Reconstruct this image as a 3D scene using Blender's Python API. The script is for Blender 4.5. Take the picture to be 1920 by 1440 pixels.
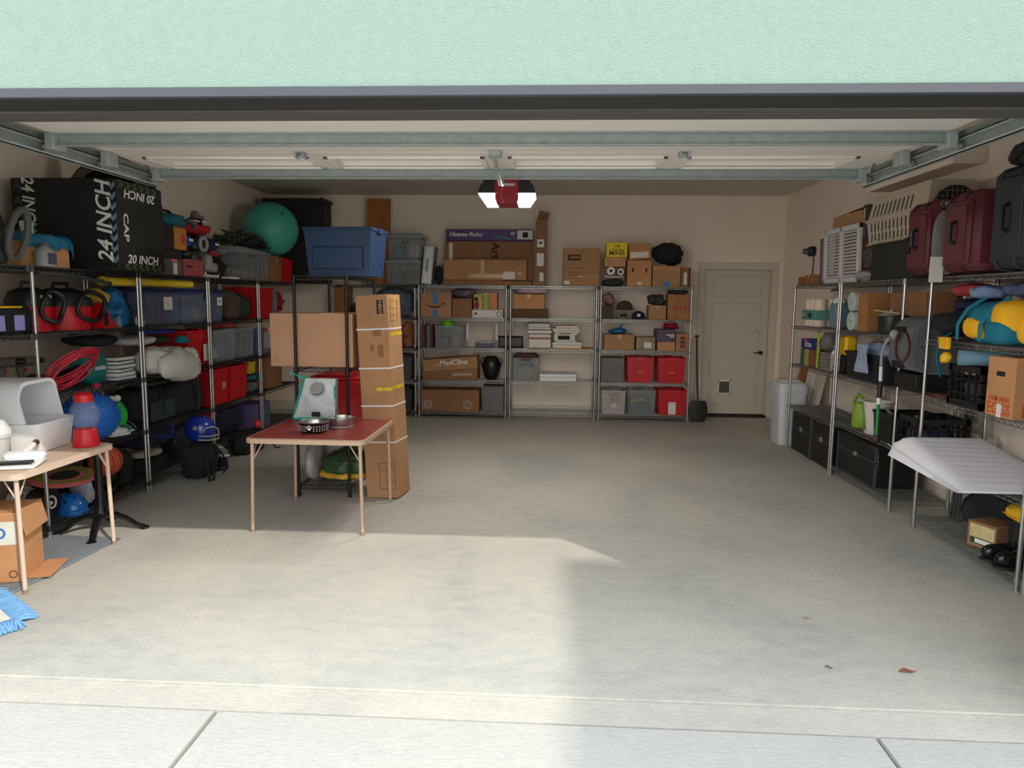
import bpy, math, random
from mathutils import Vector, Matrix, noise
PI = math.pi
scene = bpy.context.scene
for o in list(bpy.data.objects):
    bpy.data.objects.remove(o, do_unlink=True)
COL = scene.collection

# ---------------------------------------------------------------- camera
cam_d = bpy.data.cameras.new('camera')
cam_d.sensor_width = 36.0
cam_d.lens = 1332.66 / 1920 * 36.0
cam_d.clip_end = 200
cam = bpy.data.objects.new('camera', cam_d)
COL.objects.link(cam)
_p, _y, _r = 0.11792682, 0.05255216, 0.00963952
fwd = Vector((-math.sin(_y) * math.cos(_p), math.cos(_y) * math.cos(_p), -math.sin(_p)))
rgt = Vector((math.cos(_y), math.sin(_y), 0))
upv = rgt.cross(fwd)
r2 = rgt * math.cos(_r) + upv * math.sin(_r)
u2 = -rgt * math.sin(_r) + upv * math.cos(_r)
mw = Matrix((r2, u2, -fwd)).transposed().to_4x4()
mw.translation = Vector((0, 0, 1.64))
cam.matrix_world = mw
scene.camera = cam

# ---------------------------------------------------------------- sky, sun, exposure
world = bpy.data.worlds.new('sky')
scene.world = world
world.use_nodes = True
wn = world.node_tree
wn.nodes.clear()
_o = wn.nodes.new('ShaderNodeOutputWorld')
_b = wn.nodes.new('ShaderNodeBackground')
_tc = wn.nodes.new('ShaderNodeTexCoord')
_sx = wn.nodes.new('ShaderNodeSeparateXYZ')
_cr = wn.nodes.new('ShaderNodeValToRGB')
wn.links.new(_tc.outputs['Generated'], _sx.inputs[0])
wn.links.new(_sx.outputs['Z'], _cr.inputs[0])
_cr.color_ramp.elements[0].position = 0.0
_cr.color_ramp.elements[0].color = (1.0, 0.97, 0.92, 1)
_cr.color_ramp.elements[1].position = 0.9
_cr.color_ramp.elements[1].color = (0.78, 0.88, 1.0, 1)
wn.links.new(_cr.outputs[0], _b.inputs['Color'])
_b.inputs['Strength'].default_value = 2.4
wn.links.new(_b.outputs[0], _o.inputs[0])

sun_d = bpy.data.lights.new('sun', 'SUN')
sun_d.energy = 2.0
sun_d.angle = math.radians(0.6)
sun_d.color = (1.0, 0.93, 0.80)
sun = bpy.data.objects.new('sun', sun_d)
COL.objects.link(sun)
SUN = Vector((-2.0, 2.15, -2.36)).normalized()
sun.rotation_euler = SUN.to_track_quat('-Z', 'Y').to_euler()
sun.location = (6, -8, 9)

vs = scene.view_settings
vs.view_transform = 'Standard'
vs.look = 'None'
vs.gamma = 1.0
vs.use_curve_mapping = False
vs.exposure = 0.35
cy_ = scene.cycles
cy_.max_bounces = 7
cy_.diffuse_bounces = 5
cy_.glossy_bounces = 3
cy_.transmission_bounces = 4
cy_.transparent_max_bounces = 10
cy_.caustics_reflective = False
cy_.caustics_refractive = False
cy_.use_adaptive_sampling = True
cy_.adaptive_threshold = 0.03
cy_.sample_clamp_indirect = 6.0

# ---------------------------------------------------------------- colours and materials
def lin(c):
    c = c / 255.0
    return c / 12.92 if c <= 0.04045 else ((c + 0.055) / 1.055) ** 2.4
def S(r, g, b):
    return (lin(r), lin(g), lin(b), 1.0)

MATS = {}
def mat(name, col=None, rough=0.6, metal=0.0, nz=0.0, ns=6.0, bump=0.0, bs=60.0, see=0.0, emit=None, es=0.0, stretch=None, spec=0.5):
    """procedural principled material; see = share of clear see-through"""
    if name in MATS:
        return MATS[name]
    m = bpy.data.materials.new(name)
    m.use_nodes = True
    nt = m.node_tree
    bsdf = nt.nodes['Principled BSDF']
    out = nt.nodes['Material Output']
    col = col or (0.5, 0.5, 0.5, 1)
    bsdf.inputs['Base Color'].default_value = col
    bsdf.inputs['Roughness'].default_value = rough
    bsdf.inputs['Metallic'].default_value = metal
    bsdf.inputs['Specular IOR Level'].default_value = spec
    if nz or bump:
        tc = nt.nodes.new('ShaderNodeTexCoord')
        mp = nt.nodes.new('ShaderNodeMapping')
        nt.links.new(tc.outputs['Object'], mp.inputs[0])
        if stretch:
            mp.inputs['Scale'].default_value = stretch
    if nz:
        n = nt.nodes.new('ShaderNodeTexNoise')
        n.inputs['Scale'].default_value = ns
        n.inputs['Detail'].default_value = 6
        nt.links.new(mp.outputs[0], n.inputs['Vector'])
        r = nt.nodes.new('ShaderNodeValToRGB')
        r.color_ramp.elements[0].position = 0.3
        r.color_ramp.elements[1].position = 0.7
        r.color_ramp.elements[0].color = tuple(max(0, c * (1 - nz)) for c in col[:3]) + (1,)
        r.color_ramp.elements[1].color = tuple(min(1, c * (1 + nz)) for c in col[:3]) + (1,)
        nt.links.new(n.outputs['Fac'], r.inputs[0])
        nt.links.new(r.outputs[0], bsdf.inputs['Base Color'])
    if bump:
        n2 = nt.nodes.new('ShaderNodeTexNoise')
        n2.inputs['Scale'].default_value = bs
        n2.inputs['Detail'].default_value = 4
        nt.links.new(mp.outputs[0], n2.inputs['Vector'])
        bp = nt.nodes.new('ShaderNodeBump')
        bp.inputs['Strength'].default_value = bump
        bp.inputs['Distance'].default_value = 0.02
        nt.links.new(n2.outputs['Fac'], bp.inputs['Height'])
        nt.links.new(bp.outputs[0], bsdf.inputs['Normal'])
    if emit:
        bsdf.inputs['Emission Color'].default_value = emit
        bsdf.inputs['Emission Strength'].default_value = es
    if see:
        t = nt.nodes.new('ShaderNodeBsdfTransparent')
        t.inputs[0].default_value = tuple(min(1, 0.75 + 0.25 * c) for c in col[:3]) + (1,)
        mx = nt.nodes.new('ShaderNodeMixShader')
        mx.inputs[0].default_value = see
        nt.links.new(bsdf.outputs[0], mx.inputs[1])
        nt.links.new(t.outputs[0], mx.inputs[2])
        nt.links.new(mx.outputs[0], out.inputs['Surface'])
    MATS[name] = m
    return m

def concrete(name, c0, c1, c2, scale=1.0, bump=0.25):
    """blotchy trowelled concrete: three colours mixed by noise of several sizes, fine streaks, pits"""
    m = bpy.data.materials.new(name)
    m.use_nodes = True
    nt = m.node_tree
    L = nt.links.new
    b = nt.nodes['Principled BSDF']
    tc = nt.nodes.new('ShaderNodeTexCoord')
    def nz(sc, det, strv=None, dist=0.0):
        n = nt.nodes.new('ShaderNodeTexNoise')
        n.inputs['Scale'].default_value = sc
        n.inputs['Detail'].default_value = det
        n.inputs['Distortion'].default_value = dist
        if strv:
            mp = nt.nodes.new('ShaderNodeMapping')
            mp.inputs['Scale'].default_value = strv
            L(tc.outputs['Object'], mp.inputs[0]); L(mp.outputs[0], n.inputs['Vector'])
        else:
            L(tc.outputs['Object'], n.inputs['Vector'])
        return n
    big = nz(0.8 * scale, 5, None, 0.6)
    mid = nz(7 * scale, 9, (1, 2.0, 1), .4)
    fin = nz(60 * scale, 6, (0.6, 1.6, 1))
    r1 = nt.nodes.new('ShaderNodeValToRGB')
    e = r1.color_ramp.elements
    e[0].position, e[0].color = 0.3, c0
    e[1].position, e[1].color = 0.72, c2
    q = e.new(0.5); q.color = c1
    mx = nt.nodes.new('ShaderNodeMix'); mx.data_type = 'FLOAT'
    mx.inputs[0].default_value = 0.36
    L(big.outputs['Fac'], mx.inputs[2]); L(mid.outputs['Fac'], mx.inputs[3])
    L(mx.outputs[0], r1.inputs[0])
    hs = nt.nodes.new('ShaderNodeMixRGB'); hs.blend_type = 'MULTIPLY'
    hs.inputs[0].default_value = 0.35
    r2_ = nt.nodes.new('ShaderNodeValToRGB')
    r2_.color_ramp.elements[0].position = 0.35
    r2_.color_ramp.elements[0].color = (0.7, 0.7, 0.7, 1)
    r2_.color_ramp.elements[1].position = 0.6
    L(fin.outputs['Fac'], r2_.inputs[0])
    L(r1.outputs[0], hs.inputs[1]); L(r2_.outputs[0], hs.inputs[2])
    L(hs.outputs[0], b.inputs['Base Color'])
    bp = nt.nodes.new('ShaderNodeBump')
    bp.inputs['Strength'].default_value = bump
    bp.inputs['Distance'].default_value = 0.01
    L(fin.outputs['Fac'], bp.inputs['Height']); L(bp.outputs[0], b.inputs['Normal'])
    b.inputs['Roughness'].default_value = 0.62
    MATS[name] = m
    return m

# ---------------------------------------------------------------- mesh builder
class B:
    def __init__(s):
        s.v = []; s.f = []
    def add(s, vs_, fs, M=None):
        k = len(s.v)
        if M is not None:
            vs_ = [M @ Vector(p) for p in vs_]
        s.v += [tuple(p) for p in vs_]
        s.f += [tuple(i + k for i in f) for f in fs]
        return s
    def box(s, x0, x1, y0, y1, z0, z1, ch=0.0, M=None):
        if ch <= 0:
            v = [(x, y, z) for z in (z0, z1) for y in (y0, y1) for x in (x0, x1)]
            f = [(0, 2, 3, 1), (4, 5, 7, 6), (0, 1, 5, 4), (2, 6, 7, 3), (0, 4, 6, 2), (1, 3, 7, 5)]
            return s.add(v, f, M)
        ch = min(ch, (x1 - x0) * .45, (y1 - y0) * .45, (z1 - z0) * .45)
        c = ((x0 + x1) / 2, (y0 + y1) / 2, (z0 + z1) / 2)
        h = ((x1 - x0) / 2, (y1 - y0) / 2, (z1 - z0) / 2)
        v = []; idx = {}
        for sx in (-1, 1):
            for sy in (-1, 1):
                for sz in (-1, 1):
                    sg = (sx, sy, sz)
                    for a in range(3):
                        idx[(sg, a)] = len(v)
                        v.append(tuple(c[i] + sg[i] * (h[i] if i == a else h[i] - ch) for i in range(3)))
        f = []
        def q(l):
            # orient outward
            p = [Vector(v[i]) for i in l]
            n = (p[1] - p[0]).cross(p[2] - p[0])
            if n.dot(p[0] + p[2 % len(p)] - 2 * Vector(c)) < 0:
                l = l[::-1]
            f.append(tuple(l))
        for a in range(3):
            b_, c_ = (a + 1) % 3, (a + 2) % 3
            for sg in (-1, 1):
                l = []
                for (p, r) in ((-1, -1), (1, -1), (1, 1), (-1, 1)):
                    t = [0, 0, 0]; t[a] = sg; t[b_] = p; t[c_] = r
                    l.append(idx[(tuple(t), a)])
                q(l)
            for p in (-1, 1):
                for r in (-1, 1):
                    t0 = [0, 0, 0]; t0[b_] = p; t0[c_] = r
                    t1 = list(t0); t0[a] = -1; t1[a] = 1
                    q([idx[(tuple(t0), b_)], idx[(tuple(t1), b_)], idx[(tuple(t1), c_)], idx[(tuple(t0), c_)]])
        for sx in (-1, 1):
            for sy in (-1, 1):
                for sz in (-1, 1):
                    q([idx[((sx, sy, sz), a)] for a in range(3)])
        return s.add(v, f, M)
    def tube(s, pts, r, n=8, closed=False, M=None, flat=1.0):
        P_ = [Vector(p) for p in pts]
        k = len(P_)
        rr = r if isinstance(r, (list, tuple)) else [r] * k
        T_ = []
        for i in range(k):
            if closed:
                t = P_[(i + 1) % k] - P_[i - 1]
            else:
                t = P_[min(i + 1, k - 1)] - P_[max(i - 1, 0)]
            T_.append(t.normalized() if t.length > 1e-9 else Vector((0, 0, 1)))
        ref = Vector((0, 0, 1)) if abs(T_[0].z) < 0.9 else Vector((1, 0, 0))
        N_ = (ref - T_[0] * ref.dot(T_[0])).normalized()
        vs_ = []
        for i in range(k):
            N_ = (N_ - T_[i] * N_.dot(T_[i]))
            N_ = N_.normalized() if N_.length > 1e-6 else Vector((1, 0, 0))
            Bn = T_[i].cross(N_)
            for j in range(n):
                a = 2 * PI * (j + .5) / n
                vs_.append(P_[i] + N_ * (math.cos(a) * rr[i] * flat) + Bn * (math.sin(a) * rr[i]))
        fs = []
        for i in range(k if closed else k - 1):
            i2 = (i + 1) % k
            for j in range(n):
                j2 = (j + 1) % n
                fs.append((i * n + j, i * n + j2, i2 * n + j2, i2 * n + j))
        if not closed:
            fs.append(tuple(range(n))[::-1])
            fs.append(tuple((k - 1) * n + j for j in range(n)))
        return s.add(vs_, fs, M)
    def cyl(s, p0, p1, r0, r1=None, n=14, M=None):
        return s.tube([p0, p1], [r0, r0 if r1 is None else r1], n, M=M)
    def lathe(s, prof, n=24, c=(0, 0, 0), M=None, sx=1.0, sy=1.0):
        vs_ = []; fs = []; rows = []
        for r, z in prof:
            if r < 1e-6:
                rows.append([len(vs_)]); vs_.append((c[0], c[1], c[2] + z))
            else:
                row = []
                for j in range(n):
                    a = 2 * PI * j / n
                    row.append(len(vs_)); vs_.append((c[0] + sx * r * math.cos(a), c[1] + sy * r * math.sin(a), c[2] + z))
                rows.append(row)
        for a, b in zip(rows, rows[1:]):
            for j in range(n):
                j2 = (j + 1) % n
                if len(a) == 1 and len(b) == 1:
                    break
                if len(a) == 1:
                    fs.append((a[0], b[j2], b[j])[::-1])
                elif len(b) == 1:
                    fs.append((a[j], a[j2], b[0]))
                else:
                    fs.append((a[j], a[j2], b[j2], b[j]))
        return s.add(vs_, fs, M)
    def ell(s, c, r, p=2.0, amp=0.0, fr=3.0, seed=0, nu=24, nv=14, flat=None, M=None, fold=0.0):
        """superellipsoid, lumpy when amp > 0; flat = lowest local z"""
        vs_ = []; fs = []
        def pw(x, e):
            return math.copysign(abs(x) ** e, x)
        e = 2.0 / p
        for i in range(nv + 1):
            th = -PI / 2 + PI * i / nv
            for j in range(nu):
                ph = 2 * PI * j / nu
                d = Vector((pw(math.cos(th), e) * pw(math.cos(ph), e), pw(math.cos(th), e) * pw(math.sin(ph), e), pw(math.sin(th), e)))
                k = 1.0
                if amp:
                    q = Vector((d.x * r[0], d.y * r[1], d.z * r[2]))
                    k += amp * noise.fractal(q * fr + Vector((seed * 7.3, seed * 3.1, seed)), 1.0, 2.0, 3)
                    if fold:
                        k += fold * (abs(noise.noise(Vector((q.x * 9 + seed, q.y * 16, q.z * 13 - seed)))) - .25) + fold * .5 * (abs(noise.noise(Vector((q.x * 24, q.y * 30 + seed, q.z * 30)))) - .25)
                z = c[2] + d.z * r[2] * k
                if flat is not None and z < flat:
                    z = flat
                vs_.append((c[0] + d.x * r[0] * k, c[1] + d.y * r[1] * k, z))
        for i in range(nv):
            for j in range(nu):
                j2 = (j + 1) % nu
                fs.append((i * nu + j, i * nu + j2, (i + 1) * nu + j2, (i + 1) * nu + j))
        return s.add(vs_, fs, M)
    def prism(s, poly, a, b, ax='y', M=None):
        """polygon extruded from a to b along ax; poly given in the other two axes"""
        def P_(u, v, w):
            return {'x': (w, u, v), 'y': (u, w, v), 'z': (u, v, w)}[ax]
        n = len(poly)
        area = sum(poly[i][0] * poly[(i + 1) % n][1] - poly[(i + 1) % n][0] * poly[i][1] for i in range(n))
        if (area < 0) != (ax == 'y'):
            poly = poly[::-1]
        vs_ = [P_(u, v, a) for u, v in poly] + [P_(u, v, b) for u, v in poly]
        fs = [tuple(range(n))[::-1], tuple(range(n, 2 * n))] + [(i, (i + 1) % n, n + (i + 1) % n, n + i) for i in range(n)]
        if b < a:
            fs = [f[::-1] for f in fs]
        return s.add(vs_, fs, M)
    def sheet(s, fn, nu, nv, th=0.004, M=None):
        """thick sheet from fn(u,v) -> point"""
        g = [[Vector(fn(i / nu, j / nv)) for j in range(nv + 1)] for i in range(nu + 1)]
        top = []; bot = []
        for i in range(nu + 1):
            for j in range(nv + 1):
                du = g[min(i + 1, nu)][j] - g[max(i - 1, 0)][j]
                dv = g[i][min(j + 1, nv)] - g[i][max(j - 1, 0)]
                n = du.cross(dv)
                n = n.normalized() if n.length > 1e-9 else Vector((0, 0, 1))
                top.append(g[i][j] + n * th / 2); bot.append(g[i][j] - n * th / 2)
        W = nv + 1; K = len(top); fs = []
        for i in range(nu):
            for j in range(nv):
                a, b_, c_, d = i * W + j, (i + 1) * W + j, (i + 1) * W + j + 1, i * W + j + 1
                fs.append((a, b_, c_, d)); fs.append((K + d, K + c_, K + b_, K + a))
        for i in range(nu):
            a, b_ = i * W, (i + 1) * W
            fs.append((a, K + a, K + b_, b_))
            a, b_ = i * W + nv, (i + 1) * W + nv
            fs.append((b_, K + b_, K + a, a))
        for j in range(nv):
            fs.append((j, j + 1, K + j + 1, K + j))
            a = nu * W + j
            fs.append((a + 1, a, K + a, K + a + 1))
        return s.add(top + bot, fs, M)
    def mesh(s, name, m, ang=38):
        me = bpy.data.meshes.new(name)
        me.from_pydata(s.v, [], s.f)
        me.polygons.foreach_set('use_smooth', [True] * len(s.f))
        me.set_sharp_from_angle(angle=math.radians(ang))
        me.materials.append(m)
        me.update()
        return me

def tag(o, label=None, cat=None, group=None, kind=None):
    if label: o['label'] = label
    if cat: o['category'] = cat
    if group: o['group'] = group
    if kind: o['kind'] = kind
    return o
def thing(name, label, cat, loc=(0, 0, 0), rz=0.0, group=None, rx=0.0, ry=0.0):
    o = bpy.data.objects.new(name, None)
    o.empty_display_size = 0.05
    COL.objects.link(o)
    o.location = loc
    o.rotation_euler = (rx, ry, rz)
    return tag(o, label, cat, group)
def link(name, me, parent=None, loc=(0, 0, 0), label=None):
    o = bpy.data.objects.new(name, me)
    COL.objects.link(o)
    o.parent = parent
    o.location = loc
    if label: o['label'] = label
    return o
def part(parent, name, b, m, label=None, ang=38, loc=(0, 0, 0)):
    return link(name, b.mesh(name, m, ang), parent, loc, label)
def one(name, label, cat, b, m, loc=(0, 0, 0), rz=0.0, group=None, rx=0.0, ry=0.0, ang=38):
    o = link(name, b.mesh(name, m, ang), None, loc)
    o.rotation_euler = (rx, ry, rz)
    return tag(o, label, cat, group)
def struct(name, b, m, parent=None, ang=38):
    o = link(name, b.mesh(name, m, ang), parent)
    if parent is None: o['kind'] = 'structure'
    return o

def fm(d, face):
    """frame of a face of a thing d=(sx,sy,sz) standing on its origin: u right, v up, w out"""
    x, y, z = d
    if face == '-y': o, u, v, w = (-x / 2, -y / 2, 0), (1, 0, 0), (0, 0, 1), (0, -1, 0)
    elif face == '+x': o, u, v, w = (x / 2, -y / 2, 0), (0, 1, 0), (0, 0, 1), (1, 0, 0)
    elif face == '-x': o, u, v, w = (-x / 2, y / 2, 0), (0, -1, 0), (0, 0, 1), (-1, 0, 0)
    else: o, u, v, w = (-x / 2, -y / 2, z), (1, 0, 0), (0, 1, 0), (0, 0, 1)
    M = Matrix((Vector(u), Vector(v), Vector(w))).transposed().to_4x4()
    M.translation = Vector(o)
    W = y if face in ('+x', '-x') else x
    H = y if face == '+z' else z
    return M, W, H
def decal(t, d, face, u0, u1, v0, v1, m, name='label', th=0.0015, label=None):
    M, W, H = fm(d, face)
    return part(t, name, B().box(u0 * W, u1 * W, v0 * H, v1 * H, -0.0005, th, M=M), m, label)
FONT = None
def text(t, d, face, u, v, size, s, m, rot=0.0, sx=1.0, shear=0.0, out=0.002, name='lettering', bold=.018):
    M, W, H = fm(d, face)
    cu = bpy.data.curves.new('txt', 'FONT')
    cu.body = s; cu.size = size; cu.align_x = 'CENTER'; cu.align_y = 'CENTER'
    cu.extrude = 0.0005; cu.shear = shear; cu.resolution_u = 3; cu.offset = size * bold
    ob = bpy.data.objects.new('txt', cu)
    me = bpy.data.meshes.new_from_object(ob)
    bpy.data.objects.remove(ob); bpy.data.curves.remove(cu)
    me.name = name
    me.transform(M @ Matrix.Translation((u * W, v * H, out)) @ Matrix.Rotation(rot, 4, 'Z') @ Matrix.Diagonal((sx, 1, 1, 1)))
    me.materials.clear(); me.materials.append(m)
    return link(name, me, t)

# ---------------------------------------------------------------- shared materials
CB = mat('cardboard', S(174, 130, 92), .85, nz=.10, ns=5, bump=.05, bs=40)
CB2 = mat('cardboard_dark', S(146, 104, 70), .85, nz=.12, ns=5, bump=.05, bs=40)
CB3 = mat('cardboard_pale', S(196, 150, 118), .85, nz=.07, ns=4, bump=.04, bs=40)
CBo = mat('cardboard_orange', S(196, 142, 98), .85, nz=.08, ns=5, bump=.05, bs=40)
TAPE = mat('packing_tape', S(190, 150, 105), .3, nz=.06)
TAPEB = mat('blue_tape', S(30, 120, 190), .4)
WHITE = mat('white_plastic', S(232, 234, 236), .35, nz=.02)
PAPER = mat('paper_label', S(226, 222, 214), .8, nz=.04, ns=30)
GREYP = mat('grey_plastic', S(150, 150, 150), .5, nz=.04)
DGREY = mat('dark_grey_plastic', S(70, 72, 74), .5, nz=.05)
BLACK = mat('black_plastic', S(22, 22, 23), .45, nz=.1)
BLKF = mat('black_fabric', S(26, 27, 29), .92, nz=.25, ns=14, bump=.3, bs=30)
BLKG = mat('black_gloss', S(14, 14, 15), .2)
NAVYF = mat('navy_fabric', S(28, 32, 58), .92, nz=.25, ns=12, bump=.3, bs=30)
GREYF = mat('grey_fabric', S(118, 114, 112), .95, nz=.15, ns=14, bump=.3, bs=30)
DGRYF = mat('charcoal_fabric', S(52, 54, 58), .95, nz=.2, ns=14, bump=.3, bs=30)
TEALF = mat('teal_fabric', S(30, 92, 104), .9, nz=.2, ns=12, bump=.3, bs=30)
BROWNF = mat('brown_fabric', S(78, 62, 52), .95, nz=.2, ns=12, bump=.3, bs=30)
REDP = mat('red_plastic', S(200, 22, 34), .4, nz=.05)
REDF = mat('red_fabric', S(170, 28, 36), .9, nz=.15, ns=12, bump=.25, bs=30)
BLUEF = mat('blue_fabric', S(34, 62, 150), .9, nz=.18, ns=12, bump=.25, bs=30)
BLUEP = mat('blue_plastic', S(22, 54, 92), .45, nz=.06)
YELP = mat('yellow_plastic', S(240, 190, 30), .45, nz=.04)
CHROME = mat('chrome', S(190, 190, 188), .28, metal=.9)
WIREC = mat('wire_grey', S(150, 150, 148), .35, metal=.7)
WIRED = mat('wire_dark', S(70, 70, 72), .45, metal=.5)
BLKM = mat('black_metal', S(26, 26, 28), .4, metal=.3)
GALV = mat('galvanised_steel', S(168, 176, 174), .45, metal=.15, nz=.10, ns=18)
CLEAR = mat('clear_plastic', S(205, 212, 216), .2, see=.84)
CLEARB = mat('clear_plastic_bluish', S(150, 165, 195), .2, see=.8)
INK = mat('black_ink', S(28, 24, 22), .8)
INKW = mat('white_ink', S(235, 235, 232), .7)
WOOD = mat('stained_wood', S(168, 100, 48), .5, nz=.18, ns=3, stretch=(8, 8, .6))

# ================================================================ the building
DRYWALL = mat('painted_drywall', S(244, 229, 214), .9, nz=.03, ns=2, bump=.06, bs=50)
CEILM = mat('painted_ceiling', S(205, 200, 190), .9, nz=.03, ns=2, bump=.06, bs=50)
STUCCO = mat('green_stucco', S(134, 156, 146), .95, nz=.04, ns=40, bump=.42, bs=170)
TRIMW = mat('trim_paint', S(214, 205, 190), .55, nz=.02)
FLOORM = concrete('garage_concrete', S(166, 167, 163), S(190, 188, 179), S(208, 201, 186))
APRON = concrete('apron_concrete', S(176, 173, 166), S(192, 188, 178), S(204, 199, 188))
DRIVEM = concrete('driveway_concrete', S(184, 184, 179), S(191, 190, 184), S(197, 195, 187), .8, .2)
EARTH = mat('pale_gravel', S(186, 180, 168), .95, nz=.12, ns=3)
FASC = mat('grey_flashing', S(62, 66, 74), .5, nz=.04)
DARKT = mat('dark_bronze_trim', S(40, 39, 38), .6, nz=.15, ns=6, stretch=(.3, 4, 4))
BROWNT = mat('weathered_brown_board', S(78, 73, 70), .7, nz=.22, ns=10, stretch=(.25, 6, 6))
XL, XR, YB, YF, ZC = -4.05, 3.24, 10.22, 2.64, 3.10

struct('floor', B().box(XL - .2, XR + .2, 2.80, YB + .2, -.14, 0), FLOORM)
struct('floor_apron', B().prism([(2.636, -.020), (2.794, -.010), (2.80, -.016), (2.80, -.14), (2.636, -.14)], XL - .2, XR + .2, 'x'), APRON)
dv = bpy.data.objects.new('floor_driveway', None); COL.objects.link(dv); dv['kind'] = 'structure'
for k, (a, b) in enumerate(((-7.6, -4.0), (-4.0, -1.318), (-1.318, 1.28), (1.28, 3.9), (3.9, 7.4))):
    part(dv, 'concrete_slab', B().box(a + .004, b - .004, -.6, 2.628, -.16, -.018, ch=.006), DRIVEM)
    part(dv, 'concrete_slab', B().box(a + .004, b - .004, -4.4, -.608, -.16, -.018, ch=.006), DRIVEM)
struct('ground', B().box(-60, 60, -60, 60, -.6, -.165), EARTH)

struct('wall_left', B().box(XL - .16, XL, 2.80, YB + .2, 0, ZC), DRYWALL)
struct('wall_right', B().box(XR, XR + .16, 2.80, YB + .2, 0, ZC), DRYWALL)
# back wall with the door opening; unseen box added behind it against light leaks
struct('wall_back', B().box(XL, 2.15, YB, YB + .16, 0, ZC).box(3.095, XR, YB, YB + .16, 0, ZC).box(2.15, 3.095, YB, YB + .16, 2.10, ZC).box(2.1, 3.15, YB + .10, YB + .2, -.1, 2.2), DRYWALL)
struct('wall_front', B().box(-4.6, 3.9, YF, 2.80, 2.395, 4.6).box(-4.6, -2.81, YF, 2.80, -.1, 2.395).box(2.10, 3.9, YF, 2.80, -.1, 2.395), STUCCO)
struct('ceiling', B().box(XL - .2, XR + .2, 2.80, YB + .2, ZC, ZC + .2), CEILM)
struct('ceiling_soffit', B().box(3.0, XR, 5.66, 7.11, 2.69, ZC), DRYWALL)
struct('roof', B().prism([(2.2, 4.5), (6.6, 6.0), (11.0, 4.5)], -4.9, 4.2, 'x'), mat('roof_shingle', S(90, 84, 78), .9, nz=.2))
struct('baseboard_right', B().box(XR - .014, XR, 2.82, YB, 0, .13, ch=.004), TRIMW)
struct('baseboard_left', B().box(XL, XL + .014, 2.82, YB, 0, .13, ch=.004), TRIMW)
struct('baseboard_back', B().box(XL, 2.07, YB - .014, YB, 0, .13, ch=.004), TRIMW)
# header trims over the opening
struct('trim_1', B().box(-2.81, 2.10, 2.625, 2.655, 2.362, 2.397, ch=.003), FASC)
struct('trim_2', B().box(-2.81, 2.10, 2.655, 2.815, 2.362, 2.395), DARKT)
struct('trim_3', B().box(-2.79, 2.08, 2.818, 2.90, 2.358, 2.41, ch=.004).box(-2.79, 2.08, 2.90, 2.985, 2.362, 2.41, ch=.006), BROWNT)
for k, x in enumerate((-2.81, 2.07)):
    struct('trim_%d' % (4 + k), B().box(x, x + .03, 2.66, 2.815, -.01, 2.36), DARKT)
# unseen house-wing block added outside to the right to shade part of the entrance
struct('wall_shade_block', B().box(7.73, 13, -16.0, -3.82, -.16, 9.0), mat('pale_stucco', S(205, 204, 196), .95, nz=.04))

# ---------------------------------------------------------------- door to the house
d1 = bpy.data.objects.new('door_1', None); COL.objects.link(d1); d1.location = (2.62, YB, 0); d1['kind'] = 'structure'
DOORM = mat('door_paint', S(206, 200, 182), .5, nz=.015)
w0, w1 = -.445, .45
pz0 = [.16, .545, .93, 1.315, 1.70]
b = B()
b.box(w0, w0 + .105, .02, .06, .045, 2.08, .003).box(w1 - .105, w1, .02, .06, .045, 2.08, .003)
rails = [(.045, .16), (.47, .545), (.855, .93), (1.24, 1.315), (1.625, 1.70), (2.01, 2.08)]
for a, c in rails:
    b.box(w0 + .1, w1 - .1, .02, .06, a, c, .003)
part(d1, 'door_frame_rails', b, DOORM)
for (a, c) in zip([r[1] for r in rails], [r[0] for r in rails[1:]]):
    part(d1, 'door_panel', B().box(w0 + .1, w1 - .1, .034, .055, a - .002, c + .002).box(w0 + .12, w1 - .12, .029, .04, a + .018, c - .018, .006), DOORM)
h = part(d1, 'door_lever', B().cyl((.36, .02, .93), (.36, -.02, .93), .027, n=16).tube([(.36, -.012, .93), (.36, -.045, .93), (.34, -.05, .93), (.25, -.05, .928)], .009), BLACK, 'black lever handle')
cf = part(d1, 'cat_flap_frame', B().box(-.215, -.195, .0, .03, .325, .535, .003).box(-.05, -.03, .0, .03, .325, .535, .003).box(-.215, -.03, .0, .03, .325, .35, .003).box(-.215, -.03, .0, .03, .51, .535, .003), WHITE)
part(cf, 'cat_flap', B().box(-.195, -.05, .012, .03, .35, .51), mat('smoked_flap', S(92, 88, 80), .3))
part(d1, 'threshold', B().box(-.47, .475, -.03, .10, 0, .032, .004), mat('dark_threshold', S(40, 34, 30), .5))
part(d1, 'casing', B().box(-.545, -.455, -.02, .0, 0, 2.09, .004).box(.46, .55, -.02, .0, 0, 2.09, .004).box(-.545, .55, -.02, .0, 2.0905, 2.185, .004)
     .box(-.469, -.447, .001, .09, .033, 2.083).box(.452, .474, .001, .09, .033, 2.083).box(-.469, .474, .001, .09, 2.0835, 2.099), TRIMW)

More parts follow.
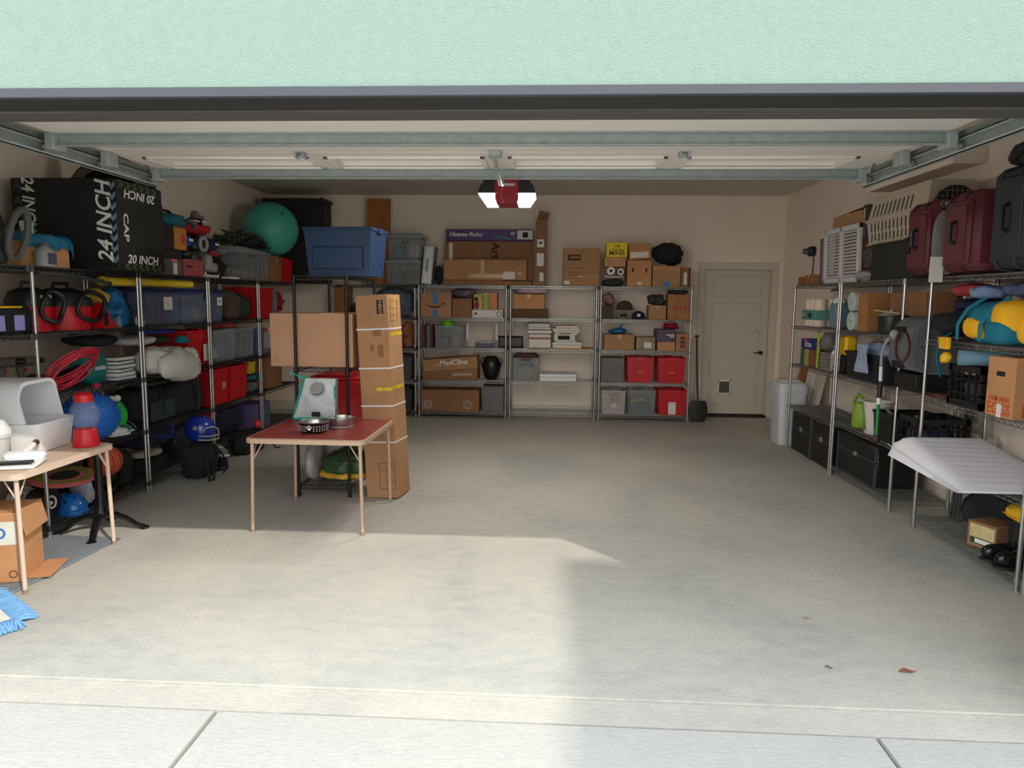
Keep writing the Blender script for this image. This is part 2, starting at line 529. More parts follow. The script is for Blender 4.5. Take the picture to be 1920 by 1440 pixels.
# ================================================================ overhead garage door, open
GD = thing('garage_door', 'white sectional garage door raised flat under the ceiling', 'garage door', (-.355, 4.0, 2.527))
DOORIN = mat('white_door_skin', S(238, 230, 221), .5, nz=.07, ns=12, bump=.08, bs=30, stretch=(.15, 6, 1))
gx0, gx1 = -2.405, 2.405
def sect(y0, y1, holes):
    b = B()
    if not holes:
        return b.box(gx0, gx1, y0 + .004, y1 - .004, 0, .045, .004)
    ha, hb = y0 + .16, y1 - .14
    b.box(gx0, gx1, y0 + .004, ha, 0, .045, .004).box(gx0, gx1, hb, y1 - .004, 0, .045, .004)
    xs = [gx0] + [q for h_ in holes for q in h_] + [gx1]
    for i in range(0, len(xs), 2):
        b.box(xs[i], xs[i + 1], ha - .002, hb + .002, 0, .045)
    return b
HOL = [(-2.25, -1.22), (-1.07, -.10), (.10, 1.04), (1.21, 2.20)]
for (y0, y1, hl) in ((-1.02, -.63, None), (-.63, -.10, None), (-.10, .43, None), (.43, 1.05, HOL)):
    so = part(GD, 'door_section', sect(y0, y1, hl), DOORIN)
    if hl:
        for (a, c) in hl:
            part(so, 'recessed_panel', B().box(a - .01, c + .01, y0 + .15, y1 - .13, .034, .046), DOORIN)
            fr = B()
            for (p, q, r, s_) in ((a - .03, c + .03, y0 + .135, y0 + .16), (a - .03, c + .03, y1 - .14, y1 - .115), (a - .03, a + .004, y0 + .135, y1 - .115), (c - .004, c + .03, y0 + .135, y1 - .115)):
                fr.box(p, q, r, s_, -.012, .012, .005)
            part(so, 'panel_moulding', fr, DOORIN)
for y in (-.06, 1.0):
    part(GD, 'strut', B().box(gx0 + .02, gx1 - .02, y - .045, y + .004, -.006, .001).box(gx0 + .02, gx1 - .02, y - .005, y, -.064, 0).box(gx0 + .02, gx1 - .02, y - .03, y, -.068, -.062)
         .box(gx0 + .02, gx1 - .02, y - .02, y - .018, -.004, -.002), GALV)
for x in (-1.195, -.0, 1.14):
    for y in (.43,):
        part(GD, 'hinge', B().box(x - .03, x + .03, y - .05, y + .05, -.006, 0).box(x - .028, x - .018, y - .03, y + .03, -.035, 0).box(x + .018, x + .028, y - .03, y + .03, -.035, 0).cyl((x - .035, y, -.028), (x + .035, y, -.028), .007, n=8), GALV)
for x, sg in ((gx0, -1), (gx1, 1)):
    for y in (-.06, .43, 1.0):
        rr = B().box(x - .025, x + .025, y - .06, y + .05, -.085, -.0, .004).cyl((x, y, -.071), (x + sg * .06, y, -.071), .006, n=8).lathe([(0, -.010), (.022, -.010), (.022, .010), (0, .010)], 14, M=Matrix.Translation((x + sg * .062, y, -.071)) @ Matrix.Rotation(PI / 2, 4, 'Y'))
        part(GD, 'roller_bracket', rr, GALV)
arm = B().box(-.03, .045, .36, .47, -.03, 0, .004).tube([(.0, .42, -.03), (.0, .62, -.06), (.0, .85, -.085), (.0, 1.0, -.10), (.0, 1.15, -.08), (.0, 1.3, .02), (.0, 1.36, .09)], .013, 6)
part(GD, 'opener_arm', arm, GALV)

# tracks with angle hangers
for X, sg, nm in ((-2.84, 1, 'left'), (2.13, -1, 'right')):
    t = thing('door_track', 'galvanised roller track carrying the garage door beside the %s' % ('black jump box' if sg > 0 else 'upright suitcases'), 'track', (X, 2.9, 0), group=None)
    path = [(0, -.02, 0.1), (0, -.02, 1.95), (0, .02, 2.15), (0, .12, 2.31), (0, .28, 2.40), (0, .48, 2.43), (0, 2.16, 2.43)]
    b = B()
    for i, (p, q) in enumerate(zip(path, path[1:])):
        p, q = Vector(p), Vector(q)
        d_ = (q - p).normalized(); n_ = Vector((0, -d_.z, d_.y))
        for (x0_, x1_, h0, h1) in ((-.002, .002, -.012, .064), (0, .032, -.014, -.009), (0, .032, .060, .065), (.028, .032, -.014, .002), (.028, .032, .05, .065)):
            vs_ = [pt + n_ * hh + Vector((xx * sg, 0, 0)) for pt in (p, q) for hh in (h0, h1) for xx in (x0_, x1_)]
            b.add(vs_, [(0, 2, 3, 1), (4, 5, 7, 6), (0, 1, 5, 4), (2, 6, 7, 3), (0, 4, 6, 2), (1, 3, 7, 5)])
    part(t, 'track_rail', b, GALV)
    part(t, 'angle_iron', B().box(-.003, .003, .1, 2.12, 2.50, 2.54).box(-sg * .03, 0.0, .1, 2.12, 2.537, 2.542) if False else B().box(-.003, .003, .1, 2.12, 2.495, 2.54), GALV)
    part(t, 'ceiling_hanger', B().box(-.004, .004, 2.06, 2.10, 2.49, ZC - .004).box(-.03, .03, 2.04, 2.12, ZC - .008, ZC - .002), GALV)
    part(t, 'warning_label', B().box(sg * .001 - .003, sg * .001 + .003, 1.1, 1.25, 2.502, 2.535), YELP)
# opener
OP = thing('garage_opener', 'red and black garage door opener with two lit lamps under the ceiling', 'door opener', (-.375, 6.0, 2.436))
pol = [(-.19, 0), (.19, 0), (.238, .075), (.225, .13), (.19, .182), (-.19, .182), (-.225, .13), (-.238, .075)]
part(OP, 'housing', B().prism([(-.238, .078), (.238, .078), (.225, .13), (.185, .185), (-.185, .185), (-.225, .13)], 0, .34, 'y'), BLACK)
LAMP = mat('lamp_lens', S(255, 250, 235), .4, emit=(1.0, .95, .86, 1), es=75.0)
part(OP, 'lamp_lens', B().prism([(-.09, .004), (-.185, .004), (-.236, .076), (-.09, .072)], .004, .33, 'y'), LAMP, 'glowing lamp cover')
part(OP, 'lamp_lens', B().prism([(.09, .004), (.185, .004), (.236, .076), (.09, .072)], .004, .33, 'y'), LAMP, 'glowing lamp cover')
OPR = mat('opener_red', S(150, 18, 30), .4)
part(OP, 'front_panel', B().prism([(-.085, 0), (.09, 0), (.098, .03), (.098, .185), (-.098, .185), (-.095, .03)], -.012, .33, 'y').box(-.09, .09, -.02, -.01, .072, .08, .002), OPR)
part(OP, 'name_plate', B().box(-.03, .075, -.016, -.011, .13, .16, .002), mat('plate_grey', S(150, 110, 110), .4))
text(OP, (.476, .024, .185), '-y', .545, .785, .022, 'LiftMaster', INKW, out=.006)
part(OP, 'rail', B().box(-.02, .02, -3.0, -.012, .20, .225, .003).box(-.03, .03, -.4, -.0, .185, .20), GALV)
part(OP, 'hanger_strap', B().box(-.14, -.115, .1, .13, .18, ZC - 2.436 - .003).box(.115, .14, .1, .13, .18, ZC - 2.436 - .003), GALV)
CORD = mat('red_cord', S(190, 60, 70), .8)
rc = part(OP, 'release_cord', B().tube([(.0, -.6, .2), (.001, -.6, .05), (-.002, -.6, -.055)], .0035, 5), CORD)
part(rc, 'pull_knob', B().ell((-.002, -.6, -.075), (.017, .017, .02)), mat('red_knob', S(170, 20, 40), .4))

# ================================================================ wire shelving units
LV = [.09, .53, .97, 1.39, 1.83]
_mesh = {}
def shelf_mesh(w, d, m, px=.0254):
    k = ('s', w, d, m.name)
    if k not in _mesh:
        b = B(); r = .0022
        def bar(x0, x1, y0, y1, z0, z1): b.box(x0, x1, y0, y1, z0, z1)
        n = int(round(w / px))
        for i in range(1, n):
            x = -w / 2 + i * w / n
            bar(x - r * .7, x + r * .7, -d / 2, d / 2, -.003, 0)
        for y in (-d / 2, d / 2):
            for z in (-.006, -.034):
                bar(-w / 2, w / 2, y - .003, y + .003, z - .003, z + .003)
            nz_ = int(round(w / .06))
            for i in range(nz_):
                xa = -w / 2 + w * i / nz_; xm = xa + w / nz_ / 2; xb = xa + w / nz_
                b.tube([(xa, y, -.032), (xm, y, -.008), (xb, y, -.032)], .0024, 4)
        for x in (-w / 2, w / 2):
            for z in (-.006, -.034):
                bar(x - .003, x + .003, -d / 2, d / 2, z - .003, z + .003)
            nz_ = int(round(d / .06))
            for i in range(nz_):
                ya = -d / 2 + d * i / nz_; ym = ya + d / nz_ / 2; yb = ya + d / nz_
                b.tube([(x, ya, -.032), (x, ym, -.008), (x, yb, -.032)], .0024, 4)
        for y in (-.12, 0.0, .12):
            if abs(y) < d / 2: bar(-w / 2, w / 2, y - .0025, y + .0025, -.009, -.004)
        for x in (-w / 2, w / 2):
            for y in (-d / 2, d / 2):
                b.cyl((x, y, -.040), (x, y, 0), .019, .0165, n=10)
        _mesh[k] = b.mesh('wire_shelf', m)
    return _mesh[k]
def post_mesh(h, m):
    k = ('p', h, m.name)
    if k not in _mesh:
        b = B().cyl((0, 0, .035), (0, 0, h), .0127, n=12)
        b.lathe([(.0127, h), (.009, h + .008), (0, h + .009)], 12)
        for q in range(1, 12):
            pass
        _mesh[k] = b.mesh('post', m)
        _mesh[('f', m.name)] = B().cyl((0, 0, .012), (0, 0, .06), .0145, n=12).cyl((0, 0, 0), (0, 0, .014), .017, n=12).mesh('levelling_foot', m)
    return _mesh[k], _mesh[('f', m.name)]
def unit(label, cx, cy, w, d, rz, levels=LV, h=1.818, pm=CHROME, wm=WIREC, posts=((-1, -1), (1, -1), (1, 1), (-1, 1)), group='wire shelving units along the walls', name='wire_shelving'):
    t = thing(name, label, 'shelving', (cx, cy, 0), rz, group)
    for lv in levels:
        link('wire_shelf', shelf_mesh(w, d, wm), t, (0, 0, lv))
    pm_, ft = post_mesh(h, pm)
    for sx, sy in posts:
        p = link('post', pm_, t, (sx * w / 2, sy * d / 2, 0))
        link('levelling_foot', ft, p)
    return t
Q = PI / 2
XC = -3.595
# front posts of the left-hand units stand at x = -3.37; local -y faces the room
unit('chrome wire shelving at the left frame edge with a black vacuum on top', XC, 3.868, 1.18, .45, Q, levels=[1.39, 1.83], wm=WIRED, posts=((-1, -1), (-1, 1)))
unit('chrome wire shelving holding the black jump box and the red shop vacuums', XC, 5.09, 1.185, .45, Q, wm=WIRED)
unit('chrome wire shelving with clear navy-lidded totes and a white sack', XC, 6.295, 1.14, .45, Q, wm=WIRED)
unit('chrome wire shelving under the string lights with a pair of red totes', XC, 7.49, 1.165, .45, Q, wm=WIRED)
unit('chrome wire shelving in the far left corner by the exercise ball', XC, 8.705, 1.165, .45, Q, wm=WIRED)
YC = 9.915
unit('chrome wire shelving behind the tall strapped carton', -2.44, YC, 1.18, .45, 0, wm=WIRED)
unit('chrome wire shelving on the back wall under the purple television box', -1.198, YC, 1.197, .45, 0)
unit('nearly empty chrome wire shelving in the middle of the back wall', .04, YC, 1.16, .45, 0)
unit('chrome wire shelving next to the door with red totes at the bottom', 1.283, YC, 1.205, .45, 0)
XRc = 2.93
unit('chrome wire shelving beside the white bin with paper towels and a wire basket', XRc, 7.48, 1.22, .45, Q, levels=[.50, .965, 1.385, 1.83])
unit('chrome wire shelving under the pet carrier with laundry basket and planters', XRc, 6.23, 1.187, .45, Q)
unit('chrome wire shelving with the white wedge cushion and the suitcases', XRc, 4.664, 1.172, .45, Q)
unit('chrome wire shelving cut off at the right frame edge', XRc, 3.43, 1.17, .45, Q)
# narrow black rack in the middle of the floor
unit('narrow black wire rack standing behind the red card table', -1.851, 6.13, .426, .92, 0, levels=[.10, .55, 1.075, 1.82], pm=BLKM, wm=BLKM, group=None, name='wire_rack')

# ================================================================ makers for the stored things
def bb(x0, x1, y0, y1, z0, z1):
    """location and size of a thing that fills a box"""
    return ((x0 + x1) / 2, (y0 + y1) / 2, z0), (x1 - x0, y1 - y0, z1 - z0)
def carton(label, box, m=CB, rz=0.0, front='-y', tape=True, open_=False, name='cardboard_box', cat='box', group=None, flaps=0.0, ry=0.0, rx=0.0, tapem=None):
    loc, d = bb(*box)
    t = thing(name, label, cat, loc, rz, group, rx, ry)
    x, y, z = d
    if open_:
        w = .006
        b = B().box(-x / 2, x / 2, -y / 2, y / 2, 0, .006)
        for (a, c, e, f) in ((-x / 2, x / 2, -y / 2, -y / 2 + w), (-x / 2, x / 2, y / 2 - w, y / 2), (-x / 2, -x / 2 + w, -y / 2 + w, y / 2 - w), (x / 2 - w, x / 2, -y / 2 + w, y / 2 - w)):
            b.box(a, c, e, f, 0.006, z)
        part(t, 'body', b, m)
    else:
        part(t, 'body', B().box(-x / 2, x / 2, -y / 2, y / 2, 0, z, min(.005, z * .1)), m)
    if flaps:
        fo = B()
        fl = min(flaps, y * .6)
        s = part(t, 'flap', B().box(-x / 2, x / 2, -.003, .003, 0, fl, M=Matrix.Translation((0, -y / 2, z)) @ Matrix.Rotation(.9, 4, 'X')), m)
        part(t, 'flap', B().box(-x / 2, x / 2, -.003, .003, 0, fl, M=Matrix.Translation((0, y / 2, z)) @ Matrix.Rotation(-.3, 4, 'X')), m)
    if tape:
        M, W, H = fm(d, front)
        part(t, 'tape', B().box(W * .5 - .024, W * .5 + .024, H * .72, H, -.0004, .001, M=M), tapem or TAPE)
        if not open_:
            if front == '-y':
                part(t, 'tape', B().box(-.024, .024, -y / 2, y / 2, z - .0004, z + .001), tapem or TAPE)
            else:
                part(t, 'tape', B().box(-x / 2, x / 2, -.024, .024, z - .0004, z + .001), tapem or TAPE)
    return t, d
def tote(label, box, bm, lm=None, rz=0.0, group=None, name='storage_tote', ribs=4, taper=.9, cat='storage bin', lid=True, handles=True, ry=0.0):
    """tapered plastic tote: shell with rim and ribs, lid, clip handles"""
    loc, d = bb(*box)
    t = thing(name, label, cat, loc, rz, group, 0, ry)
    x, y, z = d
    lm = lm or bm
    hz = z * .88 if lid else z
    w = .005
    def ring(k, zz, inset):
        return [(sx * (x / 2 * k - inset), sy * (y / 2 * k - inset), zz) for sx, sy in ((-1, -1), (1, -1), (1, 1), (-1, 1))]
    k1 = .965
    vs_ = ring(taper, 0, 0) + ring(k1, hz, 0) + ring(k1, hz, w) + ring(taper, w, w)
    fs = [(3, 2, 1, 0), (12, 13, 14, 15)]
    for a in range(3):
        for j in range(4):
            j2 = (j + 1) % 4
            fs.append((a * 4 + j, a * 4 + j2, a * 4 + 4 + j2, a * 4 + 4 + j))
    part(t, 'body', B().add(vs_, fs), bm)
    rim = B()
    for (a, c, e, f) in ((-x / 2, x / 2, -y / 2, -y / 2 + .014), (-x / 2, x / 2, y / 2 - .014, y / 2), (-x / 2, -x / 2 + .014, -y / 2 + .014, y / 2 - .014), (x / 2 - .014, x / 2, -y / 2 + .014, y / 2 - .014)):
        rim.box(a, c, e, f, hz - .026, hz, .003)
    part(t, 'rim', rim, bm)
    if ribs:
        rb = B()
        for i in range(ribs):
            u = -.8 + 1.6 * (i + .5) / ribs
            for sy in (-1, 1):
                y0 = sy * y / 2 * taper; y1 = sy * y / 2 * k1
                xx = u * x / 2 * taper
                rb.tube([(xx, y0, .03), (u * x / 2 * k1, y0 + (y1 - y0) * .8, hz * .8)], .006, 4)
            for sx in (-1, 1):
                x0 = sx * x / 2 * taper; x1 = sx * x / 2 * k1
                rb.tube([(x0, u * y / 2 * taper, .03), (x0 + (x1 - x0) * .8, u * y / 2 * k1, hz * .8)], .006, 4)
        part(t, 'rib', rb, bm)['kind'] = 'stuff'
    if lid:
        part(t, 'lid', B().box(-x / 2 - .004, x / 2 + .004, -y / 2 - .004, y / 2 + .004, hz - .012, hz + .012, .004).box(-x / 2 + .03, x / 2 - .03, -y / 2 + .03, y / 2 - .03, hz + .01, z, .012), lm)
    if handles:
        long_x = x >= y
        for s in (-1, 1):
            M = (-.06, .06, -.006, .012) if long_x else (-.06, .06, -.006, .012)
            if long_x:
                part(t, 'handle', B().box(s * x / 2 - .012, s * x / 2 + .012, -.06, .06, hz - .045, hz + .006, .005), lm)
            else:
                part(t, 'handle', B().box(-.06, .06, s * y / 2 - .012, s * y / 2 + .012, hz - .045, hz + .006, .005), lm)
    return t, d
def lump(name, label, cat, box, m, p=2.6, amp=.25, fr=6.0, seed=1, rz=0.0, group=None, strap=None, ry=0.0, rx=0.0, parts=()):
    """soft bag or bundle that fills a box"""
    loc, d = bb(*box)
    x, y, z = d
    body = B().ell((0, 0, z / 2), (x / 2 * .97, y / 2 * .97, z / 2 * 1.02), p, amp, fr, seed, 44, 26, flat=0.0, fold=.16 if amp > .1 else .05)
    xs_, ys_, zs_ = [[p[i] for p in body.v] for i in range(3)]
    fx, fy, fz = x / (max(xs_) - min(xs_)), y / (max(ys_) - min(ys_)), z / (max(zs_) - min(zs_))
    body.v = [((p[0] - (max(xs_) + min(xs_)) / 2) * fx, (p[1] - (max(ys_) + min(ys_)) / 2) * fy, (p[2] - min(zs_)) * fz) for p in body.v]
    if not strap and not parts:
        return one(name, label, cat, body, m, loc, rz, group, rx, ry, 80), d
    t = thing(name, label, cat, loc, rz, group, rx, ry)
    part(t, 'body', body, m, ang=80)
    if strap:
        for (pts, r, sm) in strap:
            part(t, 'strap', B().tube([(a * x, b_ * y, c * z) for a, b_, c in pts], r, 6, flat=.45), sm)
    for (nm, fn, pm) in parts:
        b = B(); fn(b, x, y, z); part(t, nm, b, pm)
    return t, d
def cap_hat(label, loc, r, m, bm=None, rz=0.0, group=None, s=1.0, tilt=0.0):
    t = thing('baseball_cap', label, 'cap', loc, rz, group, tilt)
    part(t, 'crown', B().lathe([(r, 0), (r * 1.0, r * .35), (r * .86, r * .75), (r * .55, r * 1.02), (r * .2, r * 1.12), (0, r * 1.13)], 20), m)
    def br(u, v):
        a = (u - .5) * 2.2
        q = r * (.96 + .62 * v * math.cos((u - .5) * 2.6))
        return (q * math.sin(a), -q * math.cos(a), .022 - .03 * abs(u - .5) * v)
    part(t, 'brim', B().sheet(br, 12, 4, .005), bm or m)
    part(t, 'button', B().ell((0, 0, r * 1.14), (.008, .008, .006), nu=8, nv=6), m)
    return t
def shoe(label, loc, L_, m, sm, rz=0.0, group=None, name='shoe', ry=0.0):
    t = thing(name, label, 'shoe', loc, rz, group, 0, ry)
    part(t, 'upper', B().ell((-L_ * .08, 0, L_ * .17), (L_ * .42, L_ * .17, L_ * .15), 2.4, .1, 8, 3, flat=.02).ell((-L_ * .26, 0, L_ * .24), (L_ * .2, L_ * .15, L_ * .2), 2.4, .08, 8, 5, flat=.02), m, ang=80)
    part(t, 'sole', B().ell((-L_ * .05, 0, L_ * .05), (L_ * .48, L_ * .19, L_ * .055), 3.5, flat=0), sm)
    part(t, 'laces', B().tube([(L_ * .12, -L_ * .08, L_ * .27), (L_ * .06, L_ * .08, L_ * .3), (0, -L_ * .08, L_ * .32), (-L_ * .06, L_ * .08, L_ * .345), (-L_ * .1, -L_ * .08, L_ * .37)], .005, 5), sm)
    return t
def bottle(label, loc, r, h, m, cm, neck=.35, group=None, name='bottle', band=None):
    t = thing(name, label, 'bottle', loc, 0, group)
    part(t, 'body', B().lathe([(0, 0), (r * .95, 0), (r, .01), (r, h * .62), (r * .85, h * .74), (r * neck, h * .85), (r * neck, h * .9), (0, h * .9)], 18), m)
    part(t, 'cap', B().lathe([(0, h * .87), (r * neck * 1.25, h * .87), (r * neck * 1.2, h), (0, h)], 14), cm)
    if band:
        part(t, 'label', B().lathe([(r * 1.01, h * .15), (r * 1.015, h * .16), (r * 1.015, h * .55), (r * 1.01, h * .56)], 18), band)
    return t
def book(label, loc, d, m, rz=0.0, group=None):
    """book lying flat: covers and page block"""
    x, y, z = d
    t = thing('book', label, 'book', loc, rz, group)
    part(t, 'cover', B().box(-x / 2, x / 2, -y / 2, y / 2, 0, z * .12 + .001).box(-x / 2, x / 2, -y / 2, y / 2, z * .88 - .001, z).box(-x / 2, x / 2, y / 2 - .004, y / 2, 0, z), m)
    part(t, 'pages', B().box(-x / 2 + .004, x / 2 - .004, -y / 2 + .004, y / 2 - .004, z * .12, z * .88), PAPER)
    return t
def milk_crate(label, box, m, rz=0.0, group=None):
    loc, d = bb(*box)
    x, y, z = d
    t = thing('milk_crate', label, 'crate', loc, rz, group)
    part(t, 'base', B().box(-x / 2, x / 2, -y / 2, y / 2, 0, .012, .003), m)
    for k, (ax, s) in enumerate((('y', -1), ('y', 1), ('x', -1), ('x', 1))):
        L_ = x if ax == 'y' else y
        off = s * ((y if ax == 'y' else x) / 2 - .008)
        b = B()
        def bar(u0, u1, v0, v1):
            if ax == 'y': b.box(u0, u1, off - .006, off + .006, v0, v1)
            else: b.box(off - .006, off + .006, u0, u1, v0, v1)
        bar(-L_ / 2, L_ / 2, 0, .045); bar(-L_ / 2, L_ / 2, z - .04, z)
        bar(-L_ / 2, -L_ / 2 + .03, 0, z); bar(L_ / 2 - .03, L_ / 2, 0, z)
        n = 5
        for i in range(1, n):
            u = -L_ / 2 + L_ * i / n
            bar(u - .005, u + .005, .045, z - .04)
        for i in range(1, 3):
            v = z * i / 3
            bar(-L_ / 2, L_ / 2, v - .005, v + .005)
        if s == 1 and ax == 'y' or ax == 'x':
            pass
        part(t, 'side_grid', b, m)
    return t, d
def wire_grid(t, name, m, x0, x1, y0, y1, n, k, z, r=.002, ax='y'):
    b = B()
    for i in range(n + 1):
        u = x0 + (x1 - x0) * i / n
        p, q = ((u, z, y0), (u, z, y1)) if ax == 'y' else ((z, u, y0), (z, u, y1))
        b.tube([p, q], r, 4)
    for j in range(k + 1):
        v = y0 + (y1 - y0) * j / k
        p, q = ((x0, z, v), (x1, z, v)) if ax == 'y' else ((z, x0, v), (z, x1, v))
        b.tube([p, q], r, 4)
    return part(t, name, b, m)
def coil(n, r0, r1, z, seed, pts=40, tilt=.25, sx=1.0):
    rnd = random.Random(seed)
    P_ = []
    for i in range(n):
        a0 = rnd.uniform(-.1, .1); rr = rnd.uniform(r0, r1); ox = rnd.uniform(-.02, .02); oy = rnd.uniform(-.02, .02)
        tl = rnd.uniform(.3, 1) * tilt
        for j in range(pts):
            a = 2 * PI * j / pts
            P_.append((ox + sx * rr * math.cos(a), oy + rr * math.sin(a), z + .006 * i + tl * rr * (1 + math.sin(a + a0))))
    return P_
SH = [q + .002 for q in LV]      # resting heights of the shelves

# ================================================================ left wall
S0, S1, S2, S3, S4 = SH
# ---- top shelf
t = thing('canister_vacuum', 'dark canister vacuum with ribbed grey hose on the top shelf, left frame edge', 'vacuum', (-3.50, 4.26, S4))
part(t, 'tank', B().lathe([(0, 0), (.12, 0), (.13, .03), (.125, .2), (.115, .22)], 22), mat('vac_green_black', S(40, 48, 46), .5))
part(t, 'motor_head', B().lathe([(.12, .22), (.127, .24), (.105, .31), (.05, .34), (0, .345)], 22), BLACK)
part(t, 'carry_handle', B().tube([(-.1, 0, .3), (-.08, 0, .38), (.08, 0, .38), (.1, 0, .3)], .013), mat('brown_handle', S(70, 48, 40), .5))
hp = [(.04 * math.cos(a) + .175, .075 * math.sin(a) + .085, .185 + .15 * math.cos(a)) for a in [i * 2 * PI / 30 for i in range(30)]]
part(t, 'hose', B().tube(hp, [.024 if i % 2 else .02 for i in range(30)], 9, True), mat('hose_grey', S(86, 84, 80), .6))
t, d = carton('tan box half covered by a blue plastic bag beside the jump box', (-3.715, -3.43, 4.50, 4.96, S4, S4 + .19), CBo, front='+x', tape=False, open_=True)
decal(t, d, '+x', .35, .37, 0, 1, TAPE, 'fold_line')
loc = (-3.573, 4.73, S4)
def drape(u, v):
    a = (u - .5) * 2; c = (v - .5) * 2
    x = a * .215; y = c * .275
    n_ = noise.noise(Vector((x * 14, y * 14, 3)))
    z = .215 + .02 * n_
    ov = max(0, abs(x) - .150) + max(0, abs(y) - .235)
    x = max(-.162, min(.162, x)) ; y = max(-.248, min(.248, y))
    return (x + .012 * n_ * (ov > 0) + (.004 if a > 0 else -.004), y, z - ov * (1.4 + .7 * noise.noise(Vector((a * 3, c * 5, 1)))))
one('plastic_bag', 'crumpled blue plastic bag draped over the tan box', 'bag', B().sheet(drape, 26, 26, .003), mat('blue_bag', S(30, 110, 150), .25, nz=.25, ns=14, bump=.4, bs=22), loc, ang=70)
bottle('white capped bottle poking out of the blue bag', (-3.55, 4.72, S4 + .03), .045, .275, PAPER, WHITE, .75)
bottle('green capped bottle in the blue bag', (-3.61, 4.82, S4 + .03), .045, .25, mat('green_bottle', S(20, 110, 50), .3), mat('green_cap', S(20, 130, 60), .4), .75)
t = bottle('grey motor oil bottle standing before the tan box', (-3.35, 4.60, S4), .055, .15, GREYP, DGREY, .5)
M, W, H = fm((.11, .11, .15), '+x')
part(t, 'label', B().box(.02, .09, .012, .085, -.002, .003, M=M), mat('oil_label', S(60, 62, 96), .5))
# plyo box
pb = (-3.94, -3.15, 5.10, 5.72, S4, S4 + .655)
loc, d = bb(*pb)
PLY = mat('plyo_black', S(16, 17, 18), .55, nz=.15)
t = thing('jump_box', 'large black jump box printed 24 INCH and 20 INCH on the top shelf', 'exercise box', loc)
part(t, 'body', B().box(-d[0] / 2, d[0] / 2, -d[1] / 2, d[1] / 2, 0, d[2], .008), PLY)
text(t, d, '-y', .885, .52, .155, '24 INCH', INKW, rot=Q, sx=1.0, shear=.25)
text(t, d, '-y', .165, .72, .13, '24 INCH', INKW, rot=-Q, sx=.8, shear=.25)
text(t, d, '+x', .5, .125, .088, '20 INCH', INKW, sx=1.25, shear=.2)
text(t, d, '+x', .5, .86, .088, '20 INCH', INKW, rot=PI, sx=1.25, shear=.2)
text(t, d, '+x', .17, .48, .085, 'CAP', INKW, rot=-Q, sx=1.3)
CH1 = mat('chevron_blue', S(110, 140, 165), .5, nz=.25, ns=30); CH2 = mat('chevron_green', S(62, 86, 54), .5, nz=.25, ns=30); CH3 = mat('chevron_slate', S(62, 70, 92), .5, nz=.25, ns=30)
def chevron(t, d, face, u, v, w, h, rot, m):
    M, W, H = fm(d, face)
    M = M @ Matrix.Translation((u * W, v * H, .0012)) @ Matrix.Rotation(rot, 4, 'Z')
    part(t, 'chevron', B().prism([(-w / 2, h * .25), (0, -h * .25), (w / 2, h * .25), (w / 2, h * .85), (0, h * .35), (-w / 2, h * .85)], -.001, .001, 'z', M=M), m)
for i in range(8):
    chevron(t, d, '-y', .965, .09 + .115 * i, .05, .062, 0, CH1)
for i in range(4):
    chevron(t, d, '-y', .07, .94 - .16 * i, .055, .075, PI, CH3)
for i in range(6):
    chevron(t, d, '+x', .14 + .14 * i, .045, .05, .07, -Q, CH2)
    chevron(t, d, '+x', .14 + .14 * i, .95, .05, .07, Q, CH2)
# round case behind the jump box
t = thing('round_case', 'big round black case with tan rim standing behind the jump box', 'case', (-3.615, 5.80, S4))
M = Matrix.Translation((0, 0, .475)) @ Matrix.Diagonal((.89, 1, 1, 1)) @ Matrix.Rotation(Q, 4, 'X')
part(t, 'shell', B().lathe([(0, -.05), (.42, -.05), (.46, -.03), (.47, 0), (.46, .03), (.42, .05), (0, .05)], 36, M=M), BLKF)
part(t, 'rim_band', B().lathe([(.36, .05), (.36, .058), (.44, .05), (.44, .04)], 36, M=M), mat('tan_band', S(120, 112, 98), .7))
# stack beside it
t, d = carton('brown and black shoe carton under a teal pack on the top shelf', (-3.72, -3.36, 6.06, 6.50, S4 + .23, S4 + .43), mat('shoe_box_brown', S(186, 122, 54), .8), front='+x', tape=False)
decal(t, d, '+x', 0, .48, 0, 1, mat('box_dark', S(34, 26, 26), .7), 'dark_print'); decal(t, d, '+x', .78, .92, .3, .7, mat('sticker_red', S(190, 60, 60), .6), 'sticker'); decal(t, d, '-y', 0, 1, 0, 1, mat('box_dark', S(34, 26, 26), .7), 'dark_print')
lump('day_pack', 'teal and black pack lying on the brown shoe carton', 'bag', (-3.76, -3.33, 6.02, 6.60, S4 + .432, S4 + .56), TEALF, 3, .2, 7, 4, strap=[([(-.3, -.4, .9), (.1, -.3, 1.15), (.2, .1, 1.1), (.1, .35, .95)], .02, BLKF), ([(.46, .2, .6), (.53, .4, .3), (.5, .48, .05)], .018, TEALF)])
carton('black box under the brown shoe carton', (-3.70, -3.38, 6.06, 6.44, S4 + .145, S4 + .228), mat('box_black', S(26, 24, 26), .7), front='+x', tape=False)
t, d = carton('grey lidded box at the bottom of the stack beside the jump box', (-3.70, -3.37, 6.03, 6.40, S4, S4 + .143), mat('box_grey', S(92, 90, 88), .75), front='+x', tape=False)
decal(t, d, '+x', .62, .8, .05, .75, PAPER, 'label'); decal(t, d, '+x', .55, .8, .8, 1.0, mat('sticker_pink', S(220, 110, 120), .6), 'sticker')
t, d = carton('dusty red shoe box at the shelf front', (-3.66, -3.36, 6.44, 6.80, S4, S4 + .155), mat('box_red', S(150, 70, 74), .75), front='+x', tape=False)
decal(t, d, '+x', .1, .4, .5, .62, INK, 'finger_slot')
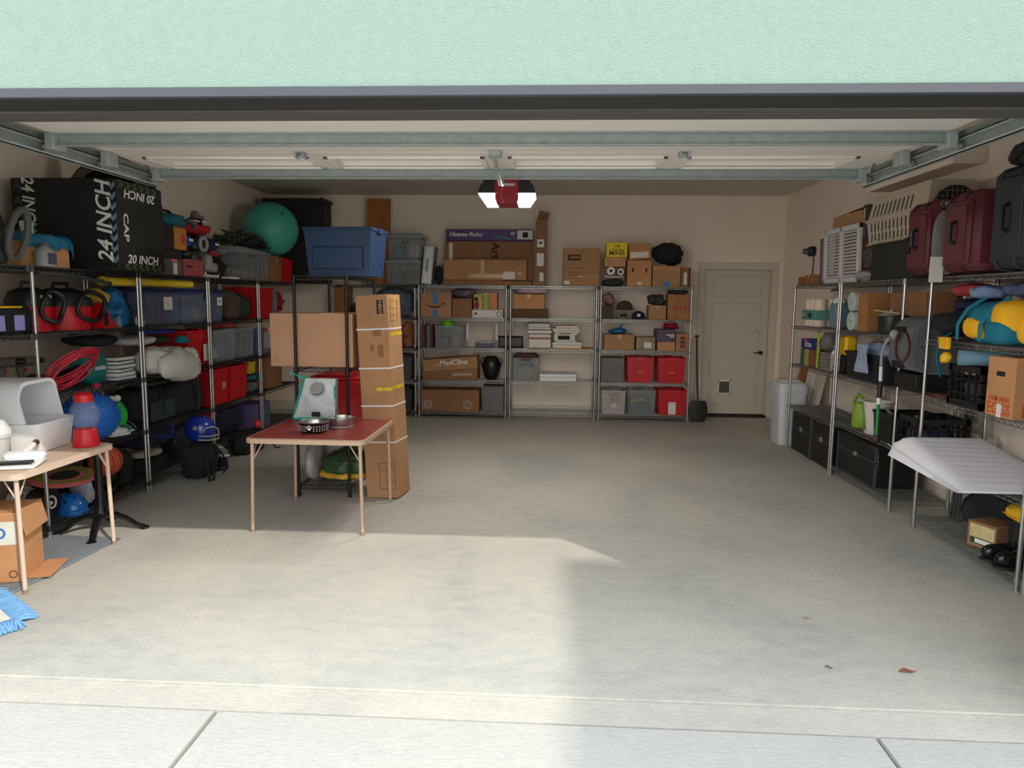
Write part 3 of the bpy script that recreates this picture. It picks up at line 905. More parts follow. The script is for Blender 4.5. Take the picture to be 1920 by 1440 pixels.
# sports heap
lump('sports_bag', 'red and black sports bag on the heap of helmets', 'bag', (-3.72, -3.38, 6.62, 7.20, S4 + .415, S4 + .53), REDF, 2.8, .2, 7, 6, strap=[([(.1, -.45, .6), (.25, -.2, 1.25), (.25, .1, 1.3), (.1, .3, .8)], .02, BLKF)])
shoe('grey running shoe on top of the red sports bag', (-3.52, 7.06, S4 + .537), .26, mat('shoe_grey', S(110, 102, 94), .8), PAPER, Q)
for k, (y, z, c, lb) in enumerate(((6.60, .272, BLUEF, 'royal blue boxing glove on the helmet heap'), (7.12, .27, NAVYF, 'navy boxing glove with white cuff print on the helmet heap'))):
    t = thing('boxing_glove', lb, 'glove', (-3.50, y, S4 + z), 0, 'boxing gloves on the top shelf')
    part(t, 'mitt', B().ell((0, 0, .06), (.13, .1, .068), 2.4, .1, 6, k, flat=0), c); part(t, 'thumb', B().ell((.02, .1, .05), (.08, .03, .035)), c); part(t, 'cuff', B().lathe([(.05, -.05), (.062, 0), (.06, .06), (.05, .07)], 16, M=Matrix.Translation((-.13, 0, .06)) @ Matrix.Rotation(-Q, 4, 'Y')), c)
    decal(t, (.26, .2, .12), '+x', .3, .7, .45, .6, INKW, 'print')
t = thing('sparring_helmet', 'black sparring helmet with grey face opening on the top shelf', 'helmet', (-3.50, 6.87, S4 + .248))
part(t, 'shell', B().ell((0, 0, .06), (.12, .10, .10), 2.3, flat=0.0), BLACK); part(t, 'face_rim', B().tube([(.112, .07 * math.cos(a), .07 + .06 * math.sin(a)) for a in [i * 2 * PI / 20 for i in range(20)]], .018, 7, True), GREYP)
for k, (y, lb) in enumerate(((6.62, 'black elbow pad under the sparring helmet'), (6.95, 'black and grey inline skate under the sparring helmet'), (7.25, 'silver inline skate beside the black helmet'))):
    t = thing(('elbow_pad', 'inline_skate', 'inline_skate')[k], lb, ('pad', 'skate', 'skate')[k], (-3.50, y, S4 + (0 if k else .157)), Q if k else 0)
    m_ = (BLACK, DGREY, GREYP)[k]
    if k == 0:
        part(t, 'cup', B().ell((0, 0, .05), (.12, .07, .06), 2.3, flat=0), m_); part(t, 'strap', B().tube([(-.1, -.05, .03), (-.12, 0, .06), (-.1, .05, .03)], .012, flat=.4), BLKF)
    else:
        part(t, 'boot', B().ell((-.03, 0, .11), (.13, .05, .055), 2.5, flat=.06).ell((-.09, 0, .17), (.06, .05, .07), 2.5), m_); part(t, 'frame', B().box(-.13, .13, -.012, .012, .03, .07, .004), CHROME)
        for q in range(4):
            part(t, 'wheel', B().lathe([(0, -.012), (.032, -.012), (.036, 0), (.032, .012), (0, .012)], 14, M=Matrix.Translation((-.11 + q * .073, 0, .036)) @ Matrix.Rotation(Q, 4, 'X')), PAPER)
shoe('red and black high-top standing upright near the string lights', (-3.58, 7.50, S4 + .207), .25, mat('shoe_red', S(150, 36, 52), .8), BLACK, Q)
lump('gear_bag', 'black padded gear bag below the red high-top', 'bag', (-3.70, -3.49, 7.41, 7.62, S4, S4 + .205), BLKF, 3, .15, 7, 8)
t = thing('board_game', 'thin tan picture puzzle lying at the shelf front', 'game', (-3.425, 7.52, S4))
part(t, 'tray', B().box(-.055, .055, -.1, .1, 0, .02, .003), PAPER); part(t, 'print', B().box(-.05, .05, -.09, .09, .02, .022), mat('puzzle_tan', S(190, 150, 120), .7, nz=.3, ns=20))
t, d = tote('clear tote with grey lid under the string lights', (-3.84, -3.38, 7.68, 8.52, S4, S4 + .36), CLEAR, mat('lid_grey', S(140, 148, 150), .5))
lump('folded_clothes', 'brown folded clothes inside the clear tote under the string lights', 'clothes', (-3.80, -3.43, 7.76, 8.42, S4 + .01, S4 + .15), mat('clothes_brown', S(120, 100, 88), .9, nz=.3), 3, .2, 6, 2)
lump('folded_clothes', 'dark blanket inside the clear tote under the string lights', 'clothes', (-3.80, -3.43, 7.74, 8.30, S4 + .155, S4 + .29), DGRYF, 3, .2, 6, 3)
rnd = random.Random(5)
pts = []
for i in range(150):
    a = i * .9
    pts.append((rnd.uniform(-.16, .16), .45 * math.sin(i * .23) + rnd.uniform(-.1, .1), .03 + rnd.random() * .19 * (1 - abs(math.sin(i * .23)) * .5)))
t = thing('string_lights', 'tangled dark green string lights heaped on the clear tote', 'lights', (-3.58, 8.12, S4 + .362))
part(t, 'cable', B().tube(pts, .009, 4), mat('cable_green', S(36, 44, 38), .6))
bl = B()
for i in range(60):
    p = pts[i * 2 + 5]; bl.ell((p[0], p[1], p[2]), (.013, .013, .02), nu=6, nv=4)
part(t, 'bulb', bl, mat('bulb_smoke', S(70, 66, 62), .2))['kind'] = 'stuff'
carton('narrow brown carton standing upright beside the clear tote', (-3.70, -3.38, 8.56, 8.88, S4, S4 + .315), CB2, front='+x')
t, d = tote('red tote far left on the top shelf beneath the exercise ball', (-3.75, -3.37, 8.92, 9.26, S4, S4 + .32), REDP, group='red storage totes')
t = thing('exercise_ball', 'large teal exercise ball resting in the left corner', 'ball', (-3.52, 8.92, S4 + .322))
part(t, 'ball', B().ell((0, 0, .335), (.335, .335, .335), nu=40, nv=24), mat('teal_rubber', S(70, 172, 158), .45, nz=.05, ns=3), ang=80)
part(t, 'valve', B().cyl((.22, -.2, .5), (.235, -.215, .52), .015, n=10), mat('teal_dark', S(30, 110, 104), .5))
t = thing('loudspeaker', 'tall black loudspeaker cabinet behind the exercise ball', 'speaker', (-3.46, 9.72, S4 + .002))
part(t, 'cabinet', B().box(-.40, .40, -.22, .22, 0, 1.12, .012), mat('speaker_black', S(20, 20, 20), .7, nz=.1))
part(t, 'grille', B().box(.40, .408, -.17, .17, .08, 1.04, .003).box(.407, .411, -.10, .10, .3, .8, .003), mat('speaker_grille', S(34, 33, 33), .6))
part(t, 'front_lip', B().box(.38, .42, -.225, .225, 1.08, 1.13, .006), mat('speaker_black2', S(28, 27, 27), .6))
# ---- second shelf
t = thing('tool_bag', 'black tool bag with two lilac pocket panels', 'bag', (-3.52, 4.36, S3))
t2 = part(t, 'body', B().box(-.1, .1, -.2, .2, 0, .17, .02), BLKF)
for y in (-.1, .07): part(t, 'pocket_panel', B().box(.098, .106, y - .05, y + .04, .02, .12, .004), mat('lilac_fabric', S(150, 150, 215), .9))
part(t, 'yellow_trim', B().box(-.08, .104, -.2, .1, .165, .178, .004), YELP)
for k, (y0, y1, lb) in enumerate(((4.60, 4.86, 'red shop vacuum with black lid on the second shelf, nearer one'), (4.88, 5.24, 'red shop vacuum with coiled black hose on the second shelf, farther one'))):
    t = thing('shop_vacuum', lb, 'vacuum', (-3.58, (y0 + y1) / 2, S3), 0, 'shop vacuums')
    r = (y1 - y0) / 2
    part(t, 'tank', B().lathe([(0, 0), (r * .92, 0), (r, .17), (r * 1.02, .19), (0, .19)], 20, sx=1.1), REDP)
    part(t, 'motor_head', B().lathe([(r * 1.04, .17), (r * 1.04, .21), (r * .85, .27), (r * .4, .30), (0, .30)], 20, sx=1.1), BLACK)
    part(t, 'grip', B().tube([(0, -r * .5, .27), (0, -r * .4, .335), (0, r * .4, .335), (0, r * .5, .27)], .012), BLACK)
    c_ = [(r * 1.1 + .03 + .012 * math.sin(3 * a), r * .85 * math.cos(a), .17 + .105 * math.sin(a)) for a in [i * 2 * PI / 28 for i in range(28)]]
    part(t, 'hose', B().tube(c_, .017, 8, True), BLACK)
    part(t, 'warning_label', B().box(r * .95, r * 1.0, -.05, .05, .22, .25), PAPER)
t = thing('wedge_ramp', 'small red wedge ramp next to the shop vacuums', 'ramp', (-3.50, 5.35, S3))
part(t, 'ramp', B().prism([(-.09, 0), (.09, 0), (-.09, .19)], -.14, .1, 'x'), REDP); part(t, 'grip_strip', B().box(.1, .104, -.08, -.03, .02, .12), BLACK)
t = thing('tool_tube', 'long dark plastic tube lying above the shop vacuums', 'tube', (-3.5, 5.0, S3 + .33))
part(t, 'tube', B().tube([(.02, -.3, .07), (.05, .1, .06), (.08, .38, .01)], .016), DGREY); part(t, 'end_cap', B().ell((.08, .39, .008), (.02, .02, .02)), BLACK)
lump('tarp', 'crumpled bright blue tarp bundle hanging by the double posts', 'tarp', (-3.70, -3.405, 5.45, 5.78, S3, S3 + .325), mat('tarp_blue', S(20, 104, 160), .45, nz=.25, ns=10, bump=.5, bs=18), 2.2, .5, 6, 11)
lump('snorkel_bag', 'yellow and tan beach bag tucked beside the blue tarp', 'bag', (-3.62, -3.405, 5.30, 5.40, S3 + .19, S3 + .31), mat('bag_yellow', S(205, 170, 60), .8, nz=.3), 2.4, .3, 9, 12)
NOOD = mat('yellow_foam', S(238, 206, 50), .9, nz=.06)
for k, (x, y0, y1, z, lb) in enumerate(((-3.47, 5.38, 6.74, .385, 'yellow foam pool noodle running along under the top shelf, nearer end'), (-3.56, 5.50, 6.62, .385, 'yellow foam pool noodle behind the first one'))):
    t = thing('pool_noodle', lb, 'pool noodle', (x, y0, S3 + z - .02), 0, 'yellow pool noodles')
    M = Matrix.Rotation(-Q, 4, 'X')
    part(t, 'foam', B().lathe([(.012, 0), (.035, 0), (.035, y1 - y0), (.012, y1 - y0), (.012, 0)], 18, M=M), NOOD)
    part(t, 'core_hole', B().cyl((0, .002, 0), (0, .05, 0), .0125, n=10), BROWNF)
NAVYL = mat('navy_lid', S(44, 54, 104), .5)
def filled(label, box, lidm, stuffs, bm=CLEAR, **k):
    t, d = tote(label, box, bm, lidm, **k)
    x0, x1, y0, y1, z0, z1 = box
    n = len(stuffs)
    for i, (lb, c) in enumerate(stuffs):
        along_y = (y1 - y0) > (x1 - x0)
        f0, f1 = .10 + .80 * i / n, .10 + .80 * (i + 1) / n - .01
        hgt = (z1 - z0) * (.55 + .2 * ((i * 37) % 5) / 5)
        if along_y: bx_ = (x0 + .05, x1 - .05, y0 + (y1 - y0) * f0, y0 + (y1 - y0) * f1, z0 + .01, z0 + hgt)
        else: bx_ = (x0 + (x1 - x0) * f0, x0 + (x1 - x0) * f1, y0 + .05, y1 - .05, z0 + .01, z0 + hgt)
        mm = c if not isinstance(c, tuple) else mat('stuff_%d_%d_%d' % c, S(*c), .85, nz=.25, ns=10)
        lump('stored_bundle', lb, 'bundle', bx_, mm, 3.2, .22, 7, i + len(label))
    return t, d
t, d = filled('clear tote with navy lid and a white card on it, left of the pair', (-3.795, -3.395, 5.83, 6.40, S3, S3 + .325), NAVYL, [('dark green camping bundle inside the left navy-lidded tote', (58, 74, 72)), ('red and grey bundle inside the left navy-lidded tote', (128, 70, 70))], bm=CLEARB)
decal(t, d, '+x', .5, .75, .4, .75, PAPER, 'card')
t, d = filled('clear tote with navy lid and a small number sticker, right of the pair', (-3.795, -3.395, 6.43, 7.30, S3, S3 + .325), NAVYL, [('pale teal bundle inside the right navy-lidded tote', (120, 150, 146)), ('tan bundle inside the right navy-lidded tote', (176, 150, 120)), ('pale green bundle inside the right navy-lidded tote', (150, 165, 140))], bm=CLEARB)
decal(t, d, '+x', .8, .92, .5, .75, PAPER, 'sticker'); text(t, d, '+x', .86, .62, .05, '8', INK, out=.003)
lump('toy_animal', 'white striped soft toy lizard on the shelf edge by the posts', 'toy', (-3.46, -3.405, 5.74, 5.86, S3, S3 + .09), mat('toy_white', S(190, 190, 176), .8, nz=.4, ns=24), 2.2, .3, 12, 6)
bottle('small clear bottle lying at the shelf front by the double posts', (-3.40, 5.46, S3), .022, .09, CLEAR, GREYP)
lump('backpack', 'dark brown backpack on the second shelf left of a red tote', 'bag', (-3.78, -3.40, 7.50, 7.78, S3, S3 + .33), BROWNF, 2.8, .2, 6, 14)
lump('cushion', 'dark green cushion standing between backpack and red tote', 'cushion', (-3.78, -3.40, 7.80, 8.05, S3, S3 + .30), mat('green_dark', S(40, 48, 40), .9, nz=.2), 2.8, .15, 6, 15)
t, d = tote('red tote on the second shelf in the far left corner', (-3.795, -3.395, 8.14, 8.62, S3, S3 + .36), REDP, group='red storage totes', lid=False)
lump('gift_bow', 'red plaid ribbon bundle hanging next to the corner red tote', 'ribbon', (-3.62, -3.405, 8.80, 9.14, S3 + .06, S3 + .33), mat('plaid_red', S(150, 30, 44), .85, nz=.5, ns=30), 2.0, .6, 9, 16)
tote('clear jar tote standing right of the corner red tote', (-3.78, -3.40, 8.66, 8.78, S3, S3 + .34), CLEAR, ribs=0, handles=False, lid=False)
# ---- third shelf
for k, (y, lb) in enumerate(((4.55, 'grey cordless drill lying at the left frame edge'), (4.66, 'grey cordless drill with its grip upright beside the red cable'))):
    t = thing('cordless_drill', lb, 'drill', (-3.66 + .05 * k, y, S2), .3, 'cordless drills')
    Mz = Matrix.Rotation(-.25, 4, 'X')
    DR = mat('drill_grey', S(92, 88, 84), .5)
    part(t, 'battery', B().box(-.06, .06, -.04, .05, 0, .055, .012), BLACK)
    part(t, 'grip', B().tube([(0, 0, .05), (0, -.015, .12), (0, -.03, .19)], [.028, .022, .026], 10), DR)
    part(t, 'motor_body', B().tube([(-.12, -.03, .21), (.02, -.03, .22), (.10, -.03, .225)], [.035, .036, .03], 12), DR)
    part(t, 'chuck', B().tube([(.10, -.03, .225), (.15, -.03, .228)], [.024, .016], 10), BLACK)
    part(t, 'red_switch', B().ell((.02, .01, .16), (.012, .012, .015)), REDP)
t = thing('extension_cable', 'loosely coiled red extension cable on the third shelf', 'cable', (-3.36, 4.80, S2 + .06))
rr = []
rnd = random.Random(3)
for i in range(9):
    a0 = rnd.uniform(-.3, .3); R1 = rnd.uniform(.20, .285); R2 = rnd.uniform(.07, .13); oz = rnd.uniform(.06, .13)
    for j in range(26):
        a = 2 * PI * j / 26
        rr.append((.02 + .08 * math.cos(a * 1.0 + a0) * .8, R1 * math.sin(a), oz + R2 * math.cos(a + a0) + .04 * math.sin(a)))
part(t, 'cable', B().tube(rr, .0065, 6), mat('cable_red', S(190, 36, 60), .45))
part(t, 'plug', B().box(.08, .11, .1, .17, -.05, -.02, .006), mat('plug_red', S(150, 26, 46), .5))
lump('work_gloves', 'brown leather work gloves under the red cable', 'gloves', (-3.80, -3.66, 4.80, 5.05, S2, S2 + .10), BROWNF, 2.6, .3, 10, 21)
TEALP = mat('teal_tool_plastic', S(14, 112, 112), .45, nz=.05)
t = thing('leaf_blower', 'teal leaf blower with black nozzle tube marked makita', 'leaf blower', (-3.51, 5.22, S2))
part(t, 'motor_housing', B().ell((0, .0, .125), (.09, .14, .12), 3.0, flat=.0).box(-.05, .06, -.05, .13, .0, .04, .01), TEALP)
part(t, 'handle_loop', B().tube([(0, -.1, .2), (0, -.06, .255), (0, .06, .26), (0, .12, .2)], .018), TEALP)
part(t, 'nozzle', B().tube([(.01, -.12, .1), (.01, -.28, .085), (.02, -.44, .06)], [.06, .048, .036], 14), BLACK)
part(t, 'nozzle_tip', B().tube([(.02, -.43, .062), (.02, -.47, .057)], [.04, .03], 14), DGREY)
text(t, (.19, .28, .24), '+x', .5, .52, .05, 'makita', INKW, out=-.004, shear=.15)
for k in range(6):
    book('thin %s manual in the stack on the third shelf, %s' % (('blue', 'white', 'navy', 'pale blue', 'black', 'grey')[k], ('lowest', 'second up', 'third up', 'fourth up', 'fifth up', 'topmost')[k]), (-3.50, 5.53, S2 + k * .031), (.2, .24 - .01 * (k % 3), .029), mat('bk%d' % k, (S(70, 100, 140), S(210, 210, 210), S(30, 40, 70), S(140, 165, 190), S(30, 30, 34), S(130, 132, 134))[k], .6), .05 * ((k * 7) % 5 - 2), 'manuals in a stack')
lump('camera_bag', 'black soft bag lying above the manuals', 'bag', (-3.78, -3.42, 5.22, 5.64, S2 + .275, S2 + .37), BLKF, 2.6, .2, 6, 22)
t, d = lump('laundry_sack', 'white canvas drawstring sack slumping over the third shelf edge', 'sack', (-3.66, -3.20, 5.74, 6.42, S2 + .0, S2 + .24), mat('canvas_white', S(214, 212, 204), .9, nz=.10, ns=8, bump=.7, bs=9), 2.3, .28, 3.5, 9, parts=[('slumped_side', lambda b, x, y, z: b.ell((x * .36, 0, z * .28), (.10, .27, .15), 2.3, .25, 5, 3), mat('canvas_white', None)), ('gathered_mouth', lambda b, x, y, z: b.ell((x * .36, y * .25, z * .62), (.07, .09, .07), 2, .5, 14, 4), mat('canvas_gather', S(200, 192, 184), .9, bump=.6, bs=25)), ('drawstring', lambda b, x, y, z: b.tube([(x * .5, y * .25, z * .65), (x * .55, y * .27, z * .3), (x * .53, y * .26, -.1), (x * .5, y * .3, -.36)], .006, 5), BLACK)])
lump('white_towel', 'white folded towel with a purple hem behind the sack', 'towel', (-3.72, -3.42, 5.76, 6.10, S2 + .25, S2 + .33), mat('towel_white', S(206, 200, 206), .95, nz=.08), 3, .15, 8, 23)
lump('bike_gloves', 'black and lime cycling gloves behind the white sack', 'gloves', (-3.60, -3.42, 6.12, 6.30, S2 + .25, S2 + .32), mat('glove_blk_lime', S(46, 52, 36), .9, nz=.8, ns=18), 2.4, .3, 10, 24)
cap_hat('teal cap tucked between sack and red tote', (-3.40, 6.40, S2 + .245), .06, mat('cap_teal', S(24, 116, 140), .9), rz=Q)
t, d = tote('red tote with a white card on the third shelf', (-3.795, -3.395, 6.50, 6.98, S2, S2 + .345), REDP, group='red storage totes', taper=.84, lid=False)
decal(t, d, '+x', .62, .8, .12, .6, PAPER, 'card')
lump('blue_blanket', 'royal blue folded blanket lying above the red tote', 'blanket', (-3.78, -3.42, 6.00, 6.46, S2 + .335, S2 + .375), BLUEF, 3.5, .1, 6, 25)
filled('clear tote of upright files on the third shelf', (-3.795, -3.395, 7.02, 7.56, S2, S2 + .33), None, [('white paper bundle in the file tote', (190, 190, 186)), ('blue grey folder bundle in the file tote', (110, 130, 150))], lid=False)
filled('clear tote with brown contents on the third shelf, farther from the sack', (-3.795, -3.395, 7.58, 8.04, S2, S2 + .33), None, [('grey brown bundle in the farther clear tote', (120, 108, 98)), ('dark bundle in the farther clear tote', (90, 84, 80))], lid=False, handles=False)
tote('slate blue bin at the end of the third shelf', (-3.795, -3.395, 8.12, 8.32, S2, S2 + .31), mat('slate_bin', S(84, 96, 136), .5), lid=False, ribs=2, handles=False)
for k, (y, c, lb) in enumerate(((8.44, S(180, 40, 40), 'red lidded clear jar on the third shelf in the corner'), (8.62, S(200, 196, 190), 'white lidded clear jar on the third shelf in the corner'))):
    bottle(lb, (-3.48, y, S2), .065, .30, CLEAR, mat('jarlid%d' % k, c, .4), .85, 'jars in the corner', 'jar')
lump('cloth_heap', 'orange and pink cloth heap above the clear totes', 'clothes', (-3.72, -3.42, 7.45, 7.80, S2 + .335, S2 + .40), mat('cloth_pink', S(190, 70, 60), .9, nz=.4), 2.4, .3, 10, 27)
# ---- fourth shelf
t = thing('spiky_ball', 'large bright blue knobbly massage ball on the fourth shelf', 'ball', (-3.46, 5.12, S1 + .012))
BLUR = mat('blue_rubber', S(24, 104, 200), .45, nz=.06)
part(t, 'ball', B().ell((0, 0, .185), (.20, .225, .185), nu=36, nv=22), BLUR, ang=80)
kn = B()
for i in range(320):
    ga = i * 2.39996; zz = 1 - 2 * (i + .5) / 320; q = math.sqrt(1 - zz * zz)
    n_ = Vector((q * math.cos(ga), q * math.sin(ga), zz)); p = Vector((n_.x * .2, n_.y * .225, .185 + n_.z * .185))
    kn.tube([p - n_ * .002, p + n_ * .009], [.006, .0025], 5)
part(t, 'knob', kn, BLUR)['kind'] = 'stuff'
t = thing('spiky_ball', 'smaller blue rubber ball behind the dispenser on the fourth shelf', 'ball', (-3.56, 4.72, S1))
part(t, 'ball', B().ell((0, 0, .14), (.15, .15, .14), nu=28, nv=18), BLUR, ang=80); part(t, 'valve', B().cyl((.1, -.05, .22), (.106, -.053, .23), .01, n=8), BLACK)
lump('mesh_bag', 'bright green mesh bag with toys on the fourth shelf', 'bag', (-3.52, -3.37, 5.36, 5.52, S1 + .08, S1 + .28), mat('green_mesh', S(40, 190, 60), .7, nz=.15, ns=30), 2.2, .35, 9, 31, strap=[([(.3, .2, .2), (.5, .5, .0), (.55, .7, -.2)], .004, WHITE)])
for k, (y, lb) in enumerate(((5.34, 'left white foam ball above the green mesh bag'), (5.41, 'right white foam ball above the green mesh bag'))):
    one('foam_ball', lb, 'ball', B().ell((0, 0, .028), (.028, .028, .028), nu=16, nv=10), PAPER, (-3.42, y, S1 + .275), group='white foam balls', ang=80)
one('racket_hoop', 'thin white wire hoop leaning behind the green bag', 'hoop', B().tube([(0, .17 * math.cos(a), .19 + .18 * math.sin(a)) for a in [i * 2 * PI / 36 for i in range(36)]], .005, 6, True), WHITE, (-3.66, 5.47, S1 + .006))
shoe('white sneaker at the post foot on the fourth shelf', (-3.42, 5.42, S1), .2, WHITE, WHITE, 1.2)
shoe('white and teal sneaker beside the double posts', (-3.46, 5.56, S1), .2, mat('shoe_teal', S(60, 120, 120), .8), WHITE, 1.4)
t, d = lump('cooler_bag', 'large black soft-sided bag filling the fourth shelf', 'bag', (-3.795, -3.395, 5.78, 6.86, S1, S1 + .33), mat('bag_black', S(30, 32, 36), .85, nz=.2, ns=6), 4.5, .06, 4, 33, strap=[([(.5, -.3, .9), (.52, -.28, .5), (.5, -.26, .05)], .02, BLKF), ([(.5, .25, .9), (.52, .26, .5), (.5, .27, .05)], .02, BLKF)], parts=[('pocket', lambda b, x, y, z: b.box(x * .46, x * .5 + .012, -y * .45, -y * .1, z * .1, z * .62, .01), mat('pocket_teal_grey', S(48, 60, 66), .85, nz=.2))])
lump('camo_net', 'dark olive folded tent lying on the black soft bag', 'tent', (-3.74, -3.40, 5.80, 6.4, S1 + .335, S1 + .375), mat('olive', S(70, 68, 54), .9, nz=.3), 3.5, .15, 8, 34)
for k, (y0, y1, lb) in enumerate(((6.92, 7.36, 'red tote with a tan sticker on the fourth shelf, nearer of two'), (7.38, 7.82, 'red tote without sticker on the fourth shelf, farther of two'))):
    t, d = tote(lb, (-3.795, -3.395, y0, y1, S1, S1 + .37), REDP, group='red storage totes', taper=.88, lid=False, handles=False)
    if k == 0: decal(t, d, '+x', .55, .75, .42, .62, mat('tan_sticker', S(196, 150, 90), .7), 'sticker')
tote('small yellow basket above the teal cloth in the corner', (-3.60, -3.405, 7.88, 8.05, S1 + .24, S1 + .37), mat('yellow_basket', S(200, 170, 40), .6), lid=False, ribs=6, handles=False, name='basket', cat='basket')
lump('polka_bag', 'black pouch with white dots left of the yellow basket', 'bag', (-3.70, -3.42, 7.68, 7.86, S1 + .374, S1 + .395), mat('dots', S(60, 58, 60), .9, nz=.8, ns=60), 3, .1, 6, 36)
lump('teal_cloth', 'folded teal cloth on the fourth shelf in the corner', 'cloth', (-3.74, -3.405, 7.94, 8.34, S1 + .14, S1 + .235), TEALF, 3, .2, 8, 37)
lump('camo_jacket', 'grey camouflage jacket under the teal cloth', 'clothes', (-3.76, -3.405, 7.92, 8.40, S1, S1 + .135), mat('camo', S(96, 96, 92), .9, nz=.6, ns=22), 3, .2, 8, 38)
carton('brown carton on the fourth shelf in the corner', (-3.78, -3.40, 8.44, 8.84, S1, S1 + .385), CB2, front='+x')
# ---- bottom shelf and floor by the left wall
t = thing('basketball', 'orange basketball beside the folding table corner', 'ball', (-3.42, 5.22, S0 + .157))
part(t, 'ball', B().ell((0, 0, .12), (.12, .12, .12), nu=32, nv=20), mat('ball_orange', S(196, 84, 52), .7, nz=.12, ns=40, bump=.3, bs=220), ang=80)
sm_ = B()
for (ax, off) in (('x', 0), ('y', 0), ('z', 0), ('z', .06), ('z', -.06)):
    rr_ = math.sqrt(.1205 ** 2 - off ** 2); pp = []
    for i in range(32):
        a = i * 2 * PI / 32
        pp.append({'x': (0, rr_ * math.cos(a), .12 + rr_ * math.sin(a)), 'y': (rr_ * math.cos(a), 0, .12 + rr_ * math.sin(a)), 'z': (rr_ * math.cos(a), off, .12 + rr_ * math.sin(a))}[ax])
    sm_.tube(pp, .002, 4, True)
part(t, 'seam', sm_, BLACK)
t, d = milk_crate('black milk crate under the basketball', (-3.80, -3.40, 5.08, 5.36, S0, S0 + .155), BLACK, group='black milk crates')
lump('shopping_bag', 'black carrier bag with white print on the bottom shelf', 'bag', (-3.78, -3.405, 5.375, 5.64, S0, S0 + .33), BLKF, 3, .15, 6, 41)
t = thing('skim_board', 'pink and green round skimboard lying on its side under the table', 'skimboard', (-3.46, 4.80, S0 + .245), 0, None, .0, .16)
part(t, 'deck', B().lathe([(0, 0), (.25, 0), (.27, .012), (.25, .024), (0, .024)], 32, sx=.7), mat('board_pink', S(206, 104, 100), .5))
part(t, 'rim_stripe', B().lathe([(.16, .024), (.16, .027), (.22, .027), (.22, .024)], 32, sx=.7), mat('board_green', S(130, 140, 60), .5))
part(t, 'grip_pad', B().lathe([(0, .024), (.13, .024), (.125, .029), (0, .029)], 24, sx=.6), mat('board_dark', S(34, 36, 30), .7))
t = thing('bike_helmet', 'shiny blue childs bike helmet on the floor under the table', 'helmet', (-3.43, 4.80, S0), -.6)
HB = mat('helmet_blue', S(20, 120, 214), .15, spec=.8)
part(t, 'shell', B().ell((0, 0, .02), (.145, .105, .125), 2.2, nu=32, nv=20, flat=0), HB, ang=80)
vt = B()
for s in (-1, 0, 1):
    for q in (-.075, .0, .07):
        vt.ell((q, s * .055, .142 - abs(s) * .022 - q * q * 5), (.028, .015, .012), nu=12, nv=8)
part(t, 'vent', vt, BLACK)
part(t, 'visor', B().ell((.14, 0, .03), (.03, .08, .014)), HB)
lump('camo_pack', 'black pack with yellow green pattern beneath the skimboard', 'bag', (-3.80, -3.60, 4.84, 5.0, S0, S0 + .20), mat('pack_pattern', S(44, 50, 34), .9, nz=.8, ns=26), 2.5, .2, 7, 43)
lump('white_bundle', 'white and lilac plastic bundle behind the iron pedestal', 'bag', (-3.58, -3.40, 4.97, 5.07, S0, S0 + .21), mat('bundle_lilac', S(190, 190, 205), .6, nz=.3, ns=14), 2.8, .2, 9, 44)
t = thing('soccer_ball', 'white soccer ball with black lines under the table, left frame edge', 'ball', (-3.66, 4.66, S0))
part(t, 'ball', B().ell((0, 0, .11), (.11, .11, .11), nu=28, nv=18), WHITE, ang=80)
sb = B()
for i in range(12):
    ga = i * 2.39996; zz = 1 - 2 * (i + .5) / 12; q = math.sqrt(1 - zz * zz); n_ = Vector((q * math.cos(ga), q * math.sin(ga), zz))
    u_ = n_.orthogonal().normalized(); w_ = n_.cross(u_)
    sb.tube([Vector((0, 0, .11)) + (n_ * .9 + (u_ * math.cos(a) + w_ * math.sin(a)) * .4).normalized() * .1105 for a in [k * 2 * PI / 5 for k in range(5)]], .004, 4, True)
part(t, 'seam', sb, BLACK)
t = thing('swirl_drum', 'black toy drum with white swirl on the bottom shelf', 'toy', (-3.44, 4.60, S0 + .02))
part(t, 'drum', B().cyl((-.1, 0, .1), (.02, 0, .1), .1, n=24), BLACK); part(t, 'swirl', B().tube([(.022, .06 * math.cos(a) * (a / 9), .1 + .06 * math.sin(a) * (a / 9)) for a in [i * .4 for i in range(22)]], .008, 5), WHITE)
lump('navy_duffel', 'long navy duffel on the bottom shelf right of the double posts', 'bag', (-3.80, -3.40, 5.76, 6.38, S0 + .225, S0 + .395), NAVYF, 3, .12, 6, 45, strap=[([(.3, -.4, .9), (.48, -.2, .6), (.5, .1, .4), (.3, .4, .8)], .018, BLUEF)])
lump('black_duffel', 'black duffel lying under the navy duffel', 'bag', (-3.80, -3.40, 5.76, 6.24, S0, S0 + .16), BLKF, 3, .15, 6, 46)
lump('tan_pouch', 'tan canvas pouch wedged between duffels', 'pouch', (-3.62, -3.405, 5.76, 6.04, S0 + .163, S0 + .222), mat('tan_canvas', S(168, 154, 134), .9, nz=.1), 3.2, .15, 8, 47)
t, d = lump('backpack', 'black backpack with loose straps leaning off the bottom shelf', 'bag', (-3.32, -3.04, 6.02, 6.40, 0.004, .34), BLKF, 3.0, .15, 6, 48, strap=[([(.4, -.3, .7), (.58, -.42, .3), (.60, -.46, .03), (.66, -.30, .02), (.6, -.2, .1), (.48, -.1, .4)], .016, BLKF), ([(.45, .2, .8), (.62, .3, .5), (.62, .42, .1), (.58, .3, .03)], .016, BLKF)])
t = thing('football_helmet', 'blue football helmet with grey face guard on the bags', 'helmet', (-3.16, 6.20, .345), -.4)
HF = mat('helmet_royal', S(20, 50, 150), .2, spec=.8)
part(t, 'shell', B().ell((0, 0, .10), (.135, .12, .125), 2.3, nu=30, nv=18, flat=.0), HF, ang=80)
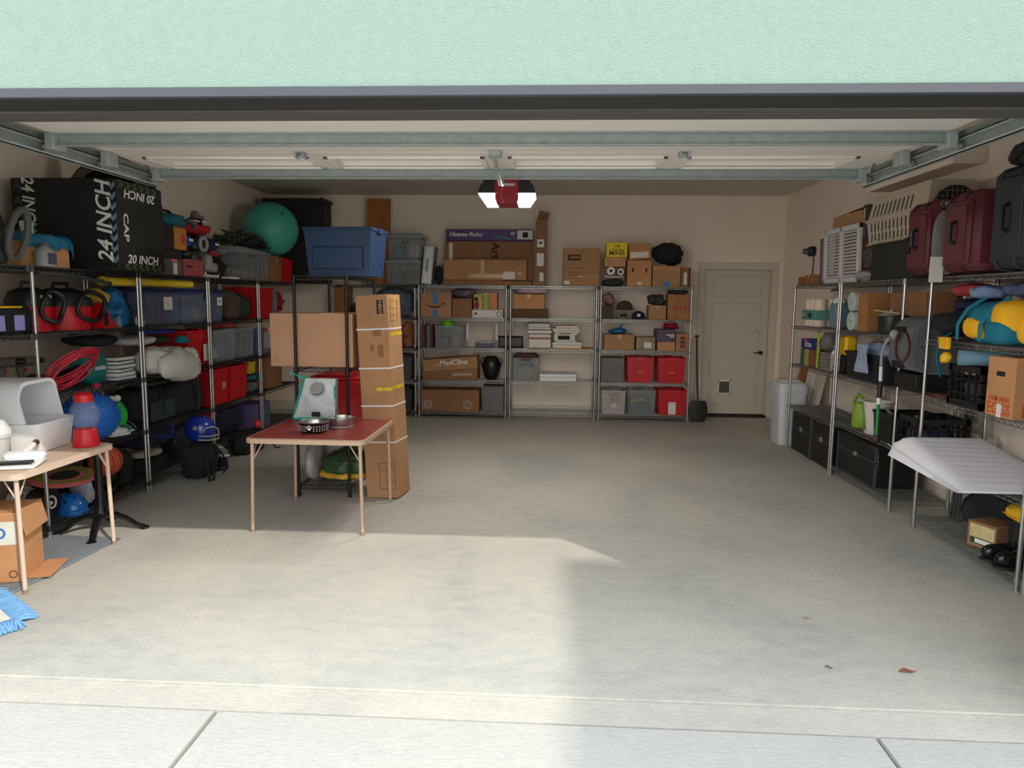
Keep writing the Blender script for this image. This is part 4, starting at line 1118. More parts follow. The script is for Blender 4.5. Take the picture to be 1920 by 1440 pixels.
part(t, 'trim_edge', B().tube([(.13, -.09, .10), (.13, -.04, .13), (.132, .04, .13), (.13, .09, .10), (.10, .115, .02)], .008, 6), GREYP)
part(t, 'face_guard', B().tube([(.10, -.11, .03), (.17, -.06, .025), (.18, 0, .024), (.17, .06, .025), (.10, .11, .03)], .007, 6).tube([(.11, -.11, .065), (.175, -.06, .06), (.185, 0, .06), (.175, .06, .06), (.11, .11, .065)], .007, 6), GREYP)
part(t, 'decal', B().ell((.06, -.105, .13), (.03, .012, .02)), GREYP)
shoe('grey work shoe among the bags on the floor', (-3.14, 6.56, .122), .24, GREYF, PAPER, -.6)
shoe('navy sneaker standing on the floor by the bags', (-3.12, 6.54, .01), .27, NAVYF, DGREY, -1.1)
lump('jacket_heap', 'dark heap of jackets on the bottom shelf behind the helmet', 'clothes', (-3.795, -3.40, 6.44, 7.05, S0, S0 + .30), mat('jackets', S(44, 46, 56), .95, nz=.3, ns=8, bump=.5, bs=12), 2.6, .3, 5, 49)
lump('black_knapsack', 'black knapsack with dangling strap at the end of the bag row', 'bag', (-3.34, -3.02, 7.0, 7.60, 0.002, .24), BLKF, 2.6, .3, 6, 50, strap=[([(.4, .2, .5), (.56, .3, .2), (.64, .34, .02), (.72, .4, .015)], .016, BLKF)])
bottle('red thermos lying on the jackets', (-3.46, 6.90, .434), .04, .26, REDP, BLACK).rotation_euler = (-Q, 0, 0)
lump('navy_sleeping_bag', 'navy sleeping bag on the bottom shelf under the red totes', 'sleeping bag', (-3.82, -3.40, 7.10, 7.86, S0 + .05, S0 + .40), NAVYF, 2.6, .12, 5, 51)
one('red_float', 'small red orange float ball by the purple box', 'float', B().ell((0, 0, .045), (.045, .045, .045), nu=16, nv=10), mat('float_red', S(205, 50, 40), .5), (-3.14, 7.42, .235), ang=80)
lump('woven_mat', 'grey checked picnic rug rolled beside the purple box', 'rug', (-3.50, -3.30, 7.66, 7.90, S0, S0 + .26), mat('checked', S(110, 110, 106), .9, nz=.7, ns=40), 2.6, .1, 6, 52) if False else None
t, d = carton('purple boxed game on the bottom shelf in the corner', (-3.70, -3.405, 8.06, 8.44, S0, S0 + .30), mat('box_purple', S(98, 86, 140), .6), front='+x', tape=False)
decal(t, d, '+x', .1, .9, .25, .7, mat('print_teal', S(70, 120, 116), .6, nz=.5, ns=14), 'print')

# ---------------------------------------------------------------- folding table at the left edge and what is on it
BEIGE = mat('beige_vinyl', S(205, 182, 160), .5, nz=.03)
BEIGEM = mat('beige_metal', S(214, 190, 170), .4)
def fold_table(label, cx, cy, w, d_, h, tm, mm, rz=0.0):
    t = thing('folding_table', label, 'table', (cx, cy, 0), rz)
    def rrect(w_, d2, r, n=6):
        o = []
        for (sx, sy, a0) in ((1, 1, 0), (-1, 1, Q), (-1, -1, PI), (1, -1, 3 * Q)):
            for i in range(n + 1):
                a = a0 + Q * i / n
                o.append((sx * (w_ / 2 - r) + r * math.cos(a), sy * (d2 / 2 - r) + r * math.sin(a)))
        return o
    part(t, 'tabletop', B().prism(rrect(w - .03, d_ - .03, .05), h - .016, h, 'z'), tm)
    o = rrect(w, d_, .065); b = B()
    n = len(o); vs_ = []
    i_ = rrect(w - .03, d_ - .03, .05)
    for (pl, z) in ((o, h - .034), (o, h - .004), (i_, h + .002), (i_, h - .034)):
        vs_ += [(x, y, z) for x, y in pl]
    fs = [(a * n + j, a * n + (j + 1) % n, ((a + 1) % 4) * n + (j + 1) % n, ((a + 1) % 4) * n + j) for a in range(4) for j in range(n)]
    part(t, 'edge_rail', b.add(vs_, fs), mm)
    for sx in (-1, 1):
        for sy in (-1, 1):
            x, y = sx * (w / 2 - .045), sy * (d_ / 2 - .045)
            lg = part(t, 'leg', B().tube([(x, y, h - .03), (x + sx * .012, y + sy * .008, 0.022)], .0125, 12), mm)
            part(lg, 'foot_cap', B().cyl((x + sx * .0125, y + sy * .0085, 0), (x + sx * .012, y + sy * .008, .026), .0135, n=12), mat('foot_tan', S(150, 130, 115), .6))
            part(lg, 'brace', B().tube([(x, y, h - .16), (x - sx * .075, y, h - .035)], .0045, 6).tube([(x, y, h - .16), (x, y - sy * .075, h - .035)], .0045, 6), mm)
    return t
fold_table('beige folding table at the left edge holding the white litter box', -3.27, 4.02, .86, .88, .68, BEIGE, BEIGEM)
TT = .683
# hooded litter box
LB = thing('litter_box', 'white hooded cat litter box on the beige folding table', 'litter box', (-3.37, 4.24, TT), -Q + .10)
WH2 = mat('litter_white', S(243, 245, 249), .35, nz=.02)
w, d_, h = .42, .56, .18
def lring(x, y, r, z, cy=0.0, n=5):
    o = []
    for (sx, sy, a0) in ((1, 1, 0), (-1, 1, Q), (-1, -1, PI), (1, -1, 3 * Q)):
        for i in range(n + 1):
            a = a0 + Q * i / n; o.append((sx * (x - r) + r * math.cos(a), cy + sy * (y - r) + r * math.sin(a), z))
    return o
def lloft(rings, cap0=True, cap1=True):
    n = len(rings[0]); vs_ = [p for r in rings for p in r]; fs = []
    if cap0: fs.append(tuple(range(n))[::-1])
    if cap1: fs.append(tuple(range((len(rings) - 1) * n, len(rings) * n)))
    for k in range(len(rings) - 1):
        fs += [(k * n + j, k * n + (j + 1) % n, (k + 1) * n + (j + 1) % n, (k + 1) * n + j) for j in range(n)]
    return B().add(vs_, fs)
part(LB, 'tray', lloft([lring(.19, .26, .05, 0), lring(.195, .265, .05, .012), lring(.21, .28, .05, h), lring(.19, .262, .04, h), lring(.175, .245, .04, .04)]), WH2)
part(LB, 'entry_ramp', B().prism([(.06, .13), (.262, .186), (.262, .172), (.06, .115)], -.17, .17, 'x'), mat('ramp_grey', S(190, 190, 196), .4))
prof = [(-.205, .182), (-.205, .34), (-.195, .385), (-.165, .42), (-.12, .432), (.12, .432), (.165, .42), (.195, .385), (.205, .34), (.205, .182)]
prof2 = [(a * .90, c if k in (0, 9) else c - .022) for k, (a, c) in enumerate(prof)]
n = len(prof)
vs_ = [(x, y + (.03 if z < .2 else 0) * (y > 0), z) for y in (-.27, .17) for x, z in prof] + [(x, y + (.03 if z < .2 else 0) * (y > 0), z) for y in (-.25, .17) for x, z in prof2]
fs = [(i, i + 1, n + i + 1, n + i) for i in range(n - 1)] + [(2 * n + i + 1, 2 * n + i, 3 * n + i, 3 * n + i + 1) for i in range(n - 1)] + [(n + i, n + i + 1, 3 * n + i + 1, 3 * n + i) for i in range(n - 1)]
fs += [tuple(range(n))[::-1], tuple(range(2 * n, 3 * n))]
part(LB, 'hood', B().add(vs_, fs), WH2)
part(LB, 'hood_latch', B().box(.208, .222, -.06, .02, .15, .21, .004), mat('latch_grey', S(170, 172, 176), .4))
# dustpan and brush, cup
t = thing('dustpan', 'white dustpan with black brush on the folding table corner', 'dustpan', (-2.99, 3.80, TT), .35)
part(t, 'pan', B().prism([(-.15, 0), (.12, 0), (.15, .03), (.13, .075), (-.10, .075), (-.17, .02)], -.11, .11, 'x') if False else B().box(-.11, .11, -.14, .12, 0, .02, .01).box(-.105, .105, .04, .12, .015, .06, .015).tube([(0, .1, .05), (0, .2, .07), (0, .26, .075)], .018, 8), WH2)
part(t, 'brush_bristles', B().box(-.08, .08, -.1, -.04, .02, .035), BLACK)
part(t, 'grip_tip', B().tube([(0, .22, .072), (0, .275, .077)], .019, 8), mat('tip_dark', S(70, 40, 44), .5))
t = thing('plastic_cup', 'grey white ribbed plastic tub at the left frame edge', 'tub', (-3.21, 3.90, TT))
part(t, 'cup', B().lathe([(0, 0), (.055, 0), (.075, .13), (.082, .135), (.082, .155), (.072, .155), (.052, .01), (0, .01)], 20), GREYP if False else mat('cup_grey', S(200, 202, 200), .5)); part(t, 'lid_dome', B().lathe([(.082, .155), (.08, .18), (.05, .23), (0, .25)], 20), mat('cup_white', S(224, 224, 224), .4))
# pet water dispenser
t = thing('water_dispenser', 'red and clear gravity pet water dispenser on the beige table', 'dispenser', (-2.965, 4.34, TT))
part(t, 'base', B().lathe([(0, 0), (.076, 0), (.078, .01), (.068, .105), (.062, .115), (0, .115)], 24), REDP)
part(t, 'reservoir', B().lathe([(.058, .115), (.06, .12), (.088, .16), (.092, .19), (.085, .235), (.062, .285), (.05, .295), (.045, .29), (.058, .28), (.08, .235), (.087, .19), (.083, .162), (.056, .125)], 24), mat('clear_reservoir', S(215, 225, 235), .08, see=.93))
part(t, 'cap', B().lathe([(.055, .285), (.058, .30), (.052, .33), (.03, .345), (0, .348)], 24), REDP)
# iron pedestal, boxes, mat and mop under and before the table
t = thing('iron_pedestal', 'black cast iron bistro table pedestal on the floor', 'pedestal', (-3.11, 4.66, .0), .35)
IRON = mat('cast_iron', S(24, 24, 26), .3, metal=.3)
part(t, 'column', B().lathe([(.035, .10), (.05, .13), (.038, .17), (.030, .22), (.026, .45), (.03, .55), (.025, .64), (.07, .66), (.07, .67), (0, .67)], 20), IRON)
for k in range(4):
    a = k * Q
    p_ = part(t, 'foot', B().tube([(0.02 * math.cos(a), .02 * math.sin(a), .12), (.09 * math.cos(a), .09 * math.sin(a), .12), (.16 * math.cos(a), .16 * math.sin(a), .085), (.22 * math.cos(a), .22 * math.sin(a), .035), (.27 * math.cos(a), .27 * math.sin(a), .018)], [.035, .028, .024, .022, .02], 8, flat=.7), IRON)
    part(p_, 'pad', B().ell((.27 * math.cos(a), .27 * math.sin(a), .012), (.032, .032, .012), flat=0), IRON)
one('floor_mat', 'grey ribbed rubber mat under the open cardboard box', 'mat', B().box(-.36, .36, -.48, .48, 0, .012, .004), mat('mat_grey', S(126, 134, 142), .8, nz=.25, ns=60, bump=.3, bs=120), (-3.27, 4.06, .001), -.06)
t, d = carton('open cardboard box with white label under the beige table', (-3.393, -3.013, 3.682, 3.982, .014, .42), CBo, rz=.28, front='-y', tape=False)
decal(t, d, '-y', .55, .95, .55, .88, PAPER, 'label'); text(t, d, '-y', .73, .71, .09, 'O', mat('ink_blue', S(60, 120, 190), .6), out=.003)
part(t, 'round_mark', B().lathe([(.016, 0), (.024, 0), (.024, .001), (.016, .001)], 18, M=fm(d, '-y')[0] @ Matrix.Translation((d[0] * .88, .05, 0))), mat('mark_brown', S(120, 80, 50), .8))
part(t, 'flap', B().box(0, .004, -.15, .15, -.14, .0, M=Matrix.Translation((d[0] / 2, 0, d[2])) @ Matrix.Rotation(-.22, 4, 'Y')), CBo)
part(t, 'flap', B().box(-.0, .12, -.1, .2, 0, .004, M=Matrix.Translation((d[0] / 2, 0, .003))), CBo)
t = thing('dust_mop', 'white dust mop head with blue fringe on the floor, left frame edge', 'mop', (-2.914, 3.318, .002), -.64)
part(t, 'pad', B().box(-.25, .25, -.12, .12, 0, .022, .008), mat('mop_white', S(235, 230, 216), .9, nz=.05))
rnd = random.Random(8); fr_ = B()
for i in range(420):
    s = i / 420 * 1.48
    if s < .5: p, n_ = (-.25 + s, -.12), (0, -1)
    elif s < .74: p, n_ = (.25, -.12 + s - .5), (1, 0)
    elif s < 1.24: p, n_ = (.25 - (s - .74), .12), (0, 1)
    else: p, n_ = (-.25, .12 - (s - 1.24)), (-1, 0)
    j = rnd.uniform(-.03, .03); L_ = rnd.uniform(.065, .1)
    fr_.tube([(p[0] - n_[0] * .02, p[1] - n_[1] * .02, .022), (p[0] + n_[0] * L_ * .5 - n_[1] * j * .5, p[1] + n_[1] * L_ * .5 + n_[0] * j * .5, .016 + rnd.random() * .016), (p[0] + n_[0] * L_ - n_[1] * j, p[1] + n_[1] * L_ + n_[0] * j, .007)], [.007, .0065, .004], 5)
part(t, 'fringe', fr_, mat('fringe_blue', S(120, 172, 220), .9, nz=.15, ns=20))['kind'] = 'stuff'

# ================================================================ middle of the floor
fold_table('maroon topped card table in the middle of the floor', -1.668, 5.15, .85, .90, .675, mat('maroon_vinyl', S(148, 58, 54), .4, nz=.05), mat('bronze_metal', S(190, 160, 138), .4), -.01)
t = thing('pet_bowl', 'black patterned pet bowl with steel inside and a white paw on the card table', 'bowl', (-1.70, 5.0, .678))
part(t, 'bowl', B().lathe([(0, 0), (.092, 0), (.096, .01), (.106, .07), (.108, .072), (.108, .076), (.100, .074), (.09, .02), (0, .014)], 32), BLKG)
part(t, 'steel_liner', B().lathe([(.109, .071), (.111, .076), (.104, .079), (.098, .07), (.09, .022), (0, .017)], 32), CHROME)
dt = B()
for i in range(30):
    a = i * 2 * PI / 30
    for z in (.018, .034, .05):
        if abs((a + PI / 2 + PI) % (2 * PI) - PI) > .22:
            r = .0965 + (z - .01) * .166
            dt.box(-.005, .005, -.001, .0015, -.004, .004, M=Matrix.Translation((r * math.cos(a), r * math.sin(a), z)) @ Matrix.Rotation(a - Q * 3, 4, 'Z'))
part(t, 'dot_print', dt, mat('dot_grey', S(170, 170, 170), .5))['kind'] = 'stuff'
pw = B().ell((0, -.1025, .033), (.013, .004, .010))
for (x, z) in ((-.016, .046), (-.006, .054), (.006, .054), (.016, .046)): pw.ell((x, -.1045, z), (.005, .004, .006), nu=8, nv=6)
part(t, 'paw_print', pw, INKW)
t = thing('pet_bowl', 'plain stainless steel pet bowl behind the black one', 'bowl', (-1.565, 5.22, .678))
part(t, 'bowl', B().lathe([(0, 0), (.085, 0), (.09, .006), (.096, .065), (.106, .068), (.106, .073), (.092, .073), (.084, .012), (0, .01)], 32), CHROME)
part(t, 'base_ring', B().lathe([(.084, 0), (.092, 0), (.092, .012), (.084, .012)], 32), GREYP)
# things on the black rack
t, d = tote('open blue plastic tote on top of the black rack', (-2.02, -1.43, 5.78, 6.24, 1.822, 2.215), BLUEP, rz=-.06, taper=.86, lid=False, ribs=0)
M, W, H = fm(d, '-y')
part(t, 'front_recess', B().box(W * .14, W * .86, H * .14, H * .6, -.028, -.004, .006, M=M), BLUEP)

t, d = carton('big plain pale carton on the middle shelf of the black rack', (-2.285, -1.60, 5.70, 6.10, 1.078, 1.515), CB3, tape=False)
part(t, 'top_seam', B().box(-d[0] / 2, d[0] / 2, -.003, .003, d[2] - .001, d[2] + .001), CB2); text(t, d, '-y', .08, .16, .02, 'L 4', INK)
# hanging litter bag with scoop
LIT = mat('litter_bag', S(205, 212, 214), .5, nz=.12, ns=9, bump=.4, bs=14)
t = thing('litter_bag', 'teal and white litter bag slumped with a grey cap on its top', 'bag', (-1.86, 5.53, .678), .0)
def bagf(u, v):
    y = -.05 - .04 * math.sin(PI * u) * math.sin(PI * min(1, v * 1.1)) + .012 * noise.noise(Vector((u * 5, v * 6, 2)))
    return ((u - .5) * (.34 - .10 * v) + .06 * v, y, .33 * v)
def bagb(u, v):
    p = bagf(u, v); return (p[0], .05 + .03 * math.sin(PI * u) * math.sin(PI * v) - .04 * v, p[2])
nu, nv = 16, 16
vs_ = [bagf(i / nu, j / nv) for i in range(nu + 1) for j in range(nv + 1)] + [bagb(i / nu, j / nv) for i in range(nu + 1) for j in range(nv + 1)]
W_ = nv + 1; K = (nu + 1) * W_; fs = []
for i in range(nu):
    for j in range(nv):
        a, b_, c_, e = i * W_ + j, (i + 1) * W_ + j, (i + 1) * W_ + j + 1, i * W_ + j + 1
        fs += [(a, b_, c_, e), (K + e, K + c_, K + b_, K + a)]
for j in range(nv):
    fs += [(j, j + 1, K + j + 1, K + j), (nu * W_ + j + 1, nu * W_ + j, K + nu * W_ + j, K + nu * W_ + j + 1)]
for i in range(nu):
    fs += [((i + 1) * W_, i * W_, K + i * W_, K + (i + 1) * W_), (i * W_ + nv, (i + 1) * W_ + nv, K + (i + 1) * W_ + nv, K + i * W_ + nv)]
part(t, 'sack', B().add(vs_, fs), LIT, ang=80)
TQ = mat('turquoise_print', S(40, 170, 150), .5)
part(t, 'side_stripe', B().tube([(-.172, -.03, .01), (-.142, -.035, .12), (-.10, -.04, .25), (-.065, -.035, .325)], .018, 6, flat=.5), TQ)
part(t, 'side_stripe', B().tube([(.168, -.03, .01), (.166, -.035, .12), (.17, -.04, .25), (.178, -.03, .325)], .018, 6, flat=.5), TQ)
part(t, 'bottom_band', B().box(-.165, .165, -.062, -.045, 0, .02, .004), TQ)
part(t, 'hanging_flap', B().sheet(lambda u, v: (-.10 - .10 * v + .24 * u * (1 - v) , -.03 + .02 * v, .325 + .055 * v - .02 * u), 10, 6, .003), TQ)
part(t, 'barcode', B().box(.0, .06, -.105, -.085, .035, .07), INK)
part(t, 'scoop_cap', B().lathe([(0, 0), (.05, 0), (.055, .012), (.05, .03), (0, .034)], 22, M=Matrix.Translation((.05, -.10, .25)) @ Matrix.Rotation(1.1, 4, 'X')), GREYP)
t, d = tote('red lidded tote on the lower shelf of the black rack', (-2.10, -1.50, 5.98, 6.50, .552, .97), REDP, group='red storage totes', taper=.86)
COMP = mat('compost_green', S(44, 74, 44), .45, nz=.5, ns=9, bump=.4, bs=14)
lump('soil_bag', 'green and yellow bag of potting soil on the rack bottom shelf', 'bag', (-1.93, -1.50, 5.72, 6.12, .102, .36), COMP, 2.6, .22, 6, 61, parts=[('yellow_band', lambda b, x, y, z: b.ell((0, 0, z * .2), (x * .5, y * .5, z * .17), 2.8, .15, 6, 3), mat('yellow_print', S(206, 160, 50), .5, nz=.3, ns=18))])
lump('gravel_bag', 'grey white bag of gravel behind the soil bag', 'bag', (-2.06, -1.66, 6.14, 6.50, .102, .46), mat('gravel_bag', S(190, 188, 184), .6, nz=.3, ns=8, bump=.4, bs=14), 3, .15, 6, 62)
lump('gravel_bag', 'grey printed bag standing at the rack corner under the card table', 'bag', (-2.05, -1.955, 5.72, 6.10, .102, .42), mat('gravel_bag2', S(170, 168, 170), .6, nz=.4, ns=10), 3, .15, 6, 63)
# tall strapped carton leaning left
t, d = carton('tall strapped carton leaning against the black rack', (-1.475, -1.20, 5.655, 5.935, 0.004, 1.67), CB, rz=-.16, tape=False, ry=-.048)
x, y, z = d
for k, q in enumerate((.28, .46, .645, .835)):
    tl = .012 * (-1) ** k
    part(t, 'strap', B().box(-x / 2 - .003, x / 2 + .003, -y / 2 - .003, -y / 2 + .001, q * z - .006, q * z + .006).box(x / 2 - .001, x / 2 + .003, -y / 2, y / 2, q * z - .006, q * z + .006).box(-x / 2 - .003, -x / 2 + .001, -y / 2, y / 2, q * z - .006, q * z + .006).box(-x / 2, x / 2, y / 2 - .001, y / 2 + .003, q * z - .006, q * z + .006), WHITE)
decal(t, d, '-y', .66, .86, .905, .975, INK, 'print_block'); text(t, d, '-y', .76, .94, .045, 'THRIVE', CB3, rot=-Q, out=.003)
for (u0, u1, v0, v1) in ((.2, .62, .93, .931), (.2, .205, .89, .93), (.45, .455, .89, .93), (.5, .75, .80, .84), (.4, .5, .73, .76), (.62, .8, .70, .76)):
    decal(t, d, '-y', u0, u1, v0, v1, mat('faint_print', S(140, 100, 62), .8), 'faint_print')
YT = mat('yellow_tape', S(225, 190, 40), .4, nz=.4, ns=60, stretch=(1, 1, .1))
decal(t, d, '-y', .5, 1, .535, .55, YT, 'yellow_tape'); decal(t, d, '+x', 0, .9, .54, .556, YT, 'yellow_tape'); decal(t, d, '+x', .1, 1, .80, .815, YT, 'yellow_tape'); decal(t, d, '+x', .5, .56, .8, 1, YT, 'yellow_tape')
M, W, H = fm(d, '-y')
pr = B()
for (u0, u1, v0, v1) in ((.45, .95, .1745, .176), (.45, .95, .045, .0465), (.45, .46, .045, .176), (.94, .95, .045, .176), (.45, .95, .135, .136), (.45, .95, .09, .091), (.66, .665, .045, .176), (.72, .80, .145, .150), (.755, .765, .14, .17), (.72, .74, .10, .13), (.77, .79, .10, .13), (.72, .74, .05, .08)):
    pr.box(u0 * W, u1 * W, v0 * H, v1 * H, 0, .0014, M=M)
part(t, 'handling_symbols', pr, INK)
M, W, H = fm(d, '+x')
pr = B()
for v in (.97, .93, .90, .87): pr.box(.15 * W, .7 * W, v * H, v * H + .003, 0, .0014, M=M)
pr.box(.15 * W, .16 * W, .87 * H, .97 * H, 0, .0014, M=M).box(.69 * W, .7 * W, .87 * H, .97 * H, 0, .0014, M=M)
part(t, 'print_table', pr, INK)

# ================================================================ back wall
YF_ = 9.70
def bk(x0, x1, z0, z1, dep=.38, y0=YF_): return (x0, x1, y0, y0 + dep, z0, z1)
# top shelf
one('wood_plank', 'tall stained wood plank leaning on the back wall above the blue tote', 'plank', B().box(-.165, .165, -.012, .012, 0, 1.20, .004), WOOD, (-2.42, 9.96, S4), 0, None, -.10)
carton('brown wood grained board box standing on the second shelf behind the rack', (-2.98, -2.82, 9.74, 10.1, S3, S3 + .40), mat('wood_box', S(150, 96, 52), .6, nz=.2, ns=3, stretch=(8, 8, .6)), tape=False)
lump('dumbbell_bag', 'black and pink exercise gear on the second shelf behind the rack', 'gear', (-2.78, -2.50, 9.74, 10.05, S3, S3 + .22), mat('gear_pink', S(70, 44, 50), .8, nz=.9, ns=18), 2.4, .4, 8, 70)
lump('blanket_pile', 'folded patterned blankets on the second shelf behind the tall carton', 'blankets', (-2.46, -1.90, 9.74, 10.1, S3, S3 + .40), mat('pattern_teal', S(90, 96, 110), .9, nz=.6, ns=14), 3.4, .12, 7, 71)
lump('patterned_bag', 'orange patterned tote bag behind the tall carton', 'bag', (-2.06, -1.88, 9.72, 10.0, S2, S2 + .36), mat('pattern_orange', S(150, 90, 60), .9, nz=.6, ns=16), 3, .15, 7, 72)
lump('dark_bundle', 'dark bundles on the third shelf behind the tall carton', 'bundle', (-2.44, -2.10, 9.74, 10.1, S2, S2 + .34), DGRYF, 3, .2, 6, 73)
tote('dark grey tote on the lower shelf behind the tall carton', bk(-2.34, -1.90, S1, S1 + .34), DGREY, lid=True)
tote('charcoal tote on the bottom shelf behind the tall carton', bk(-2.36, -1.90, S0, S0 + .33), mat('charcoal_plastic', S(48, 52, 56), .5), lid=True)
carton('brown carton at the bottom of the far left corner shelving', (-2.98, -2.50, 9.76, 10.1, S1, S1 + .36), CB2)
GL = mat('grey_lid', S(150, 158, 160), .45)
t, d = filled('upper clear tote with grey lid stacked beside the wood plank', bk(-2.23, -1.74, S4 + .352, S4 + .69), GL, [('teal bundle inside the upper stacked tote', (40, 110, 110)), ('white bundle inside the upper stacked tote', (190, 190, 190))])
text(t, d, '-y', .5, .62, .09, '43', mat('ink_wine', S(90, 40, 70), .6), out=-.006)
filled('lower clear tote with grey lid stacked beside the wood plank', bk(-2.25, -1.76, S4, S4 + .35), GL, [('dark blue bundle inside the lower stacked tote', (60, 74, 84)), ('brown boxed bundle inside the lower stacked tote', (120, 80, 60))])
ALU = mat('aluminium', S(196, 198, 198), .3, metal=.6)
t = thing('metal_case', 'silver aluminium case standing on edge on the top shelf', 'case', (-1.70, 9.88, S4 + .009), 0, None, 0, .10)
part(t, 'shell', B().box(-.065, .065, -.15, .15, 0, .52, .01), ALU); part(t, 'edge_trim', B().box(-.07, -.05, -.155, .155, 0, .52, .004).box(.05, .07, -.155, .155, 0, .52, .004), CHROME); part(t, 'carry_handle', B().tube([(-.01, -.15, .18), (-.01, -.18, .2), (-.01, -.18, .32), (-.01, -.15, .34)], .01), GREYP); part(t, 'latch', B().box(-.02, .02, -.16, -.148, .08, .12, .003), CHROME)
lump('black_pouch', 'black oval pouch leaning beside the silver case', 'bag', bk(-1.585, -1.475, S4, S4 + .26, .14), BLKF, 2.3, .1, 6, 75)
one('flat_carton', 'flat brown carton lying under the large boxes', 'box', B().box(-.60, .60, -.19, .19, 0, .06, .004).box(-.6, .2, -.188, .18, .06, .068), CB2, (-.862, 9.90, S4))
t, d = carton('wide brown carton with black lettering behind the low taped box', bk(-1.455, -.25, S4 + .07, S4 + .605, .2, 9.90), CB2, tape=False)
text(t, d, '-y', .57, .68, .16, 'Artd', INK, rot=-Q); text(t, d, '-y', .45, .70, .13, 'Art', mat('faint_print', S(140, 100, 62), .8), rot=-Q)
decal(t, d, '-y', .04, .08, .5, .95, PAPER, 'label')
t, d = carton('low taped brown carton in front of the wide carton', bk(-1.455, -.33, S4 + .07, S4 + .345, .16, 9.72), CB, tape=False)
decal(t, d, '-y', .45, .49, .3, 1, TAPE, 'tape'); decal(t, d, '-y', .3, .72, .1, .3, TAPE, 'tape'); decal(t, d, '-y', .72, .86, .06, .42, PAPER, 'label'); text(t, d, '-y', .92, .3, .05, 'P3', PAPER)
t, d = carton('purple flat television box lying on top of the wide carton', bk(-1.445, -.25, S4 + .608, S4 + .765, .2, 9.89), mat('tv_purple', S(72, 44, 110), .5, nz=.15, ns=3), tape=False, name='television_box')
text(t, d, '-y', .14, .55, .085, 'Hisense', INKW, sx=.9); text(t, d, '-y', .265, .55, .085, '\u2022', INKW); text(t, d, '-y', .345, .55, .085, 'Roku', INKW, sx=.9); text(t, d, '-y', .44, .55, .075, 'TV', mat('ink_lilac', S(130, 110, 170), .6)); text(t, d, '-y', .77, .62, .05, '43"', INKW)
decal(t, d, '-y', .82, .995, .15, .9, PAPER, 'shipping_label')
M, W, H = fm(d, '-y')
part(t, 'swoosh', B().prism([(.5 * W, .6 * H), (.75 * W, .2 * H), (.75 * W, .05 * H), (.6 * W, .3 * H)], 0, .0016, 'z', M=M), mat('swoosh_teal', S(40, 120, 130), .5))
part(t, 'barcode', B().box(.88 * W, .94 * W, .3 * H, .75 * H, .001, .0022, M=M), INK)
t, d = carton('tall narrow carton with an open flap and white labels', bk(-.215, -.06, S4, S4 + .885, .2, 9.72), CB2, tape=False)
for v0, v1 in ((.58, .70), (.30, .49)): decal(t, d, '-y', .15, .75, v0, v1, PAPER, 'label')
decal(t, d, '-y', .4, .75, .07, .2, PAPER, 'label'); decal(t, d, '-y', .35, .55, .63, .66, INK, 'print')
part(t, 'flap', B().box(-.07, .07, -.002, .002, 0, .12, M=Matrix.Translation((.01, -.02, d[2])) @ Matrix.Rotation(-.3, 4, 'X') @ Matrix.Rotation(.25, 4, 'Y')), CB2)
t, d = carton('square brown moving carton with printed lines on the top shelf', bk(.165, .655, S4, S4 + .50, .36, 9.72), CB, tape=False)
decal(t, d, '-y', .12, .48, .68, .84, mat('print_olive', S(80, 62, 40), .8, nz=.5, ns=60), 'print_block'); decal(t, d, '-y', .2, .46, .75, .78, CB3, 'print_line', th=.003)
for v in (.46, .36, .28): decal(t, d, '-y', .12, .9 if v == .36 else .6, v, v + .025, mat('faint_print', S(140, 100, 62), .8), 'print_line')
decal(t, d, '-y', .03, .18, .05, .14, PAPER, 'label'); decal(t, d, '-y', .4, .55, .25, .29, PAPER, 'label')
YB_ = mat('snack_yellow', S(238, 210, 20), .5)
t, d = carton('bright yellow snack carton with dark lettering on a small brown box', bk(.74, 1.02, S4 + .39, S4 + .585, .24, 9.73), YB_, tape=False, name='snack_box')
text(t, d, '-y', .5, .26, .08, 'MINIS', mat('ink_brown', S(90, 50, 30), .7), sx=1.05); text(t, d, '-y', .5, .72, .045, 'THE', mat('ink_brown', S(90, 50, 30), .7)); decal(t, d, '-y', .2, .8, .46, .54, mat('ink_ochre', S(170, 130, 30), .7), 'print_line')
carton('small brown carton beneath the yellow snack carton', bk(.715, 1.0, S4 + .262, S4 + .388, .26, 9.73), CBo)
lump('folded_tarp', 'dark folded tarp under the paper rolls on the top shelf', 'tarp', bk(.70, .985, S4, S4 + .105, .3), mat('tarp_dark', S(40, 46, 42), .8, nz=.3), 3.4, .1, 7, 77)
one('folded_sheet', 'grey folded plastic sheet under the paper rolls', 'sheet', B().sheet(lambda u, v: (-.13 + .26 * u, -.12 + .24 * v, .0 + .008 * noise.noise(Vector((u * 4, v * 4, 0)))), 12, 10, .026), mat('sheet_grey', S(170, 168, 166), .6), (.85, 9.86, S4 + .128))
for k, (x, lb) in enumerate(((.805, 'left paper roll end under the small carton'), (.935, 'right paper roll end under the small carton'))):
    t = thing('paper_roll', lb, 'paper roll', (x, 9.72, S4 + .207 - .012 * k), 0, 'paper rolls on the top shelf'); M = Matrix.Rotation(-Q, 4, 'X')
    part(t, 'roll', B().lathe([(.02, 0), (.055 - .012 * k, 0), (.055 - .012 * k, .25), (.02, .25), (.02, 0)], 22, M=M), PAPER); part(t, 'core', B().lathe([(.017, .003), (.021, .003), (.021, .24), (.017, .24), (.017, .003)], 16, M=M), BROWNF)
t, d = carton('brown carton with two hand holes on the top shelf', bk(1.025, 1.345, S4, S4 + .35, .34), CBo, tape=False)
M, W, H = fm(d, '-y')
for u in (.22, .78): part(t, 'hand_hole', B().ell((u * W, .62 * H, 0), (.012, .035, .0016), M=M), INK)
